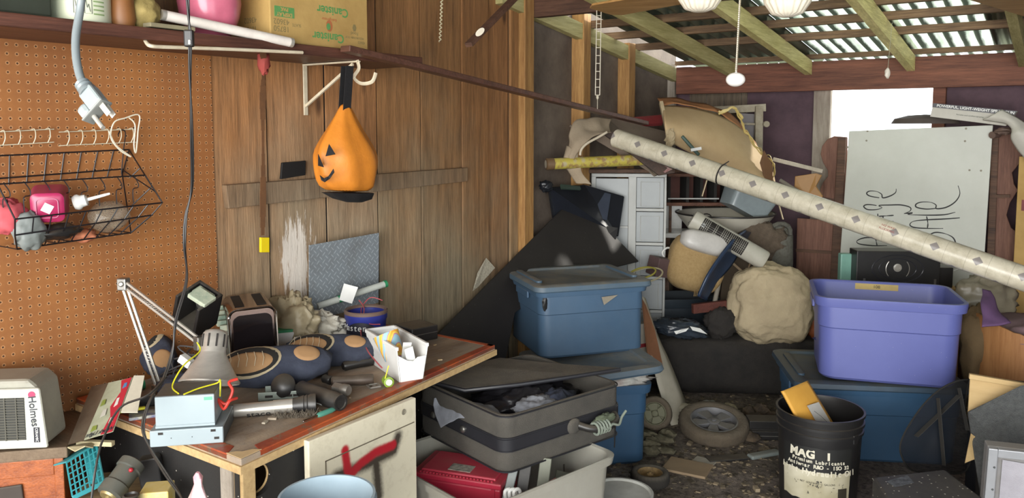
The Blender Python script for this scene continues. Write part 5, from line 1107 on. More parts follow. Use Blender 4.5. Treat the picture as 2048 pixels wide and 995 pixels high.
# zip flap (lid)
inv = WM[sc_].inverted()
Pl = [VP(-.354, 2.89, z1s+.012), PD(930, 776, 2.80), PD(1040, 764, 2.83), PD(1150, 748, 2.90), PD(1240, 734, 2.97), PD(1120, 726, 3.07), PD(1000, 714, 3.15), PD(925, 730, 3.04)]
b = MB(); b.plate(Pl, .016); b.build('lid', m_sf, sc_, w=True, bevel=.004); b = MB(); b.tube([p-UPZ*.008+(CAM-p).normalized()*.004 for p in Pl[:5]], .008, 8); b.build('lid_piping', m_sb, sc_, w=True, smooth=True)
# contents
m_lea = mat('black_leather', '1d1c1f', .32, c2='2b2a2e', bump=.4, bscale=25); m_gsh = mat('grey_jersey', '8f9299', .9, bump=.2)
b = MB(); b.blob((.04, .0, .115), (.20, .15, .075), .25, 2.6, M=Msc, seed=41, crease=.35, nu=48, nv=28); o = b.build('leather_jacket', m_lea, smooth=True, ang=180); recenter(o); tag(o, 'bunched black leather jacket inside the open suitcase', 'jacket')
b = MB()
gp = [[PD(868, 795, 2.80), PD(905, 797, 2.80), PD(955, 805, 2.76), PD(985, 810, 2.74), PD(998, 822, 2.70)], [PD(866, 808, 2.79), PD(893, 812, 2.78), PD(935, 822, 2.72), PD(975, 826, 2.68), PD(1004, 834, 2.64)], [PD(870, 828, 2.775), PD(892, 826, 2.745), PD(925, 828, 2.69), PD(965, 832, 2.645), PD(1010, 840, 2.61)], [PD(882, 856, 2.745), PD(892, 848, 2.72), PD(918, 836, 2.68), PD(955, 840, 2.63), PD(1000, 846, 2.60)]]
def gfn(u_, v_):
    i = min(int(u_*4), 3); j = min(int(v_*3), 2); fu = u_*4-i; fv = v_*3-j
    p = lerp(lerp(gp[j][i], gp[j][i+1], fu), lerp(gp[j+1][i], gp[j+1][i+1], fu), fv); return p+UPZ*(.02*math.sin(u_*math.pi)*math.sin(v_*math.pi)+.006*noise.noise(p*40))
b.grid(gfn, 28, 20); o = b.build('grey_shirt', m_gsh, smooth=True, ang=180, solid=.004, sub=1); tag(o, 'light grey shirt spilling over the left edge of the suitcase', 'shirt')
b = MB(); b.blob((-.03, -.14, .15), (.085, .06, .032), .25, 3, M=Msc, seed=44, crease=.4, nu=40, nv=24); o = b.build('grey_shirt_bunch', m_gsh, smooth=True, ang=180); recenter(o); tag(o, 'rumpled light grey cloth bunched at the front corner of the suitcase', 'shirt')
b = MB(); b.blob((.07, -.13, .14), (.08, .06, .045), .3, 3, M=Msc, seed=46, crease=.3); o = b.build('navy_cloth', m_navy, smooth=True, ang=180); recenter(o); tag(o, 'navy cloth in the suitcase between the grey shirt and the leather jacket', 'clothes')

# clear tote under the suitcase
Mct = pose(VP(-.055, 2.66, 0), 42); m_clr = mat('cloudy_plastic', 'b9b6aa', .3, c2='9e9a8c', scale=6, alpha=.72); ct = thing('clear_tote', 'cloudy translucent plastic tote under the suitcase', 'storage tote', Mct); hx2, hy2, h2 = .315, .285, .44
b = MB(); b.rings([seg_ring(hx2*.86, hy2*.86, .05, 0), seg_ring(hx2*.87, hy2*.87, .05, .01), seg_ring(hx2-.012, hy2-.012, .06, h2-.03), seg_ring(hx2, hy2, .06, h2-.028), seg_ring(hx2+.004, hy2+.004, .06, h2-.004), seg_ring(hx2-.004, hy2-.004, .06, h2), seg_ring(hx2-.014, hy2-.014, .06, h2-.004), seg_ring(hx2*.85, hy2*.85, .05, .012)]); b.build('body', m_clr, ct, smooth=True, ang=40)
# red tool box
m_rt = mat('toolbox_red', 'c02c46', .4, c2='a8243c', scale=6, dust=.25); A = PD(828, 935, 2.60); B_ = PD(1000, 958, 2.52); ztb = .415; A = PZ(828, 936, ztb); B_ = PZ(1000, 962, ztb)
ya_ = math.degrees(math.atan2((B_-A).dot(FH), (B_-A).dot(RT))); Mr = pose(V((A.x, A.y, .06)), ya_); wr = (B_-A).length; hr_ = ztb-.06
rt_ = thing('red_toolbox', 'dusty red plastic toolbox in the clear tote under the suitcase', 'toolbox', Mr)
b = MB(); b.box(0, wr, 0, .18, 0, hr_-.03); b.build('box', m_rt, rt_, bevel=.006); b = MB(); b.box(-.006, wr+.006, -.008, .186, hr_-.029, hr_-.008); b.box(.02, wr-.02, .012, .17, hr_-.012, hr_); b.build('lid', m_rt, rt_, bevel=.005)
b = MB()
for k in range(22): b.box(.02+k*(wr-.04)/22, .02+(k+.55)*(wr-.04)/22, -.002, .006, hr_-.009, hr_-.003)
b.build('ribbing', m_rt, rt_, bevel=.001); b = MB(); b.box(.11, .19, .03, .08, hr_, hr_+.0015); b.build('label', mat('label_grey', 'b0aa9c', .6, c2='4a4a48', scale=60, amt=.9), rt_)
b = MB(); b.box(wr-.03, wr-.018, -.004, 0, 0, hr_-.03); b.build('seam_rib', m_rt, rt_)
b = MB(); b.bar(PD(822, 985, 2.55), PD(815, 905, 2.66), .012, .02); b.bar(PD(818, 912, 2.64), PD(832, 906, 2.64), .01, .012); o = b.build('hinge_bar', m_bk, bevel=.002); recenter(o); tag(o, 'black metal hinge bar at the left of the red toolbox', 'bar')
for i, (pa, pb_, wd_, mm, lab, nm) in enumerate((((1010, 1010), (1028, 935), .03, mat('grey_bar', '8d9290', .4, .5), 'upright grey metal bar right of the red toolbox in the clear tote', 'metal_bar'), ((1040, 1010), (1052, 925), .04, m_bk, 'black box part standing between the grey metal bar and the speaker part', 'black_part'), ((1082, 1000), (1092, 915), .04, mat('grey_green_bar', '76786a', .5, .3), 'wide grey-green metal bar in the clear tote under the suitcase corner', 'metal_strip'), ((1125, 1000), (1135, 945), .08, mat('dark_green_part', '343a30', .6, dust=.3), 'dark green part at the right inside the clear tote', 'machine_part'))):
    b = MB(); b.bar(PD(pa[0], pa[1], 2.50+.03*i), PD(pb_[0], pb_[1], 2.56+.03*i), .02, wd_, RT); o = b.build(nm, mm, bevel=.003); recenter(o); tag(o, lab, nm.replace('_', ' '))
b = MB(); b.plate([PD(1112, 955, 2.50), PD(1045, 990, 2.42), PD(1030, 1040, 2.40), PD(1098, 1020, 2.46)], .003); o = b.build('red_pack', mat('red_pack_print', 'a82a3e', .4, c2='c2a09c', scale=30, amt=.6)); recenter(o); tag(o, 'red printed card pack poking out of the front of the clear tote', 'packaging')
b = MB()
for k in range(3): b.tube(spline([PD(1012+9*k, 1000, 2.42), PD(1010+9*k, 982, 2.42), PD(1020+9*k, 978, 2.43), PD(1024+9*k, 995, 2.44)], 4), .006, 8)
o = b.build('white_cable_loops', m_wp, smooth=True); recenter(o); tag(o, 'white cable loops beside the red card pack', 'cable')
b = MB(); b.tube(spline([PD(1128, 928, 2.72), PD(1130, 945, 2.68), PD(1140, 955, 2.66)], 4), .004, 6); b.box(-.022, .022, -.012, .012, -.010, .010, pose(PD(1150, 958, 2.66), 10)); o = b.build('power_plug', m_bk, bevel=.002); recenter(o); tag(o, 'small black adapter plug at the right inside the clear tote', 'plug')
# pale blue waste bin
pc_ = VP((640-1024)/1600*1.80, 1.80, 0); bn = thing('waste_bin', 'pale blue round bin in front of the workbench at the bottom edge', 'bin', T(pc_)); m_pb = mat('pale_blue_plastic', '9fb2bd', .4, c2='8ea2ae')
zt_ = 1.55-(967-257)/1600*1.80-.052; b = MB(); b.lathe([(.085, 0), (.108, zt_-.02), (.112, zt_-.018), (.112, zt_), (.106, zt_), (.104, zt_-.02), (.082, .01)], None, 56); b.build('body', m_pb, bn, smooth=True); b = MB(); b.tube([V((.113*math.cos(k*.15), .113*math.sin(k*.15), zt_-.012)) for k in range(42)], .003, 6, closed=True); b.build('rim', m_pb, bn, smooth=True)
# light bucket lid in front
b = MB(); p = PZ(1240, 985, .24); b.lathe([(.09, 0), (.115, .225), (.120, .23), (.120, .245), (.112, .245), (.106, .238), (.001, .236)], T(V((p.x, p.y, 0))), 48); o = b.build('lidded_pail', mat('pail_white', 'b3b4ae', .4, c2='7e7a70', scale=7, amt=.6), smooth=True); tag(o, 'dirty white lidded pail at the bottom edge right of the clear tote', 'pail')

# wheels
m_rub = mat('dusty_rubber', '5e5344', .95, c2='453d33', scale=20, amt=.6, bump=.5, dust=.3); m_hub = mat('hub_grey', '75767a', .55, .2, c2='5c5a58', dust=.5, dustc='80786a')
def wheel(M, R, wd_, label, spokes, hubm, ru):
    t = thing('wheel', label, 'wheel', M); b = MB(); n_ = 96; prof = [(R*.68, -wd_*.38), (R*.76, -wd_*.5), (R*.92, -wd_*.48), (R*.985, -wd_*.3), (R, -wd_*.1), (R, wd_*.1), (R*.985, wd_*.3), (R*.92, wd_*.48), (R*.76, wd_*.5), (R*.68, wd_*.38)]
    rings = []
    for k, (r_, z_) in enumerate(prof):
        rings.append([V(((r_+(.004 if (i+k) % 3 == 0 and 1 < k < 8 else 0))*math.cos(2*math.pi*i/n_), (r_+(.004 if (i+k) % 3 == 0 and 1 < k < 8 else 0))*math.sin(2*math.pi*i/n_), z_)) for i in range(n_)])
    b.rings(rings, False, False); b.build('tyre', ru, t, smooth=True, ang=60)
    b = MB(); b.lathe([(R*.69, -wd_*.3), (R*.69, wd_*.36), (R*.64, wd_*.40), (R*.60, wd_*.22), (R*.60, -wd_*.1), (.01, -wd_*.12)], None, 48, cap0=False); b.build('rim', hubm, t, smooth=True)
    if spokes:
        b = MB()
        for k in range(spokes):
            a = 360/spokes*k+18; b.prism([(.015, -.018), (R*.62, -.034), (R*.62, .034), (.015, .018)], wd_*.28, Rz(a), -wd_*.06)
        b.build('spokes', hubm, t, bevel=.004)
    b = MB(); b.lathe([(R*.18, -wd_*.1), (R*.18, wd_*.28), (R*.14, wd_*.32), (R*.07, wd_*.32), (R*.07, wd_*.40), (.002, wd_*.41)], None, 24); b.build('hub_cap', hubm, t, smooth=True); return t
wc0 = PD(1427, 862, 3.95); wheel(T(V((wc0.x, wc0.y, .055))) @ Rz(35) @ Rx(11) @ Rz(20), .175, .075, 'dusty spoked wheel lying on the floor beyond the hydraulic oil bucket', 5, m_hub, m_rub)
p = PZ(1300, 950, .04); wheel(T(V((p.x, p.y, .034))), .082, .055, 'small caster wheel with a rusty hub lying near the lower left tote', 0, mat('rusty_hub', 'a08658', .7, c2='5a4630', scale=40, amt=.9), mat('black_rubber', '2c2926', .9, dust=.5))
wheel(T(PD(1310, 826, 4.0)) @ Rz(20) @ Rx(72), .085, .05, 'grimy wheel standing on edge behind the bent white panel', 4, mat('hub_dirty', '6a6a52', .7, dust=.4), m_rub)
# bent white panel with brown cardboard
m_foam = mat('dirty_white_panel', 'b8b2a2', .7, c2='968e7c', scale=5, amt=.6); inner = [PD(*q) for q in ((1284, 592, 4.28), (1292, 640, 4.26), (1300, 700, 4.22), (1316, 770, 4.16), (1335, 830, 4.10), (1348, 868, 4.05))]; outer = [PD(*q) for q in ((1290, 596, 4.32), (1315, 670, 4.35), (1338, 720, 4.33), (1360, 775, 4.27), (1372, 812, 4.22), (1368, 832, 4.15))]
def surf(name, A_, B_, m_, nu=24, nv=4, bow=0.0, solid=.006, parent=None, wav=0.0):
    As = spline(A_, 6); Bs = spline(B_, 6); n_ = len(As)-1; b = MB()
    def fn(u_, v_):
        x = u_*n_; i = min(int(x), n_-1); f = x-i; p = lerp(lerp(As[i], As[i+1], f), lerp(Bs[i], Bs[i+1], f), v_)
        return p+(CAM-p).normalized()*bow*math.sin(math.pi*v_)+(V((noise.noise(p*9), noise.noise(p*9+V((5, 0, 0))), noise.noise(p*9+V((0, 7, 0)))))*wav)
    b.grid(fn, nu, nv); return b.build(name, m_, parent, w=parent is not None, smooth=True, ang=180, solid=solid)
fp = thing('bent_panel', 'long bent off-white panel with a brown cardboard strip leaning behind the wheel', 'panel', T(inner[-1]))
surf('panel', inner, outer, m_foam, parent=fp, bow=.01)
b = MB(); b.plate([PD(1284, 596, 4.24), PD(1297, 726, 4.18), PD(1326, 731, 4.24), PD(1310, 660, 4.28), PD(1292, 610, 4.28)], .004); b.build('cardboard_strip', mat('brown_card', '8d5f42', .85), fp, w=True)
Mq = pose(PD(1262, 745, 4.22), 30); b = MB(); b.box(-.14, .12, 0, .05, -.15, .26, Mq); o = b.build('white_box', mat('white_box_print', 'b9b2a4', .7), bevel=.003); recenter(o); tag(o, 'white box with a red stripe wedged behind the blue totes', 'box')
b = MB(); b.box(.02, .122, -.002, 0, .13, .15, Mq); bo_ = b.build('red_stripe', mat('stripe_red', 'a03038'), o, w=True)

# bucket of hydraulic oil
pb0 = VP((1657-1024)/1600*3.21, 3.21, 0); bu = thing('oil_bucket', 'black plastic bucket with a torn hydraulic oil label on the floor', 'bucket', T(pb0)); RB_ = .172; HB = .405
m_bb = mat('black_bucket', '1c1c1e', .38, dust=.25); b = MB(); b.lathe([(RB_*.84, 0), (RB_*.86, .006), (RB_*.945, HB*.80), (RB_*.985, HB*.805), (RB_*.985, HB*.83), (RB_*.955, HB*.835), (RB_*.96, HB*.88), (RB_*1.0, HB*.885), (RB_*1.0, HB*.91), (RB_*.965, HB*.915), (RB_*.975, HB*.97), (RB_*1.01, HB*.975), (RB_*1.01, HB), (RB_*.96, HB), (RB_*.94, HB*.95), (RB_*.82, .02)], None, 64); b.build('body', m_bb, bu, smooth=True, ang=50)
ml_, nt, bb, oc = start('oil_label', .5); n1 = noi(nt, oc, 22, 6, .75); n2 = noi(nt, oc, 3, 4, .6)
c = mixc(nt, ramp(nt, n2, [(.4, (0, 0, 0, 1)), (.6, (1, 1, 1, 1))]), lin('c9c3ac'), lin('a49c80')); s_ = nt.nodes.new('ShaderNodeSeparateXYZ'); nt.links.new(oc, s_.inputs[0])
blk = math_(nt, 'GREATER_THAN', math_(nt, 'ADD', s_.outputs[2], math_(nt, 'MULTIPLY', n1, .03)), .205); c = mixc(nt, blk, c, lin('232322')); c = mixc(nt, ramp(nt, n1, [(.60, (0, 0, 0, 1)), (.63, (1, 1, 1, 1))]), c, lin('1f1f20')); nt.links.new(c, bb.inputs['Base Color'])
cam_a = math.atan2((CAM-pb0).y, (CAM-pb0).x); rad = lambda z_: RB_*lerp(.86, .945, z_/(HB*.8))+.0012
a0, a1 = cam_a-1.35+.12, cam_a+.95-.12
a0, a1 = cam_a-.98, cam_a+.86
b = MB(); b.grid(lambda u_, v_: V((rad(.07+.22*v_)*math.cos(lerp(a0, a1, u_)), rad(.07+.22*v_)*math.sin(lerp(a0, a1, u_)), .07+.22*v_+.006*noise.noise(V((u_*9, v_*3, 0)))*(1 if v_ in (0, 1) else 0))), 48, 14); lb = b.build('label', ml_, bu, smooth=True)
m_lw = mat('label_white_print', 'd6d0bc', .5)
def wrap(s_, size, z_, m_, bold=0.0, shift=0.0, cw=.62):
    tot = len(s_)*size*cw; par = lb
    for i, ch in enumerate(s_):
        if ch == ' ': continue
        x_ = (i+.5)*size*cw-tot/2+shift; R0 = rad(z_)+.001; a = cam_a-.0+x_/R0; text(ch, size, m_, lb, Matrix.Rotation(a+math.pi/2, 4, 'Z') @ T((0, -R0, z_)) @ Rx(87), 'letter', bold=bold)
wrap('MAG 1', .046, .262, m_lw, .0022, -.03, .74); wrap('Premium Lubricants', .019, .234, m_lw, .0007); wrap('Antiwear R&O - ISO 32', .020, .214, m_lw, .0007, cw=.60); wrap('Light Hydraulic Oil', .030, .188, m_lw, .0011, .0, .56)
m_dp = mat('label_dark_print', '3a362c', .5); wrap('NET CONTENTS 5 GALLONS', .010, .145, m_dp)
b = MB(); R0 = rad(.11)+.0012
for k in range(14):
    a = cam_a+.52+.018*k; b.box(-.0009*(1+k % 2), .0009*(1+k % 2), -.0005, .0005, -.022, .022, Matrix.Rotation(a+math.pi/2, 4, 'Z') @ T((0, -R0, .105)))
b.build('barcode', m_dp, lb)
b = MB(); b.box(-.015, .015, -.004, .004, -.018, .018, Matrix.Rotation(cam_a+.95+math.pi/2, 4, 'Z') @ T((0, -RB_*.96, HB*.80))); b.build('handle_lug', m_bb, bu, bevel=.003)
# padded envelope
ev = thing('padded_envelope', 'yellow padded mailing envelope standing in the black bucket', 'envelope', T(PD(1620, 840, 3.18)))
E0, E1, E2, E3 = PD(1563, 782, 3.16), PD(1614, 761, 3.27), PD(1668, 850, 3.24), PD(1606, 862, 3.15); m_ev = mat('manila_yellow', 'd8a246', .6, c2='c48c34', scale=8)
b = MB(); fn = lambda u_, v_: lerp(lerp(E0, E1, u_), lerp(E3, E2, u_), v_)+(CAM-E0).normalized()*.012*math.sin(math.pi*u_)*math.sin(math.pi*min(1, v_*.8+.1)); b.grid(fn, 12, 12); b.build('envelope', m_ev, ev, w=True, smooth=True, ang=180, solid=.010)
nrm = (E1-E0).cross(E3-E0).normalized(); nrm = nrm if nrm.dot(CAM-E0) > 0 else -nrm
b = MB(); q = lambda u_, v_: lerp(lerp(E0, E1, u_), lerp(E3, E2, u_), v_)+nrm*.024; b.plate([q(.38, .45), q(.80, .45), q(.80, .98), q(.38, .98)], .0006); b.build('address_label', mat('label_paper', 'b7b4ae', .6), ev, w=True); b = MB(); b.tube([q(.5, .6)+nrm*.001, q(.62, .75)+nrm*.001, q(.7, .9)+nrm*.001], .0008, 4); b.build('pen_mark', m_ink, ev, w=True)

# floor odds and ends
def floorbox(px, py, w_, d_, h_, yaw, m_, nm, lab, cat=None, bev=.002, z=0.0, pitch=0): 
    b = MB(); b.box(-w_/2, w_/2, -d_/2, d_/2, 0, h_, pose(PZ(px, py, z)+V((0, 0, z*0+.001)), yaw, pitch)); o = b.build(nm, m_, bevel=bev); recenter(o); return tag(o, lab, cat or nm.replace('_', ' '))
floorbox(1375, 937, .20, .15, .012, -28, mat('terracotta_tile', '9a8468', .8, c2='7c6a54', scale=9), 'floor_tile', 'broken tan tile lying on the floor in front of the big wheel', 'tile')
floorbox(1402, 930, .10, .16, .006, -34, mat('white_card_scrap', 'a8a294', .8, c2='7c766a', scale=20), 'white_card', 'dirty white card under the right edge of the broken tile', 'card', .001)
rm = floorbox(1528, 912, .17, .045, .02, 22, mat('remote_grey', '77807e', .5, dust=.4), 'remote_control', 'grey remote control on the floor left of the oil bucket', 'remote control', .008)
floorbox(1455, 918, .20, .06, .010, 10, m_bk, 'black_plate', 'black plastic strip on the floor under the near side of the big wheel', 'plastic strip')
gd = thing('black_gadget', 'black and chrome electronic unit with red cable ends beside the bucket', 'electronic unit', pose(PZ(1540, 880, 0), -3)); b = MB(); b.box(-.10, .10, 0, .10, 0, .045); b.build('case', m_bk, gd, bevel=.003); b = MB(); b.box(-.10, .10, -.003, 0, .020, .024); b.build('trim', m_steel, gd); b = MB(); b.box(-.10, .12, .005, .10, .055, .095); b.build('upper_unit', m_bk, gd, bevel=.003)
b = MB(); b.box(-.09, .09, .01, .09, .0455, .0545); b.build('spacer', m_bf, gd)
for z_ in (.03, .07): b = MB(); b.blob((.095, -.012, z_), (.014, .010, .018), .3, 4, nu=12, nv=8); b.build('red_connector', mat('btn_red', 'a82430'), gd, smooth=True)
b = MB(); b.box(.045, .07, .003, .005, .078, .09); b.build('label', m_wp, gd)
for i, (px, py, s_, c_, lab) in enumerate(((1372, 808, .05, 'b5ad9a', 'curled off-white paper scrap behind the big wheel at its left'), (1420, 806, .075, 'a9aaa4', 'round pale grey plate half hidden behind the big wheel'), (1462, 806, .05, 'a79c82', 'tan paper scrap behind the big wheel at its right'), (1545, 822, .05, 'a8a08e', 'folded paper scrap on the rubbish right of the tan scrap'), (1520, 812, .05, '7c6248', 'brown rag scrap behind the folded paper'))):
    b = MB(); Mq = pose(PD(px, py, 4.18+.02*i)+V((0, 0, -.02)), i*37, 20); b.blob((0, 0, 0), (s_, s_*.7, .014), .3, 3, M=Mq, seed=60+i, crease=.2, nu=20, nv=10); o = b.build('paper_scrap' if i != 4 else 'rag_scrap', mat('scr%d' % i, c_, .85), smooth=True, ang=180); recenter(o); tag(o, lab, 'scrap')
rr = random.Random(11); b = MB()
for i in range(900):
    px, py = rr.uniform(1180, 1640), rr.uniform(790, 1000); s_ = rr.uniform(.003, .012)*(1.8 if rr.random() < .06 else 1); t = rr.choice((.25, .4, .5, .6, .85, .15)); b.tone = (t, t*.93, t*.82); b.box(-s_, s_, -s_*rr.uniform(.3, 1), s_*.6, 0, s_*rr.uniform(.2, .9), pose(PZ(px, py, 0), rr.uniform(0, 180), rr.uniform(-20, 20)))
o = b.build('floor_debris', mat('debris_chips', '9a8e7a', .9, tone=True)); o['kind'] = 'stuff'; recenter(o); tag(o, 'scattered chips and crumbs littering the floor around the wheels', 'debris')
b = MB()
for i in range(26):
    px, py = rr.uniform(1470, 1600), rr.uniform(800, 850); b.blob(PZ(px, py+25, .02), (rr.uniform(.03, .07), rr.uniform(.02, .05), rr.uniform(.015, .05)), .4, 3, seed=i, nu=12, nv=8)
o = b.build('rubbish_heap', mat('dark_rubbish', '3b332b', .95, c2='6b5a45', scale=20, amt=.7, bump=.5), smooth=True); o['kind'] = 'stuff'; recenter(o); tag(o, 'heap of dark rubbish on the floor between the big wheel and the black roll', 'rubbish')
b = MB()
for i in range(14):
    px, py = rr.uniform(1285, 1345), rr.uniform(865, 905); b.blob(PZ(px, py, .02), (rr.uniform(.02, .06), rr.uniform(.02, .04), rr.uniform(.01, .03)), .4, 3, seed=i+40, nu=12, nv=8)
o = b.build('dirt_clumps', mat('leafy_dirt', '4a4434', .95, c2='76705a', scale=30, amt=.8, bump=.5), smooth=True); o['kind'] = 'stuff'; recenter(o); tag(o, 'clumps of leafy dirt on the floor right of the left tote stack', 'dirt')

# lower right corner
bx = thing('black_cabinet', 'low black cabinet spattered with white paint at the bottom right', 'cabinet', pose(VP(1.45, 2.72, 0), -10)); zc = PZ(1850, 965, .30).z
Q = [PZ(1744, 952, .30), PZ(1890, 936, .30), PZ(1975, 1000, .30), PZ(1800, 1040, .30)]
b = MB(); b.plate(Q[::-1] if (Q[1]-Q[0]).cross(Q[2]-Q[0]).z < 0 else Q, .29); b.build('case', mat('spattered_black', '302e30', .6, c2='232224', speck=1.3, dust=.2), bx, w=True, bevel=.012)
b = MB(); b.plate([q_+V((0, 0, .0008)) for q_ in (PZ(1772, 962, .3), PZ(1815, 950, .3), PZ(1828, 965, .3), PZ(1790, 974, .3))], .0006); b.build('paint_smear', mat('smear_pale', '6e7276', .6, c2='302e30', scale=60, amt=1.0), bx, w=True)
b = MB(); b.plate([PZ(1743, 955, .29)-FH*.004, PZ(1743, 955, .22)-FH*.004, PZ(1790, 1010, .22)-FH*.004, PZ(1790, 1010, .29)-FH*.004], .002); b.build('peeling_white_edge', mat('peel_white', 'c8c6ba', .6, c2='4a4846', scale=40, amt=.9), bx, w=True)
# silver speaker frame
Mq = frame(PD(1968, 1060, 2.62), (RT*.93-FH*.05), -UPZ+FH*.1); Mq = pose(PD(1966, 1010, 2.60), -18, 6)
sf = thing('speaker_box', 'silver-grey framed speaker box at the lower right edge', 'speaker', Mq); m_sv = mat('silver_frame', 'a6a8ac', .4, .3, c2='8c8e92', scale=9, dust=.3)
b = MB(); b.box(0, .30, .005, .05, -.15, .215); b.build('cabinet', mat('grey_cabinet', '807f80', .7, c2='6b6458', dust=.5), sf, bevel=.004)
b = MB(); b.box(0, .30, -.014, .004, -.15, -.12); b.box(0, .028, -.014, .004, -.12, .215); b.box(.028, .30, -.014, .004, .185, .215); b.build('frame', m_sv, sf, bevel=.003)
b = MB(); b.grid(lambda u_, v_: V((.045+.25*u_, -.002-.035*math.sin(math.pi*.5*u_)*math.sin(math.pi*v_)**.5, -.12+.275*v_+.02*(1-u_))), 14, 14); b.build('grille', mat('silver_cloth', 'a29fa6', .6, bump=.3, bscale=400), sf, smooth=True)
for z_ in (.15, .07, 0, -.07): b = MB(); b.lathe([(.004, 0), (.003, .003)], T((.020, -.014, z_)) @ Rx(90), 10); b.build('screw', m_zd, sf)
# carpeted speaker cabinet
m_cpt = mat('grey_carpet', '626464', .98, c2='464848', scale=60, amt=.7, bump=.8, bscale=250); m_ply = mat('bare_plywood', 'c9ad7c', .75, c2='b0905e', scale=4, stretch=(1, 6, 6))
K0 = [PD(*q) for q in ((1935, 822, 3.02), (2040, 770, 2.95), (2110, 760, 2.92), (2110, 1000, 2.70), (1962, 1000, 2.74))]
cc_ = thing('carpeted_speaker', 'plywood speaker cabinet covered in grey carpet at the right edge', 'speaker', T(K0[-1])); b = MB(); b.plate(K0[::-1] if (K0[1]-K0[0]).cross(K0[2]-K0[0]).dot(CAM-K0[0]) < 0 else K0, .025); b.build('carpet_side', m_cpt, cc_, w=True, bevel=.006)
K1 = [PD(*q) for q in ((1940, 755, 3.12), (2046, 772, 3.04), (1936, 822, 3.06))]; b = MB(); b.plate(K1 if (K1[1]-K1[0]).cross(K1[2]-K1[0]).dot(CAM-K1[0]) > 0 else K1[::-1], .02); b.build('plywood_panel', m_ply, cc_, w=True, bevel=.002)
b = MB(); b.bar(PD(1938, 751, 3.10), PD(2060, 772, 3.02), .02, .02); b.build('top_edge', m_ply, cc_, w=True, bevel=.002)
b = MB(); b.plate([PD(*q) for q in ((1942, 866, 2.93), (1950, 872, 2.93), (1953, 886, 2.92), (1976, 888, 2.90), (1972, 950, 2.84), (1958, 916, 2.88), (1947, 918, 2.88), (1930, 925, 2.88), (1936, 895, 2.91))][::-1], .006); b.build('torn_plywood_patch', m_ply, cc_, w=True)
b = MB(); b.box(.0, .30, .0, .25, 0, .50, pose(VP(1.86, 3.10, 0), -22)); b.build('cabinet_body', m_bf, cc_, w=True)
# collapsible black sunshade
ss = thing('folding_sunshade', 'black mesh folding sunshade with crossed straps leaning on the right tote stack', 'sunshade', T(PD(1860, 930, 3.12)))
out_ = [PD(*q) for q in ((1938, 758, 3.22), (1912, 762, 3.20), (1880, 778, 3.18), (1850, 805, 3.16), (1824, 840, 3.14), (1806, 872, 3.12), (1800, 895, 3.11), (1806, 918, 3.10), (1824, 940, 3.10), (1880, 945, 3.08), (1932, 940, 3.10), (1944, 880, 3.14), (1930, 820, 3.18))]
mm = mat('black_mesh', '16171b', .8, alpha=.5); b = MB(); c_ = sum(out_, V((0, 0, 0)))/len(out_); so_ = spline(out_+[out_[0]], 4)[:-1]; b.add(so_+[c_], [(i, (i+1) % len(so_), len(so_)) for i in range(len(so_))]); b.build('mesh_panel', mm, ss, w=True, solid=.002)
b = MB(); b.tube(so_, .0035, 6, closed=True); b.build('rim_wire', m_bf, ss, w=True, smooth=True)
m_web = mat('black_webbing', '35332f', .8)
for a_, c2_ in (((1876, 795, 3.13), (1888, 930, 3.05)), ((1832, 872, 3.10), (1918, 790, 3.16)), ((1918, 775, 3.17), (1935, 860, 3.11))):
    b = MB(); b.bar(PD(*a_), PD(*c2_), .002, .026, FH); b.build('strap', m_web, ss, w=True)
# ================================================================ PILE AGAINST THE FAR CORNER
def platev(pts, th, m_, nm, lab=None, cat=None, parent=None, bev=0.0):   # polygon of (px, py, depth) facing the room
    P_ = [PD(*q) for q in pts]; n_ = V((0, 0, 0))
    for i in range(len(P_)): n_ += (P_[i]-P_[0]).cross(P_[(i+1) % len(P_)]-P_[0])
    if n_.dot(CAM-P_[0]) < 0: P_ = P_[::-1]
    b = MB(); b.plate(P_, th); o = b.build(nm, m_, parent, w=parent is not None, bevel=bev)
    if parent is None: recenter(o); tag(o, lab, cat or nm.replace('_', ' '))
    return o
def blobt(px, py, D, rad, m_, nm, lab, cat=None, seed=0, crease=.2, amp=.2, yaw=0, roll=0, pitch=0, nu=36, nv=24, sq=1.0):
    b = MB(); b.blob((0, 0, 0), rad, amp, 2.4, M=pose(PD(px, py, D), yaw, pitch, roll), seed=seed, crease=crease, nu=nu, nv=nv, sq=sq); o = b.build(nm, m_, smooth=True, ang=180); recenter(o); return tag(o, lab, cat or nm.replace('_', ' '))
m_bbd = mat('black_laminate', '1e1a19', .6, c2='161313', scale=5, dust=.05, speck=.3)
def onplane(P0, P1, P2, q):                       # depth of a line of sight on the plane through three points
    a, c_, d_ = PD(*P0), PD(*P1), PD(*P2); n_ = (c_-a).cross(d_-a); r = ray(*q); return (q[0], q[1], (r*((a-CAM).dot(n_)/r.dot(n_))).dot(FH))
_bp = ((1152, 390, 4.66), (1278, 522, 4.73), (868, 675, 3.61))
platev((_bp[0], _bp[1], onplane(*_bp, (1120, 560)), onplane(*_bp, (1030, 625)), onplane(*_bp, (1008, 735)), onplane(*_bp, (856, 702)), _bp[2]), .016, m_bbd, 'black_board', 'large black laminated board tipped on its corner against the wall behind the workbench', 'board', bev=.002)
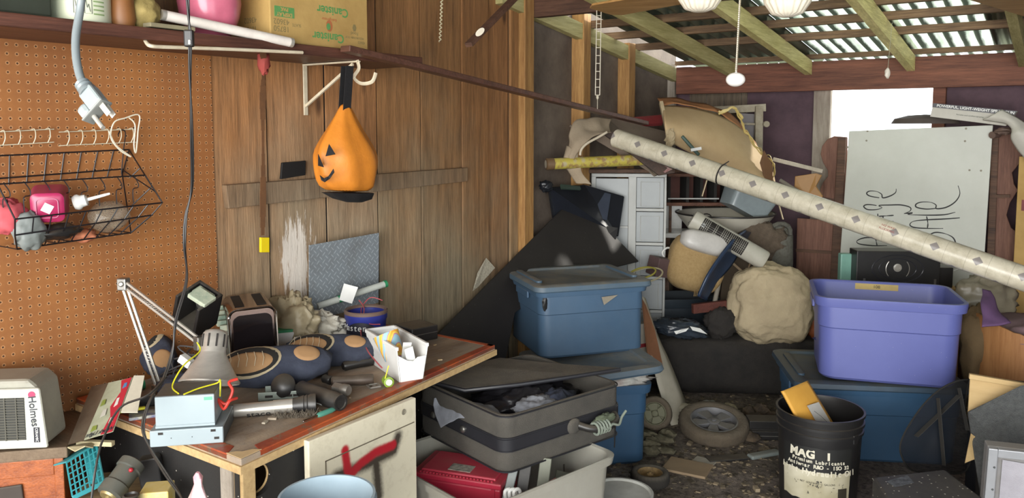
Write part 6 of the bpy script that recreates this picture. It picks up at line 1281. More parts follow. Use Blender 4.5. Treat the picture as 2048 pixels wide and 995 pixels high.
# white drawer tower
m_dw = mat('drawer_white', 'b5b6b2', .5, c2='9a9a94', scale=5, dust=.2); m_df = mat('drawer_cloudy', '989c9c', .4, c2='84888a', scale=4)
TL_ = PD(1183, 346, 4.88); ztop = TL_.z; TR_ = PZ(1330, 345, ztop); Mt = pose(V((TL_.x, TL_.y, 0)), -8); wt = .452
dt = thing('drawer_tower', 'tall white plastic drawer tower with cloudy drawer fronts behind the black board', 'drawer tower', Mt)
b = MB(); 
for x0, x1 in ((0, .028), (.225, .272), (wt-.014, wt)): b.box(x0, x1, -.01, .09, 0, ztop)
b.box(0, wt, -.012, .09, ztop-.022, ztop); b.box(0, wt, .0, .09, 0, .03); b.build('frame', m_dw, dt, bevel=.003)
nz = 6; hz = (ztop-.03)/nz
for k in range(nz):
    z0 = .01+hz*k
    b = MB(); b.box(.273, wt-.015, -.004, .08, z0+.02, z0+hz-.004); dwr = b.build('drawer', m_df, dt, bevel=.003)
    b = MB(); b.box(.272, wt-.014, -.014, .0, z0, z0+.018); b.build('drawer_lip', m_dw, dwr, bevel=.003)
    b = MB(); b.tube([V((.30, -.005, z0+.03)), V((wt-.04, -.005, z0+.03)), V((wt-.04, -.005, z0+hz-.03)), V((.30, -.005, z0+hz-.03))], .003, 6, closed=True); b.build('drawer_ridge', m_dw, dwr)
for k in range(3):
    z0 = ztop-.03-.30*(k+1); b = MB(); b.box(.029, .224, .004, .02, z0+.01, z0+.298); b.build('side_drawer', m_df, dt); b = MB(); b.box(.029, .224, -.008, .01, z0-.004, z0+.01); b.build('shelf_lip', m_dw, dt, bevel=.002)
# dark monitor and bags in front of it
mo = thing('black_monitor', 'black glossy monitor leaning on the white drawer tower', 'monitor', T(PD(1210, 470, 4.72)))
m_gls = mat('monitor_gloss', '1e2024', .2, c2='2c3038', scale=3); platev(((1100, 374, 4.47), (1168, 368, 4.70), (1250, 392, 4.80), (1238, 473, 4.74), (1112, 455, 4.53)), .03, m_gls, 'back_shell', parent=mo, bev=.008)
platev(((1190, 380, 4.735), (1222, 388, 4.75), (1214, 440, 4.70), (1184, 432, 4.68)), .004, mat('blue_sheen', '3c424e', .25), 'cover_plate', parent=mo); platev(((1200, 450, 4.69), (1236, 455, 4.70), (1232, 478, 4.69), (1205, 478, 4.67)), .03, m_bk, 'stand', parent=mo)
blobt(1092, 372, 4.36, (.035, .03, .03), mat('black_bagging', '1e2126', .35, bump=.3, bscale=20), 'black_bag', 'small black plastic bag bundle at the upper left corner of the black monitor', 'bag', seed=3, crease=.4)
platev(((1122, 368, 4.4), (1160, 372, 4.5), (1162, 378, 4.48), (1124, 376, 4.38)), .01, mat('dark_green_rod', '3a4a40', .4), 'dark_stick', 'short dark greenish stick on the black bag under the yellow roll', 'stick')
# support shelf and panels
m_old = wood('old_brown', '6a4c38', '3a281e', 'x', 1.0, dust=0); m_dsty = mat('dusty_brown_board', '77685a', .8, c2='544639', scale=6, dust=.5)
sh2 = thing('corner_shelf', 'dark wooden shelf board in the far left corner carrying the heap above the white drawers', 'shelf', T(VP(.65, 4.9, 0)))
b = MB(); b.para(PD(1172, 346, 4.80), PD(1350, 345, 4.74)-PD(1172, 346, 4.80), FH*.10+RT*.10, UPZ*.022); b.build('board', m_old, sh2, w=True, bevel=.002)
platev(((1140, 250, 4.55), (1225, 236, 4.75), (1330, 262, 4.85), (1352, 335, 4.65), (1310, 350, 4.55), (1225, 268, 4.50)), .012, m_dsty, 'slanted_board', 'dusty dark board slanting under the upper end of the patterned roll', 'board')
platev(((1208, 268, 4.48), (1222, 262, 4.48), (1350, 345, 4.42), (1318, 350, 4.42)), .02, wood('brown_slat', '4f3b30', '2d211b', 'x', 1), 'brown_plank', 'narrow dark brown slat directly beneath the patterned roll above the white drawers', 'slat')
platev(((1285, 316, 4.46), (1300, 318, 4.46), (1345, 338, 4.42), (1330, 345, 4.42)), .006, mat('red_white_speckle', 'a08a84', .7, c2='7c3a3c', scale=60, amt=.9), 'speckled_strip', 'red and white speckled strip under the patterned roll near the drawer tower', 'strip')
platev(((1200, 240, 4.78), (1325, 229, 5.05), (1326, 246, 5.0), (1240, 250, 4.78)), .02, mat('red_fabric', '9c3a3c', .7, c2='6a2a2c', scale=14), 'red_level', 'red folded fabric strip behind the end of the long thin strip', 'fabric')
# beige cloth with rolled white edge
m_bcl = mat('beige_canvas', '9c8c76', .9, c2='7a6c58', scale=8, bump=.25)
surf('beige_cloth', [PD(*q) for q in ((1134, 300, 4.42), (1142, 262, 4.44), (1152, 241, 4.48), (1185, 236, 4.56), (1222, 240, 4.62))], [PD(*q) for q in ((1148, 318, 4.38), (1160, 300, 4.38), (1172, 286, 4.40), (1195, 275, 4.44), (1222, 266, 4.48))], m_bcl, nu=40, nv=14, bow=.01, wav=.03, solid=.006)
o = bpy.data.objects['beige_cloth']; recenter(o); tag(o, 'beige canvas cloth draped over the heap above the yellow roll', 'cloth')
surf('cloth_tail', [PD(*q) for q in ((1130, 292, 4.42), (1134, 330, 4.40), (1150, 362, 4.40))], [PD(*q) for q in ((1160, 300, 4.40), (1166, 335, 4.38), (1174, 372, 4.38))], m_bcl, nu=20, nv=10, bow=.01, wav=.04, solid=.006)
o = bpy.data.objects['cloth_tail']; o.name = 'canvas_tail'; recenter(o); tag(o, 'beige cloth tail hanging behind the yellow roll', 'cloth')
b = MB(); b.tube(spline([PD(1214, 264, 4.42), PD(1195, 275, 4.40), (PD(1175, 286, 4.38)), PD(1163, 298, 4.36), PD(1160, 310, 4.36)], 5), .007, 8); o = b.build('white_edging', mat('bone_white', 'c9bda6', .6), smooth=True); recenter(o); tag(o, 'rolled off-white edging curving below the beige canvas', 'edging')
# yellow roll
A = PD(1092, 328, 4.36); B = PD(1292, 319, 4.50); yr = thing('yellow_roll', 'long yellow picture-printed roll lying in front of the beige cloth', 'roll', T(A)); MA = frame(A, B-A, UPZ) @ Ry(90); Ly = (B-A).length
my, nt, bb, oc = start('yellow_print', .5); s_ = nt.nodes.new('ShaderNodeSeparateXYZ'); nt.links.new(oc, s_.inputs[0]); 
vx = nt.nodes.new('ShaderNodeTexVoronoi'); vx.inputs['Scale'].default_value = 22; nt.links.new(oc, vx.inputs['Vector']); n1 = noi(nt, oc, 30, 3, .6)
c = mixc(nt, ramp(nt, vx.outputs['Distance'], [(.25, (1, 1, 1, 1)), (.4, (0, 0, 0, 1))]), lin('b0a248'), lin('a89c78')); c = mixc(nt, ramp(nt, n1, [(.5, (0, 0, 0, 1)), (.6, (.8, .8, .8, 1))]), c, lin('8a6a48')); nt.links.new(c, bb.inputs['Base Color'])
b = MB(); b.lathe([(.031, .04), (.031, Ly)], MA, 28, cap0=False); b.build('wrap', my, yr, w=True, smooth=True); b = MB(); b.lathe([(.028, 0), (.033, .004), (.033, .042), (.031, .044)], MA, 28); b.build('end_cap', mat('end_brown', '6a5238', .6), yr, w=True, smooth=True); b = MB(); b.lathe([(.022, -.002), (.0, -.003)], MA, 24, cap0=False); b.build('end_disc', mat('disc_grey', 'a89e8c', .6), yr, w=True)
# hutch frame on legs
ht_ = thing('small_hutch', 'small dark brown open hutch with dark compartments above the white basin', 'hutch', T(VP(1.25, 5.1, 0)))
HZ = PD(1410, 347, 5.16).z; H0 = PD(1336, 350, 5.16); Mh2 = pose(V((H0.x, H0.y, 0)), 0); wh = .49; z1_ = HZ; z0_ = PD(1410, 404, 5.16).z
b = MB(); b.box(0, wh, 0, .22, z1_-.02, z1_, Mh2); b.box(-.01, wh+.02, -.03, .22, z0_-.022, z0_, Mh2); b.build('shelf_boards', wood('hutch_brown', '6e4632', '41281c', 'x', 1, dust=0), ht_, w=True, bevel=.002)
b = MB()
for x_ in (0, .12, .21, .30, .39, wh-.02): b.box(x_, x_+.018, 0, .2, z0_, z1_-.02, Mh2)
b.build('dividers', m_bf, ht_, w=True); b = MB(); b.box(.0, wh, .2, .21, z0_, z1_, Mh2); b.build('back', mat('hutch_back', '5c342a', .7), ht_, w=True); b = MB(); b.box(.0, .33, -.012, -.004, z0_+.02, z0_+.028, Mh2); b.build('white_rail', m_dw, ht_, w=True)
for x_, nm in ((.02, 'leg'),): b = MB(); b.box(x_-.008, x_+.008, 0, .016, PD(1400, 466, 5.12).z, z0_-.022, Mh2); b.build(nm, m_old, ht_, w=True)
# white table behind
wt_ = thing('white_table', 'low white-topped table in the far corner under the enamel basin', 'table', T(VP(1.35, 5.3, 0))); zt2 = PD(1400, 466, 5.12).z; Mw = pose(VP(.97, 5.12, 0), -8); m_wt = mat('white_laminate', 'e8e8e4', .3)
b = MB(); b.box(0, .74, 0, .28, zt2-.03, zt2, Mw); b.build('top', m_wt, wt_, w=True, bevel=.003)
for x_ in (.02, .70):
    for y_ in (.02, .23): b = MB(); b.box(x_, x_+.03, y_, y_+.03, 0, zt2-.03, Mw); b.build('leg', m_old, wt_, w=True)
b = MB(); b.box(0, .14, .27, .28, zt2, zt2+.20, Mw); b.build('splashback', m_wt, wt_, w=True)
# enamel basin
bp_ = PD(1450, 425, 5.20); bs_ = thing('enamel_basin', 'wide white enamel basin with a dark rim on the white table', 'basin', T(V((bp_.x, bp_.y, zt2+.001)))); m_en = mat('enamel', 'c9c4b6', .3, c2='a39c8c', scale=4, amt=.5); zb2 = bp_.z-zt2
b = MB(); b.lathe([(.22, 0), (.30, zb2*.8), (.315, zb2), (.30, zb2), (.285, zb2*.8), (.21, .01)], None, 56); b.build('bowl', m_en, bs_, smooth=True); b = MB(); b.tube([V((.316*math.cos(k*.1), .316*math.sin(k*.1), zb2)) for k in range(63)], .006, 6, closed=True); b.build('rim', m_bk, bs_, smooth=True)
b = MB(); b.tube([V((.03*math.cos(k*.5), -.32, zb2+.0+.02*math.sin(k*.5))) for k in range(13)], .004, 6); b.build('handle_ring', m_bk, bs_, smooth=True)
b = MB(); b.rings([[pose(PD(1492, 404, 5.06), 12, 0, 28) @ v for v in q] for q in (rrect(.13, .09, .03, -.07), rrect(.15, .10, .03, .06), rrect(.15, .10, .03, .065))]); o = b.build('blue_container', mat('frosted_blue', '98a3a6', .3, c2='7a8688', alpha=.9), smooth=True); recenter(o); tag(o, 'frosted pale blue plastic container tilted in the enamel basin', 'container')
# tower fan heater
A = PD(1384, 437, 4.74); B = PD(1531, 522, 4.62); tf = thing('tower_fan', 'white tower fan with dark vent slots lying diagonally under the basin', 'fan', T(B)); MA = T(A) @ (B-A).to_track_quat('Z', 'Y').to_matrix().to_4x4(); Lt = (B-A).length; m_tf = mat('fan_white', 'bcb9ac', .45, c2='a39e8e', dust=.3)
b = MB(); b.lathe([(.048, 0), (.058, .004), (.060, .02), (.058, .04), (.058, Lt-.01), (.05, Lt)], MA, 36); b.build('housing', m_tf, tf, w=True, smooth=True)
b = MB(); b.lathe([(.046, -.001), (.044, .0), (.0, -.002)], MA, 24, cap0=False); b.build('control_face', mat('fan_face', 'a7a496', .5), tf, w=True)
tocam = (CAM-A).normalized(); zx = (B-A).normalized(); sx_ = zx.cross(tocam).normalized(); ty_ = sx_.cross(zx).normalized(); ty_ = ty_ if ty_.dot(tocam) > 0 else -ty_
for g0 in (.10, .20, .30, .44, .53):
    b = MB()
    for r_ in range(7):
        for a_ in range(8):
            an = math.radians(-44+a_*12); u0 = A+zx*(g0*Lt/.62*.62+.011*r_+.02); p = u0+(ty_*math.cos(an)+sx_*math.sin(an))*.0582; b.box(-.0045, .0045, -.0055, .0055, -.001, .0015, frame(p, zx, (ty_*math.cos(an)+sx_*math.sin(an)).cross(zx)))
    b.build('vent', mat('slot_dark', '2b2724', .8), tf, w=True)
b = MB(); p = A+zx*.075+ty_*.0585; b.lathe([(.012, 0), (.012, .001)], frame(p, zx, ty_.cross(zx)), 16); b.build('badge', mat('badge_grey', '8a8c88', .4), tf, w=True)
for k in range(4): b = MB(); p = A+(sx_*math.cos(k*1.57)*.025+ty_*math.sin(k*1.57)*.03); b.lathe([(.007, 0), (.007, .004)], frame(p-zx*.003, sx_, ty_), 10); b.build('button', m_bk, tf, w=True)
# straw cushion, white piece, blue shell, tub
dtb = tote(pose(VP(1.06, 5.0, 0), 5), .46, .28, .50, 'very dark teal tub under the straw-coloured seat', mat('dark_teal_tub', '1e2a34', .4, dust=.25), name='dark_tub', r_=.04)
mst = mat('straw_foam', 'a98e62', .9, c2='8f7448', scale=70, amt=.6, bump=.5, bscale=120)
cu_ = thing('straw_seat', 'overturned straw-coloured chair seat with a white upper edge resting on the dark tub', 'seat', T(PD(1395, 585, 4.72)))
b = MB(); b.blob((0, 0, 0), (.17, .09, .17), .06, 1.6, M=pose(PD(1392, 526, 4.72), 8, -12, 14), seed=5, sq=.62, nu=40, nv=28); b.build('cushion', mst, cu_, w=True, smooth=True, ang=180)
b = MB(); b.blob((0, 0, 0), (.155, .07, .065), .06, 1.6, M=pose(PD(1412, 486, 4.68), 8, -10, 16), seed=6, sq=.6, nu=36, nv=20); b.build('white_edge', mat('seat_white', 'c4c0ba', .35), cu_, w=True, smooth=True, ang=180)
b = MB()
for k in range(9): b.cyl(PD(1392+3*k, 560, 4.64), PD(1388+3*k, 592, 4.64), .0022, 4)
b.build('fringe', mst, cu_, w=True)
mbs = mat('navy_shell', '27344a', .3, c2='3d5270', scale=3); surf('blue_shell', [PD(*q) for q in ((1492, 460, 4.75), (1468, 478, 4.62), (1440, 512, 4.55), (1415, 550, 4.50), (1396, 592, 4.50))], [PD(*q) for q in ((1500, 464, 4.90), (1486, 490, 4.78), (1462, 530, 4.70), (1432, 565, 4.65), (1412, 600, 4.65))], mbs, nu=24, nv=8, bow=-.02, solid=.014)
o = bpy.data.objects['blue_shell']; recenter(o); tag(o, 'curved dark blue plastic chair shell standing behind the straw seat', 'chair shell')
b = MB(); b.cyl(PD(1442, 545, 4.70), PD(1428, 610, 4.66), .014, 12); o = b.build('grey_pole', mat('pole_grey', '7a7468', .7, dust=.4), smooth=True); recenter(o); tag(o, 'short grey pole standing right of the blue chair shell', 'pole')
b = MB(); b.bar(PD(1385, 617, 4.60), PD(1470, 607, 4.66), .03, .055, UPZ); o = b.build('red_wood_block', wood('red_wood', '6e3a2e', '45221b', 'x', 1), bevel=.002); recenter(o); tag(o, 'reddish-brown wooden board end sticking out left of the beige sack', 'board')
platev(((1452, 505, 5.02), (1512, 512, 5.02), (1505, 590, 4.95), (1440, 600, 4.95)), .05, mat('brown_box_dark', '5c4e3e', .8, c2='43382c', dust=.3), 'brown_crate', 'dark brown box behind the blue chair shell', 'box')
b = MB(); b.bar(PD(1448, 510, 4.94), PD(1495, 552, 4.90), .01, .014); b.bar(PD(1505, 512, 4.92), PD(1490, 555, 4.92), .008, .008); o = b.build('thin_slats', mat('slat_tan', '9a8468', .7)); recenter(o); tag(o, 'thin crossed tan slats in front of the dark brown box', 'slats')
b = MB(); b.box(-.08, .07, -.05, .05, -.06, .05, pose(PD(1326, 532, 4.72), 28, 5, 12)); o = b.build('maroon_box', mat('maroon_box', '5a4444', .7, dust=.5), bevel=.004); recenter(o); tag(o, 'small dusty maroon box at the foot of the white drawer tower', 'box')
for i, (r_, px, py, c_) in enumerate(((.10, 1290, 550, 'b0a684'), (.075, 1285, 545, 'a39a40'))):
    b = MB(); b.tube([pose(PD(px, py, 4.5), 0, 22, -14) @ V((r_*math.cos(k*.2), r_*.7*math.sin(k*.2), 0)) for k in range(32)], .005, 6, closed=True); o = b.build('cable_hoop', mat('hoop%d' % i, c_, .5), smooth=True); recenter(o); tag(o, ['pale hoop of tubing hanging over the corner of the top left tote', 'smaller yellowish hoop inside the pale hoop behind the top left tote'][i], 'hoop')
b = MB(); b.tube(spline([PD(1348, 500, 4.8), PD(1335, 495, 4.8), PD(1325, 505, 4.8), PD(1332, 520, 4.78)], 6), .006, 8); o = b.build('white_loop', m_wp, smooth=True); recenter(o); tag(o, 'white cable loop right of the drawer tower', 'cable')
# rug roll
b = MB()
for k, (dx, r_, c_) in enumerate(((0, .10, 1), )): pass
mrg = mat('shaggy_grey', '6f6e66', .98, c2='565247', scale=40, amt=.8, bump=.8, bscale=90)
blobt(1515, 482, 5.0, (.18, .08, .13), mat('brown_grey_rug', '6a5c4e', .98, c2='50463a', scale=30, amt=.7, bump=.8, bscale=90), 'folded_rug', 'brown-grey folded rug heaped right of the tower fan', 'rug', seed=8, crease=.3)
rg = thing('rolled_mat', 'rolled shaggy grey mat standing between the rug and the scalloped wood', 'mat', T(PD(1560, 560, 5.0))); b = MB(); Mg = pose(PD(1558, 470, 5.0), 10, 20)
b.tube([Mg @ V(((.018+.0115*k*.18)*math.cos(k*.45), 0, (.018+.0115*k*.18)*math.sin(k*.45))) for k in range(34)], .014, 8); b.build('spiral_end', mrg, rg, w=True, smooth=True); b = MB(); b.lathe([(.085, 0), (.095, .1), (.09, .28)], T(PD(1556, 475, 5.03)) @ Rx(0) @ T((0, 0, -.26)), 24); b.build('roll', mrg, rg, w=True, smooth=True)
# beige sack and black roll
m_sk = mat('sack_beige', 'b5a586', .9, c2='93836a', scale=6, amt=.5, bump=.6, bscale=30)
blobt(1541, 608, 4.62, (.245, .17, .235), m_sk, 'cloth_sack', 'big lumpy beige cloth sack sitting on the black roll', 'sack', seed=12, crease=-.07, amp=.10, nu=110, nv=80, sq=.74)
m_br = mat('black_carpet', '232120', .95, c2='332f2b', scale=12, amt=.7, bump=.7, bscale=60, dust=.25, dustc='5a5246')
b = MB(); Mb_ = pose(VP(1.36, 4.68, .165), -3); b.blob((0, 0, 0), (.58, .165, .165), .05, 2.5, M=Mb_, seed=14, sq=.45, crease=.05, nu=72, nv=36); o = b.build('black_roll', m_br, smooth=True, ang=180); recenter(o); tag(o, 'long black rolled carpet lying across the floor behind the big wheel', 'carpet roll')
blobt(1362, 655, 4.55, (.15, .08, .055), mat('black_poly', '23272c', .22, c2='4a5664', scale=6, amt=.6, bump=.4, bscale=18), 'black_sack', 'glossy black plastic sack with white print on the left end of the black roll', 'sack', seed=16, crease=.35, roll=8)
b = MB(); b.plate([PD(1348, 662, 4.46), PD(1352, 668, 4.455), PD(1372, 662, 4.45), PD(1378, 655, 4.45), PD(1365, 658, 4.45)], .002); b.plate([PD(1380, 652, 4.45), PD(1385, 660, 4.45), PD(1415, 668, 4.45), PD(1400, 656, 4.45)], .002); o = b.build('white_print', m_wp, bpy.data.objects['black_sack'], w=True)
blobt(1442, 645, 4.60, (.10, .07, .085), mat('charcoal_rag', '292624', .95, c2='3a342e', bump=.5), 'charcoal_rag', 'charcoal rag bundle wedged left of the beige sack', 'rag', seed=18, crease=.3)
blobt(1628, 640, 4.62, (.06, .05, .10), mat('orange_brown', '8a4a22', .6), 'orange_jug', 'orange-brown object between the beige sack and the purple tote', 'jug', seed=19)
# ---- curved tan cardboard sheet
mcs = mat('tan_sheet', 'c2a880', .75, c2='a88c64', scale=4, amt=.6, bump=.1)
cs = thing('curved_cardboard', 'big curved tan cardboard sheet on top of the far heap', 'cardboard', T(PD(1440, 345, 4.85)))
top_ = [PD(*q) for q in ((1326, 212, 4.78), (1372, 214, 4.86), (1430, 228, 4.92), (1480, 256, 4.96), (1518, 298, 4.96), (1545, 345, 4.92), (1550, 375, 4.88))]
bot_ = [PD(*q) for q in ((1332, 278, 4.62), (1370, 300, 4.64), (1410, 318, 4.66), (1450, 335, 4.68), (1485, 352, 4.70), (1515, 366, 4.72), (1540, 386, 4.74))]
surf('sheet', top_, bot_, mcs, nu=48, nv=20, bow=.11, solid=.008, parent=cs)
surf('torn_edge', [p+UPZ*.012 for p in top_[:5]], [p+UPZ*.05+FH*.10 for p in top_[:5]], mat('orange_card', 'a8744a', .8), nu=24, nv=4, parent=cs, wav=.02)
b = MB(); b.bar(PD(1322, 205, 4.76), PD(1340, 285, 4.60), .02, .03, FH); b.blob(PD(1340, 275, 4.58), (.03, .02, .05), .4, 4, seed=3, nu=16, nv=12); b.build('crumpled_left_edge', mat('pale_card_edge', 'b8a684', .8), cs, w=True, smooth=False)
b = MB(); yr_ = spline([PD(*q) for q in ((1440, 222, 4.86), (1465, 215, 4.84), (1480, 232, 4.80), (1492, 262, 4.76), (1512, 292, 4.74), (1532, 312, 4.74), (1546, 330, 4.74), (1545, 372, 4.72))], 8)
for s_ in range(3): b.tube([p+V((noise.noise(p*20+V((s_*3, 0, 0)))*.02, 0, noise.noise(p*25+V((0, s_*5, 0)))*.03)) for p in yr_], .006, 6, flat=.4)
o = b.build('yellow_ribbon', mat('yellow_film', 'c4b070', .4, c2='a08a4c', scale=20), smooth=True); recenter(o); tag(o, 'crinkled yellowish plastic strip along the right edge of the curved cardboard', 'plastic strip')
platev(((1528, 300, 4.73), (1545, 330, 4.72), (1546, 372, 4.70), (1530, 360, 4.70), (1520, 325, 4.72)), .004, mat('brown_flap', '6e4e32', .8), 'brown_flap', 'brown flap at the right end of the curved cardboard', 'flap')
st = thing('green_stapler', 'dark green pen-like tool with a white tip on the curved cardboard', 'tool', T(PD(1380, 292, 4.50))); b = MB(); b.bar(PD(1364, 272, 4.52), PD(1398, 310, 4.48), .018, .018); b.build('body', mat('dark_green_tool', '24463a', .4), st, w=True, bevel=.004); b = MB(); b.box(-.03, .03, -.005, .005, -.008, .008, pose(PD(1392, 298, 4.48), 0, 0, -10)); b.build('white_tip', m_wp, st, w=True)
# white frame leaning behind
wf = thing('window_sash', 'peeling white wooden window frame standing behind the curved cardboard', 'frame', T(PD(1480, 340, 5.35))); m_wf = mat('peeling_white', 'a8a08c', .75, c2='7a6c58', scale=14, amt=.8)
b = MB(); b.bar(PD(1395, 222, 5.45), PD(1532, 215, 5.32), .03, .05); b.build('top_rail', m_wf, wf, w=True, bevel=.003); b = MB(); b.bar(PD(1518, 212, 5.32), PD(1516, 340, 5.30), .05, .03, FH); b.build('side_rail', m_wf, wf, w=True, bevel=.003); b = MB(); b.bar(PD(1480, 247, 5.34), PD(1532, 249, 5.30), .012, .014); b.lathe([(.02, -.01), (.02, .015)], pose(PD(1532, 248, 5.27)) @ Rx(90), 12); b.build('latch', m_wf, wf, w=True)
b = MB(); b.plate([PD(1480, 226, 5.38), PD(1480, 340, 5.38), PD(1510, 340, 5.36), PD(1510, 228, 5.36)], .004); b.build('dark_pane', mat('dark_pane', '3c2a26', .4), wf, w=True)
# broken white trim and tan broken piece at the right of it
b = MB(); b.bar(PD(1546, 318, 4.85), PD(1645, 342, 4.75), .05, .022); o = b.build('white_trim', mat('chipped_white', 'b8ae9c', .6, c2='8a7c68', scale=20), bevel=.002); recenter(o); tag(o, 'chipped white wooden trim sticking out right of the curved cardboard', 'trim')
platev(((1590, 352, 4.80), (1632, 346, 4.75), (1644, 350, 4.74), (1632, 372, 4.74), (1646, 392, 4.73), (1640, 402, 4.73), (1612, 398, 4.76), (1588, 380, 4.80)), .03, mat('honey_wood', 'a87c44', .5, c2='86602e', scale=5), 'honey_wood_piece', 'honey-brown broken wooden piece under the white trim', 'wood piece', bev=.004)
b = MB(); b.cyl(PD(1605, 388, 4.72), PD(1560, 360, 4.8), .012, 10); o = b.build('grey_rod', mat('pole_grey', '7a7468'), smooth=True); recenter(o); tag(o, 'short grey rod beside the honey-brown wooden piece', 'rod')
for i, (q0, q1, lab) in enumerate((((1420, 338, 4.06), (1404, 392, 4.06), 'pale wooden sliver hanging below the patterned roll'), ((1552, 388, 3.82), (1566, 438, 3.82), 'pale dangling strip under the middle of the patterned roll'))):
    b = MB(); b.bar(PD(*q0), PD(*q1), .012, .004, RT); o = b.build('pale_strip', mat('sliver', 'b8a888', .7)); recenter(o); tag(o, lab, 'strip')
# ---- patterned roll
A = PD(1232, 276, 4.35); B = PD(2075, 566, 3.10)
mr, nt, bb, oc = start('tile_pattern_vinyl', .3); s_ = nt.nodes.new('ShaderNodeSeparateXYZ'); nt.links.new(oc, s_.inputs[0])
ang_ = math_(nt, 'DIVIDE', math_(nt, 'ARCTAN2', s_.outputs[1], s_.outputs[0]), 1.0); uu = math_(nt, 'MULTIPLY', s_.outputs[2], 1/.165); vv = math_(nt, 'MULTIPLY', ang_, 2/6.28318)
def dia(ou, ov, sz):
    a = math_(nt, 'ABSOLUTE', math_(nt, 'SUBTRACT', math_(nt, 'FRACT', math_(nt, 'ADD', uu, ou)), .5)); c_ = math_(nt, 'ABSOLUTE', math_(nt, 'SUBTRACT', math_(nt, 'FRACT', math_(nt, 'ADD', vv, ov)), .5))
    return math_(nt, 'LESS_THAN', math_(nt, 'ADD', a, math_(nt, 'MULTIPLY', c_, 1.0)), sz)
dm = math_(nt, 'MAXIMUM', dia(0, .1, .125), dia(.5, .6, .125))
ln_ = math_(nt, 'LESS_THAN', math_(nt, 'ABSOLUTE', math_(nt, 'SUBTRACT', math_(nt, 'FRACT', math_(nt, 'MULTIPLY', uu, 2)), .5)), .018)
n1 = noi(nt, oc, 18, 5, .7); c = mixc(nt, ramp(nt, n1, [(.4, (0, 0, 0, 1)), (.7, (1, 1, 1, 1))]), lin('c9c2ae'), lin('aca48e')); c = mixc(nt, math_(nt, 'MULTIPLY', ln_, .4), c, lin('8c8470')); c = mixc(nt, dm, c, lin('827c78')); nt.links.new(c, bb.inputs['Base Color'])
ax = (B-A); MR = T(A) @ ax.to_track_quat('Z', 'Y').to_matrix().to_4x4()
rl = thing('patterned_roll', 'long roll of cream vinyl flooring with grey diamonds slanting down across the heap', 'roll', MR)
b = MB(); b.lathe([(.050, 0), (.050, ax.length), (.040, ax.length), (.040, .0)], None, 40, cap0=False, cap1=False); b.lathe([(.050, 0), (.040, 0)], None, 40, cap0=False, cap1=False); b.build('vinyl', mr, rl, smooth=True)
tcam = MR.inverted() @ CAM; ta = math.atan2(tcam.y, tcam.x)
b = MB(); b.tube([V((.052*math.cos(k*.3), .052*math.sin(k*.3), .64)) for k in range(21)], .004, 6, closed=True); b.tube(spline([V((.052*math.cos(ta-1.2), .052*math.sin(ta-1.2), .64)), V((.06, 0, .66))*0+V((.075*math.cos(ta-1.35), .075*math.sin(ta-1.35), .66))], 3), .003, 6); b.build('cable_tie', m_bk, rl, smooth=True)
red_pr = mat('roll_red_print', 'a0524c', .5); zl = None
best = min(range(300), key=lambda i: abs(((lambda p: (p-CAM).dot(RT)/(p-CAM).dot(FW)*F+PPX)(MR @ V((0, 0, ax.length*i/300))))-1778)); zl = ax.length*best/300
for k, s_t in enumerate(('ARMSTRONG', 'NO WAX')): text('FLOORING' if k == 0 else 'NO WAX', .013, red_pr, rl, Matrix.Rotation(ta-.1-k*.32, 4, 'Z') @ T((.0512, 0, zl)) @ Ry(90) @ Rz(90) @ Rz(90), 'lettering')

# ================================================================ FAR WALL FURNITURE, WHITE BOARD
YS = 5.36; m_sc = wood('scalloped_wood', '8a6250', '5a3a2e', 'z', 1.0)
def pyp(px, py, y=YS): return PY(px, py, y)
hs = thing('scalloped_hutch', 'reddish-brown hutch with scalloped side boards behind the white painted board', 'hutch', T(V((pyp(1690, 500).x, YS, 0))))
def yplate(pts, th, m_, nm, parent, y=YS, bev=.003):
    P_ = [pyp(a, c_, y) for a, c_ in pts]; n_ = V((0, 0, 0))
    for i in range(len(P_)): n_ += (P_[i]-P_[0]).cross(P_[(i+1) % len(P_)]-P_[0])
    if n_.y > 0: P_ = P_[::-1]
    b = MB(); b.plate(P_, th); return b.build(nm, m_, parent, w=True, bevel=bev)
yplate(((1668, 272), (1655, 278), (1644, 292), (1641, 308), (1646, 325), (1655, 340), (1656, 352), (1646, 364), (1640, 378), (1642, 395), (1650, 410), (1650, 440), (1594, 436), (1590, 640), (1694, 640), (1694, 274)), .02, m_sc, 'side_board', hs)
yplate(((1984, 262), (2024, 262), (2034, 285), (2046, 300), (2040, 325), (2024, 345), (2028, 368), (2036, 380), (2020, 405), (2013, 430), (2022, 455), (2040, 470), (2060, 480), (2075, 640), (1970, 640)), .02, m_sc, 'side_board', hs)
for (a, c_) in (((1640, 396), (1690, 404)), ((1592, 500), (1688, 506))): b = MB(); b.bar(pyp(*a, YS-.004), pyp(*c_, YS-.004), .012, .02); b.build('cross_rail', m_old, hs, w=True)
for (a, c_) in (((1985, 392), (2020, 392)), ((1975, 545), (2060, 545))): b = MB(); b.bar(pyp(*a, YS-.02), pyp(*c_, YS-.02), .03, .018); b.build('cross_rail', m_old, hs, w=True)
b = MB(); b.box(pyp(1594, 500).x, pyp(2075, 500).x, YS, YS+.02, 0, .35); b.build('lower_panel', m_sc, hs, w=True)
yplate(((1676, 275), (1692, 275), (1676, 640), (1655, 640)), .012, m_old, 'inner_stile', hs, YS-.022); yplate(((1984, 262), (1998, 262), (1985, 640), (1968, 640)), .012, m_old, 'inner_stile', hs, YS-.022)
YBd = 5.28; wbd = thing('garage_sale_board', 'tall white painted board lettered GARAGE SALE sideways, leaning on the hutch', 'sign board', T(V((pyp(1830, 500, YBd).x, YBd, 0))))
m_wb = mat('white_board_paint', 'c4c6bc', .45, c2='b0b2a6', scale=4, amt=.5)
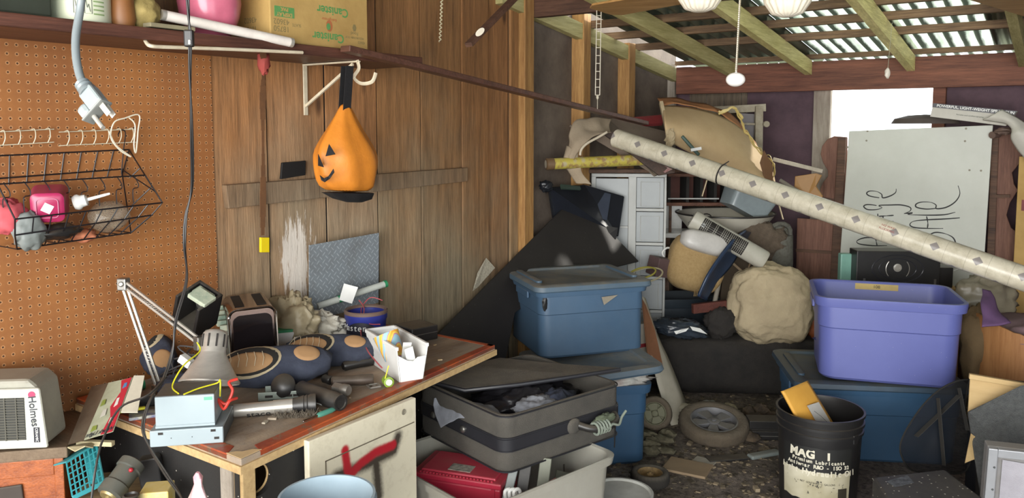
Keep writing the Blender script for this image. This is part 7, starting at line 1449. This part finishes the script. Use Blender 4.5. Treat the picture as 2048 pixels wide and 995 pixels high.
Q = [pyp(1698, 262, YBd), pyp(1986, 250, YBd), pyp(1958, 680, YBd), pyp(1668, 680, YBd)]
b = MB(); n_ = (Q[1]-Q[0]).cross(Q[2]-Q[0]); Q = Q if n_.y < 0 else Q[::-1]; b.plate(Q, .012); b.build('panel', m_wb, wbd, w=True, bevel=.002)
b = MB(); b.box(pyp(1680, 680, YBd).x, pyp(1700, 680, YBd).x, YBd, YBd+.03, 0, pyp(1690, 680, YBd).z); b.box(pyp(1935, 680, YBd).x, pyp(1955, 680, YBd).x, YBd, YBd+.03, 0, pyp(1690, 680, YBd).z); b.build('stake', m_old, wbd, w=True)
for q in ((1735, 249+13), (1733, 281), (1932, 249+8), (1930, 282), (1939, 340), (1962, 341), (1695, 294)):
    b = MB(); p = pyp(q[0], q[1], YBd-.001); b.lathe([(.006, 0), (.006, .002)], T(p) @ Rx(90), 10); b.build('nail_hole', mat('hole_grey', '8c8574'), wbd, w=True)
def stroke(pts, r0=.0032):
    P_ = spline([pyp(1600+x_/2.221, 180+y_/2.221, YBd-.0015) for x_, y_ in pts], 6); n_ = len(P_)
    b = MB(); b.tube(P_, [r0*(.5+.7*abs(math.sin(3.1*i/n_*2+.4))) for i in range(n_)], 6, flat=1.0)
    b.v = [(v[0], YBd-.0005+(v[1]-YBd)*.25, v[2]) for v in b.v]; b.build('letter_stroke', m_ink, wbd, w=True, smooth=True)
for s_ in (((352, 478), (310, 470), (296, 458), (310, 448), (340, 450), (362, 462), (368, 478), (400, 470), (424, 455), (427, 438)),
           ((340, 512), (300, 508), (283, 516), (300, 530), (340, 530), (364, 522), (350, 512), (400, 510), (450, 510), (488, 520), (490, 535), (464, 548)),
           ((345, 548), (350, 575), (375, 582), (416, 582)), ((368, 560), (372, 582)), ((350, 560), (416, 556)),
           ((346, 655), (290, 655), (254, 668), (262, 682), (320, 690), (386, 690)), ((335, 655), (342, 690)), ((330, 655), (386, 668)),
           ((606, 525), (560, 528), (518, 520), (516, 506), (540, 497), (580, 498), (604, 510), (606, 526), (650, 520), (690, 495), (710, 460), (702, 424)),
           ((462, 548), (500, 545), (480, 552), (560, 555), (640, 553), (690, 542)), ((710, 567), (640, 572), (560, 576), (505, 582), (488, 598), (510, 610), (570, 614), (636, 614)), ((562, 560), (568, 590), (566, 612)),
           ((570, 645), (600, 632), (640, 636), (676, 652), (690, 675), (686, 695))): stroke(s_)
# spray box and clutter on top of the board
sb = thing('spray_gun_box', 'long white carton with a black lettered band lying on top of the white board', 'box', T(pyp(1948, 245, 5.2)))
S0_, S1_, S2_, S3_ = pyp(1867, 206, 5.18), pyp(2034, 222, 5.18), pyp(2012, 252, 5.18), pyp(1860, 233, 5.18); m_bxw = mat('box_white', 'c4c0b6', .6, c2='a8a498', scale=10)
b = MB(); ex_ = S1_-S0_; b.add([S0_, S1_, S2_, S3_]+[p+V((0, .14, 0)) for p in (S0_, S1_, S2_, S3_)], [(0, 3, 2, 1), (4, 5, 6, 7), (0, 1, 5, 4), (1, 2, 6, 5), (2, 3, 7, 6), (3, 0, 4, 7)]); b.build('carton', m_bxw, sb, w=True, bevel=.002)
b = MB(); k_ = .30; off = V((0, -.0015, 0)); b.plate([p+off for p in (S0_, lerp(S0_, S3_, k_), lerp(S1_, S2_, k_), S1_)], -.001); b.build('black_band', mat('label_black', '22222c'), sb, w=True)
Mtb = frame(lerp(lerp(S0_, S3_, k_*.5), lerp(S1_, S2_, k_*.5), .52)+V((0, -.003, 0)), S1_-S0_, UPZ) ; zax = Mtb.col[2].xyz
if zax.y > 0: Mtb = Mtb @ Rx(180)
text('POWERFUL, LIGHT-WEIGHT SPRAY GUN', .021, m_wp, sb, WM[sb].inverted() @ Mtb, 'lettering', bold=.0004)
Mtc = frame(lerp(lerp(S0_, S3_, .62), lerp(S1_, S2_, .62), .5)+V((0, -.003, 0)), S1_-S0_, UPZ)
if Mtc.col[2].xyz.y > 0: Mtc = Mtc @ Rx(180)
text('Portable and cordless spraying', .011, mat('print_grey', '6b7166'), sb, WM[sb].inverted() @ Mtc, 'lettering')
surf('crumpled_wrapper', [pyp(1975, 238, 5.14), pyp(2010, 246, 5.12), pyp(2030, 275, 5.10), pyp(2048, 320, 5.10)], [pyp(2012, 222, 5.14), pyp(2045, 240, 5.12), pyp(2065, 275, 5.10), pyp(2075, 330, 5.10)], m_bxw, nu=24, nv=8, wav=.04, bow=.02)
o = bpy.data.objects['crumpled_wrapper']; recenter(o); tag(o, 'crumpled white carton wrapper drooping over the right scalloped board', 'wrapper')
b = MB(); b.lathe([(.20, 0), (.18, .03), (.10, .05), (.0, .055)], T(pyp(1850, 247, 5.4)), 36, sx=.95, sy=.35); o = b.build('dark_dome', mat('dark_dome', '4a403a', .7), smooth=True); recenter(o); tag(o, 'low dark dome-shaped lid behind the top of the white board', 'lid')
b = MB(); b.cyl(pyp(1984, 270, 5.25), pyp(1996, 268, 5.30), .02, 14); b.blob(pyp(2010, 262, 5.22), (.05, .03, .02), .4, 4, seed=8, nu=18, nv=10); o = b.build('rusty_pipe_end', mat('rusty_brown', '6e5a50')); recenter(o); tag(o, 'rusty pipe end poking out at the top right corner of the white board', 'pipe')
b = MB(); b.box(0, .30, 0, .10, -pyp(2030, 465, 5.18).z+.001, .42, T(V((pyp(2030, 460, 5.18).x, 5.20, pyp(2030, 465, 5.18).z)))); o = b.build('tan_carton', m_card, bevel=.003); recenter(o); tag(o, 'tan carton with a small dark red label at the right edge by the scalloped board', 'carton')
b = MB(); p = pyp(2043, 410, 5.198); b.box(0, .05, -.002, 0, -.03, .03, T(p)); b.build('red_label', mat('dark_red_label', '7a2c2c', .6), o, w=True)
# stereo with disc
sx0 = PD(1712, 500, 4.32); St = thing('disc_player', 'black car disc player panel with a round chrome emblem behind the purple tote', 'disc player', pose(PD(1795, 575, 4.32), -4)); hh_ = (PD(1795, 502, 4.32)-PD(1795, 575, 4.32)).length
b = MB(); b.box(-.222, .222, 0, .12, 0, hh_); b.build('case', m_bk, St, bevel=.004); b = MB(); b.box(.225, .30, .02, .10, 0, hh_*.55); b.build('side_block', m_bk, St, bevel=.003)
b = MB(); 
for rr0 in (.085, .062): b.tube([V((-.005+rr0*1.6*math.cos(a), -.003, hh_*.52+rr0*.9*math.sin(a))) for a in [2*math.pi*k/40 for k in range(40)]], .0025, 5, closed=True)
b.build('disc_ring', mat('dark_ring', '34343a', .3), St); b = MB(); b.lathe([(.022, 0), (.022, .003), (.014, .004), (.013, .002), (.004, .002)], T((-.005, -.001, hh_*.55)) @ Rx(90), 28); b.build('spindle', m_al, St, smooth=True)
for s_ in (-1, 1): b = MB(); b.tube([V((-.005+s_*.062*math.cos(a), -.004, hh_*.52+.062*math.sin(a))) for a in [-.7+.14*k for k in range(11)]], .002, 5); b.build('chrome_arc', m_al, St)
for x_ in (-.185, .19): b = MB(); b.box(x_, x_+.012, -.003, 0, .0, .05); b.build('bracket', m_steel, St)
b = MB(); b.cyl(V((.30, .03, hh_*.45)), V((.36, .0, hh_*.62)), .002, 6); b.build('antenna', m_steel, St)
b = MB(); b.box(-.24, .34, .0, .22, 0, PD(1795, 575, 4.32).z-.002, pose(V((PD(1795, 575, 4.32).x, PD(1795, 575, 4.32).y, 0)), -4)); o = b.build('moving_box', m_card, bevel=.003); recenter(o); tag(o, 'cardboard box hidden behind the purple tote carrying the disc player', 'box')
b = MB(); Mq = pose(PD(1696, 578, 4.42), -4); b.box(-.045, .045, 0, .05, -.3, .20, Mq); o = b.build('teal_case', mat('milky_teal', '7fae9e', .35, alpha=.95), bevel=.006); recenter(o); tag(o, 'pale teal plastic case standing left of the disc player', 'case')
# round wooden drum with bags at right
dc = PD(2075, 640, 3.72); dm_ = thing('veneer_drum', 'round wood-veneer drum with a torn rim at the right edge', 'drum', T(V((dc.x, dc.y, 0)))); m_ve = wood('veneer', 'a8784a', '8a5c34', 'z', .6, rough=.6)
n_ = 64; b = MB(); zt3 = dc.z; rg_ = []
for r_, z_ in ((.25, 0), (.275, zt3-.15), (.28, zt3), (.27, zt3), (.262, zt3-.14)): rg_.append([V((r_*math.cos(2*math.pi*i/n_), r_*math.sin(2*math.pi*i/n_), z_+(0 if z_ < .2 else .035*math.sin(2*math.pi*i/n_*2+1)+.006*noise.noise(V((i*.9, 0, 0)))))) for i in range(n_)])
b.rings(rg_, True, True); b.build('shell', m_ve, dm_, smooth=True, ang=50)
b = MB(); b.blob((0, -.0, zt3-.06), (.24, .24, .06), .25, 2.5, seed=5, crease=.3, nu=40, nv=20); o = b.build('mauve_cloth', mat('mauve_cloth', '7a6266', .9, c2='62504e'), smooth=True, ang=180, M=T(V((dc.x, dc.y, 0)))); tag(o, 'dusty mauve cloth filling the veneer drum', 'cloth')
surf('purple_cloth', [PD(1966, 578, 3.74), PD(1964, 610, 3.62), PD(1966, 655, 3.50)], [PD(1980, 580, 3.72), PD(2000, 620, 3.60), PD(2024, 648, 3.50)], mat('purple_check', '62466a', .85, c2='4a3454', scale=20), nu=16, nv=10, wav=.02, bow=.01)
o = bpy.data.objects['purple_cloth']; recenter(o); tag(o, 'purple cloth draped over the left rim of the veneer drum', 'cloth')
blobt(1972, 600, 3.95, (.14, .08, .13), mat('smoky_film', '8a8270', .35, c2='6c6450', scale=8, alpha=.85, bump=.4, bscale=18), 'smoky_bag', 'smoky translucent plastic bag between the purple tote and the veneer drum', 'plastic bag', seed=24, crease=.35)
b = MB(); b.blob(PD(1950, 690, 3.75), (.07, .06, .18), .3, 2, seed=25, crease=.2); o = b.build('brown_sack', mat('olive_brown', '5c4a30', .9, bump=.3), smooth=True, ang=180); recenter(o); tag(o, 'olive-brown sack squeezed between the right totes and the veneer drum', 'sack')
# ================================================================ HANGING FROM ABOVE
m_fr = mat('frosted_glass', 'ded6c4', .35, c2='c0b49c', scale=6, amt=.5)
fan_c = VP(.68, 2.32, 0); zf = 1.87
fn_ = thing('ceiling_fan', 'ceiling fan with ribbed frosted glass shades and wooden blades at the top of the view', 'ceiling fan', T(V((fan_c.x, fan_c.y, zf))))
b = MB(); b.lathe([(.03, .05), (.09, .06), (.10, .10), (.10, .16), (.06, .20), (.015, .21), (.015, 2.46-zf), (.06, 2.475-zf)], None, 32); b.build('motor', m_al, fn_, smooth=True)
for i, (px, py, D) in enumerate(((1400, 24, 2.12), (1574, 34, 2.12), (1395, -30, 2.5), (1580, -30, 2.5))):
    bot = PD(px, py, D); Ms_ = T(bot-V((fan_c.x, fan_c.y, zf)))
    n_ = 72; rg_ = []
    for r_, z_ in ((.015, .0), (.038, .008), (.056, .035), (.060, .06), (.046, .10), (.028, .125)): rg_.append([Ms_ @ V((r_*(1+.05*math.cos(18*2*math.pi*k/n_))*math.cos(2*math.pi*k/n_), r_*(1+.05*math.cos(18*2*math.pi*k/n_))*math.sin(2*math.pi*k/n_), z_)) for k in range(n_)])
    b = MB(); b.rings(rg_); b.build('glass_shade', m_fr, fn_, smooth=True, ang=70)
    b = MB(); b.tube([Ms_ @ V((0, 0, .125)), Ms_ @ V((0, 0, .15)), V((0, 0, .09))], .012, 8); b.build('arm', m_al, fn_, smooth=True)
m_blade = wood('fan_blade_wood', 'b08a58', '86602e', 'x', 1.2, rough=.5)
for i, an in enumerate((125, 5, -115)):
    Mb2 = Rz(35+an) @ Rx(8); b = MB(); b.prism([(.12, -.035), (.20, -.06), (.62, -.075), (.66, -.05), (.66, .05), (.62, .075), (.20, .06), (.12, .035)], .008, Mb2, .09); b.build('blade', m_blade, fn_, bevel=.002)
# pull chain with white ball
pc = thing('pull_chain', 'ceiling fan pull chain with a glossy white oval knob', 'pull chain', T(PD(1471, 172, 2.05))); b = MB(); A = PD(1482, -40, 2.14); B = PD(1472, 148, 2.05); n_ = 48
for i in range(n_): b.blob(lerp(A, B, i/n_), (.0034, .0034, .0034), 0, 1, nu=6, nv=4)
b.build('bead_chain', mat('bead_metal', 'c9bfa8', .3, .7), pc, w=True, smooth=True)
b = MB(); b.blob(PD(1471, 159, 2.05), (.024, .024, .018), 0, 1, nu=28, nv=18); b.build('knob', mat('knob_white', 'f0ece6', .15), pc, w=True, smooth=True)
b = MB(); b.cyl(PD(1472, 150, 2.05), PD(1472, 143, 2.05), .003, 8); b.build('chain_end', m_al, pc, w=True)
pc2 = thing('small_pull_cord', 'thin string with a small clear crystal pull hanging near the window', 'pull cord', T(PD(1775, 155, 3.4))); b = MB(); b.cyl(PR(1784, 46, RD), PD(1776, 135, 3.4), .0012, 5); b.build('string', m_wirei, pc2, w=True)
b = MB(); b.blob(PD(1775, 146, 3.4), (.011, .011, .022), .3, 5, nu=10, nv=8); b.build('crystal', mat('crystal', 'd8d2c4', .1), pc2, w=True)
# white plastic ladder chain from the header beam
A = PY(1198, 14, YH-.03); B = PD(1195, 190, dep(A)-.02); ld = thing('plastic_ladder', 'narrow white plastic ladder-like strip hanging from the header beam', 'hanging strip', T(B)); m_ld = mat('ladder_white', 'cfc6b0', .5)
for s_ in (-1, 1): b = MB(); b.bar(A+RT*.011*s_, B+RT*.011*s_, .004, .003, FH); b.build('rail', m_ld, ld, w=True)
for k in range(12): p = lerp(A, B, (k+.1)/11.1); b = MB(); b.bar(p-RT*.011, p+RT*.011, .003, .003); b.build('rung', m_ld, ld, w=True)
b = MB(); b.blob(B-UPZ*.01, (.007, .007, .012), .1, 1, nu=10, nv=8); b.cyl(B-UPZ*.02, B-UPZ*.07, .0015, 5); b.build('hook', m_ld, ld, w=True)
b = MB(); b.bar(PR(1980, -14, -.02), PR(2120, 30, -.02), .22, .012, UPZ); o = b.build('plywood_scrap', m_blade, bevel=.002); recenter(o); tag(o, 'orange-brown plank tucked against the rafters at the top right corner', 'plank')
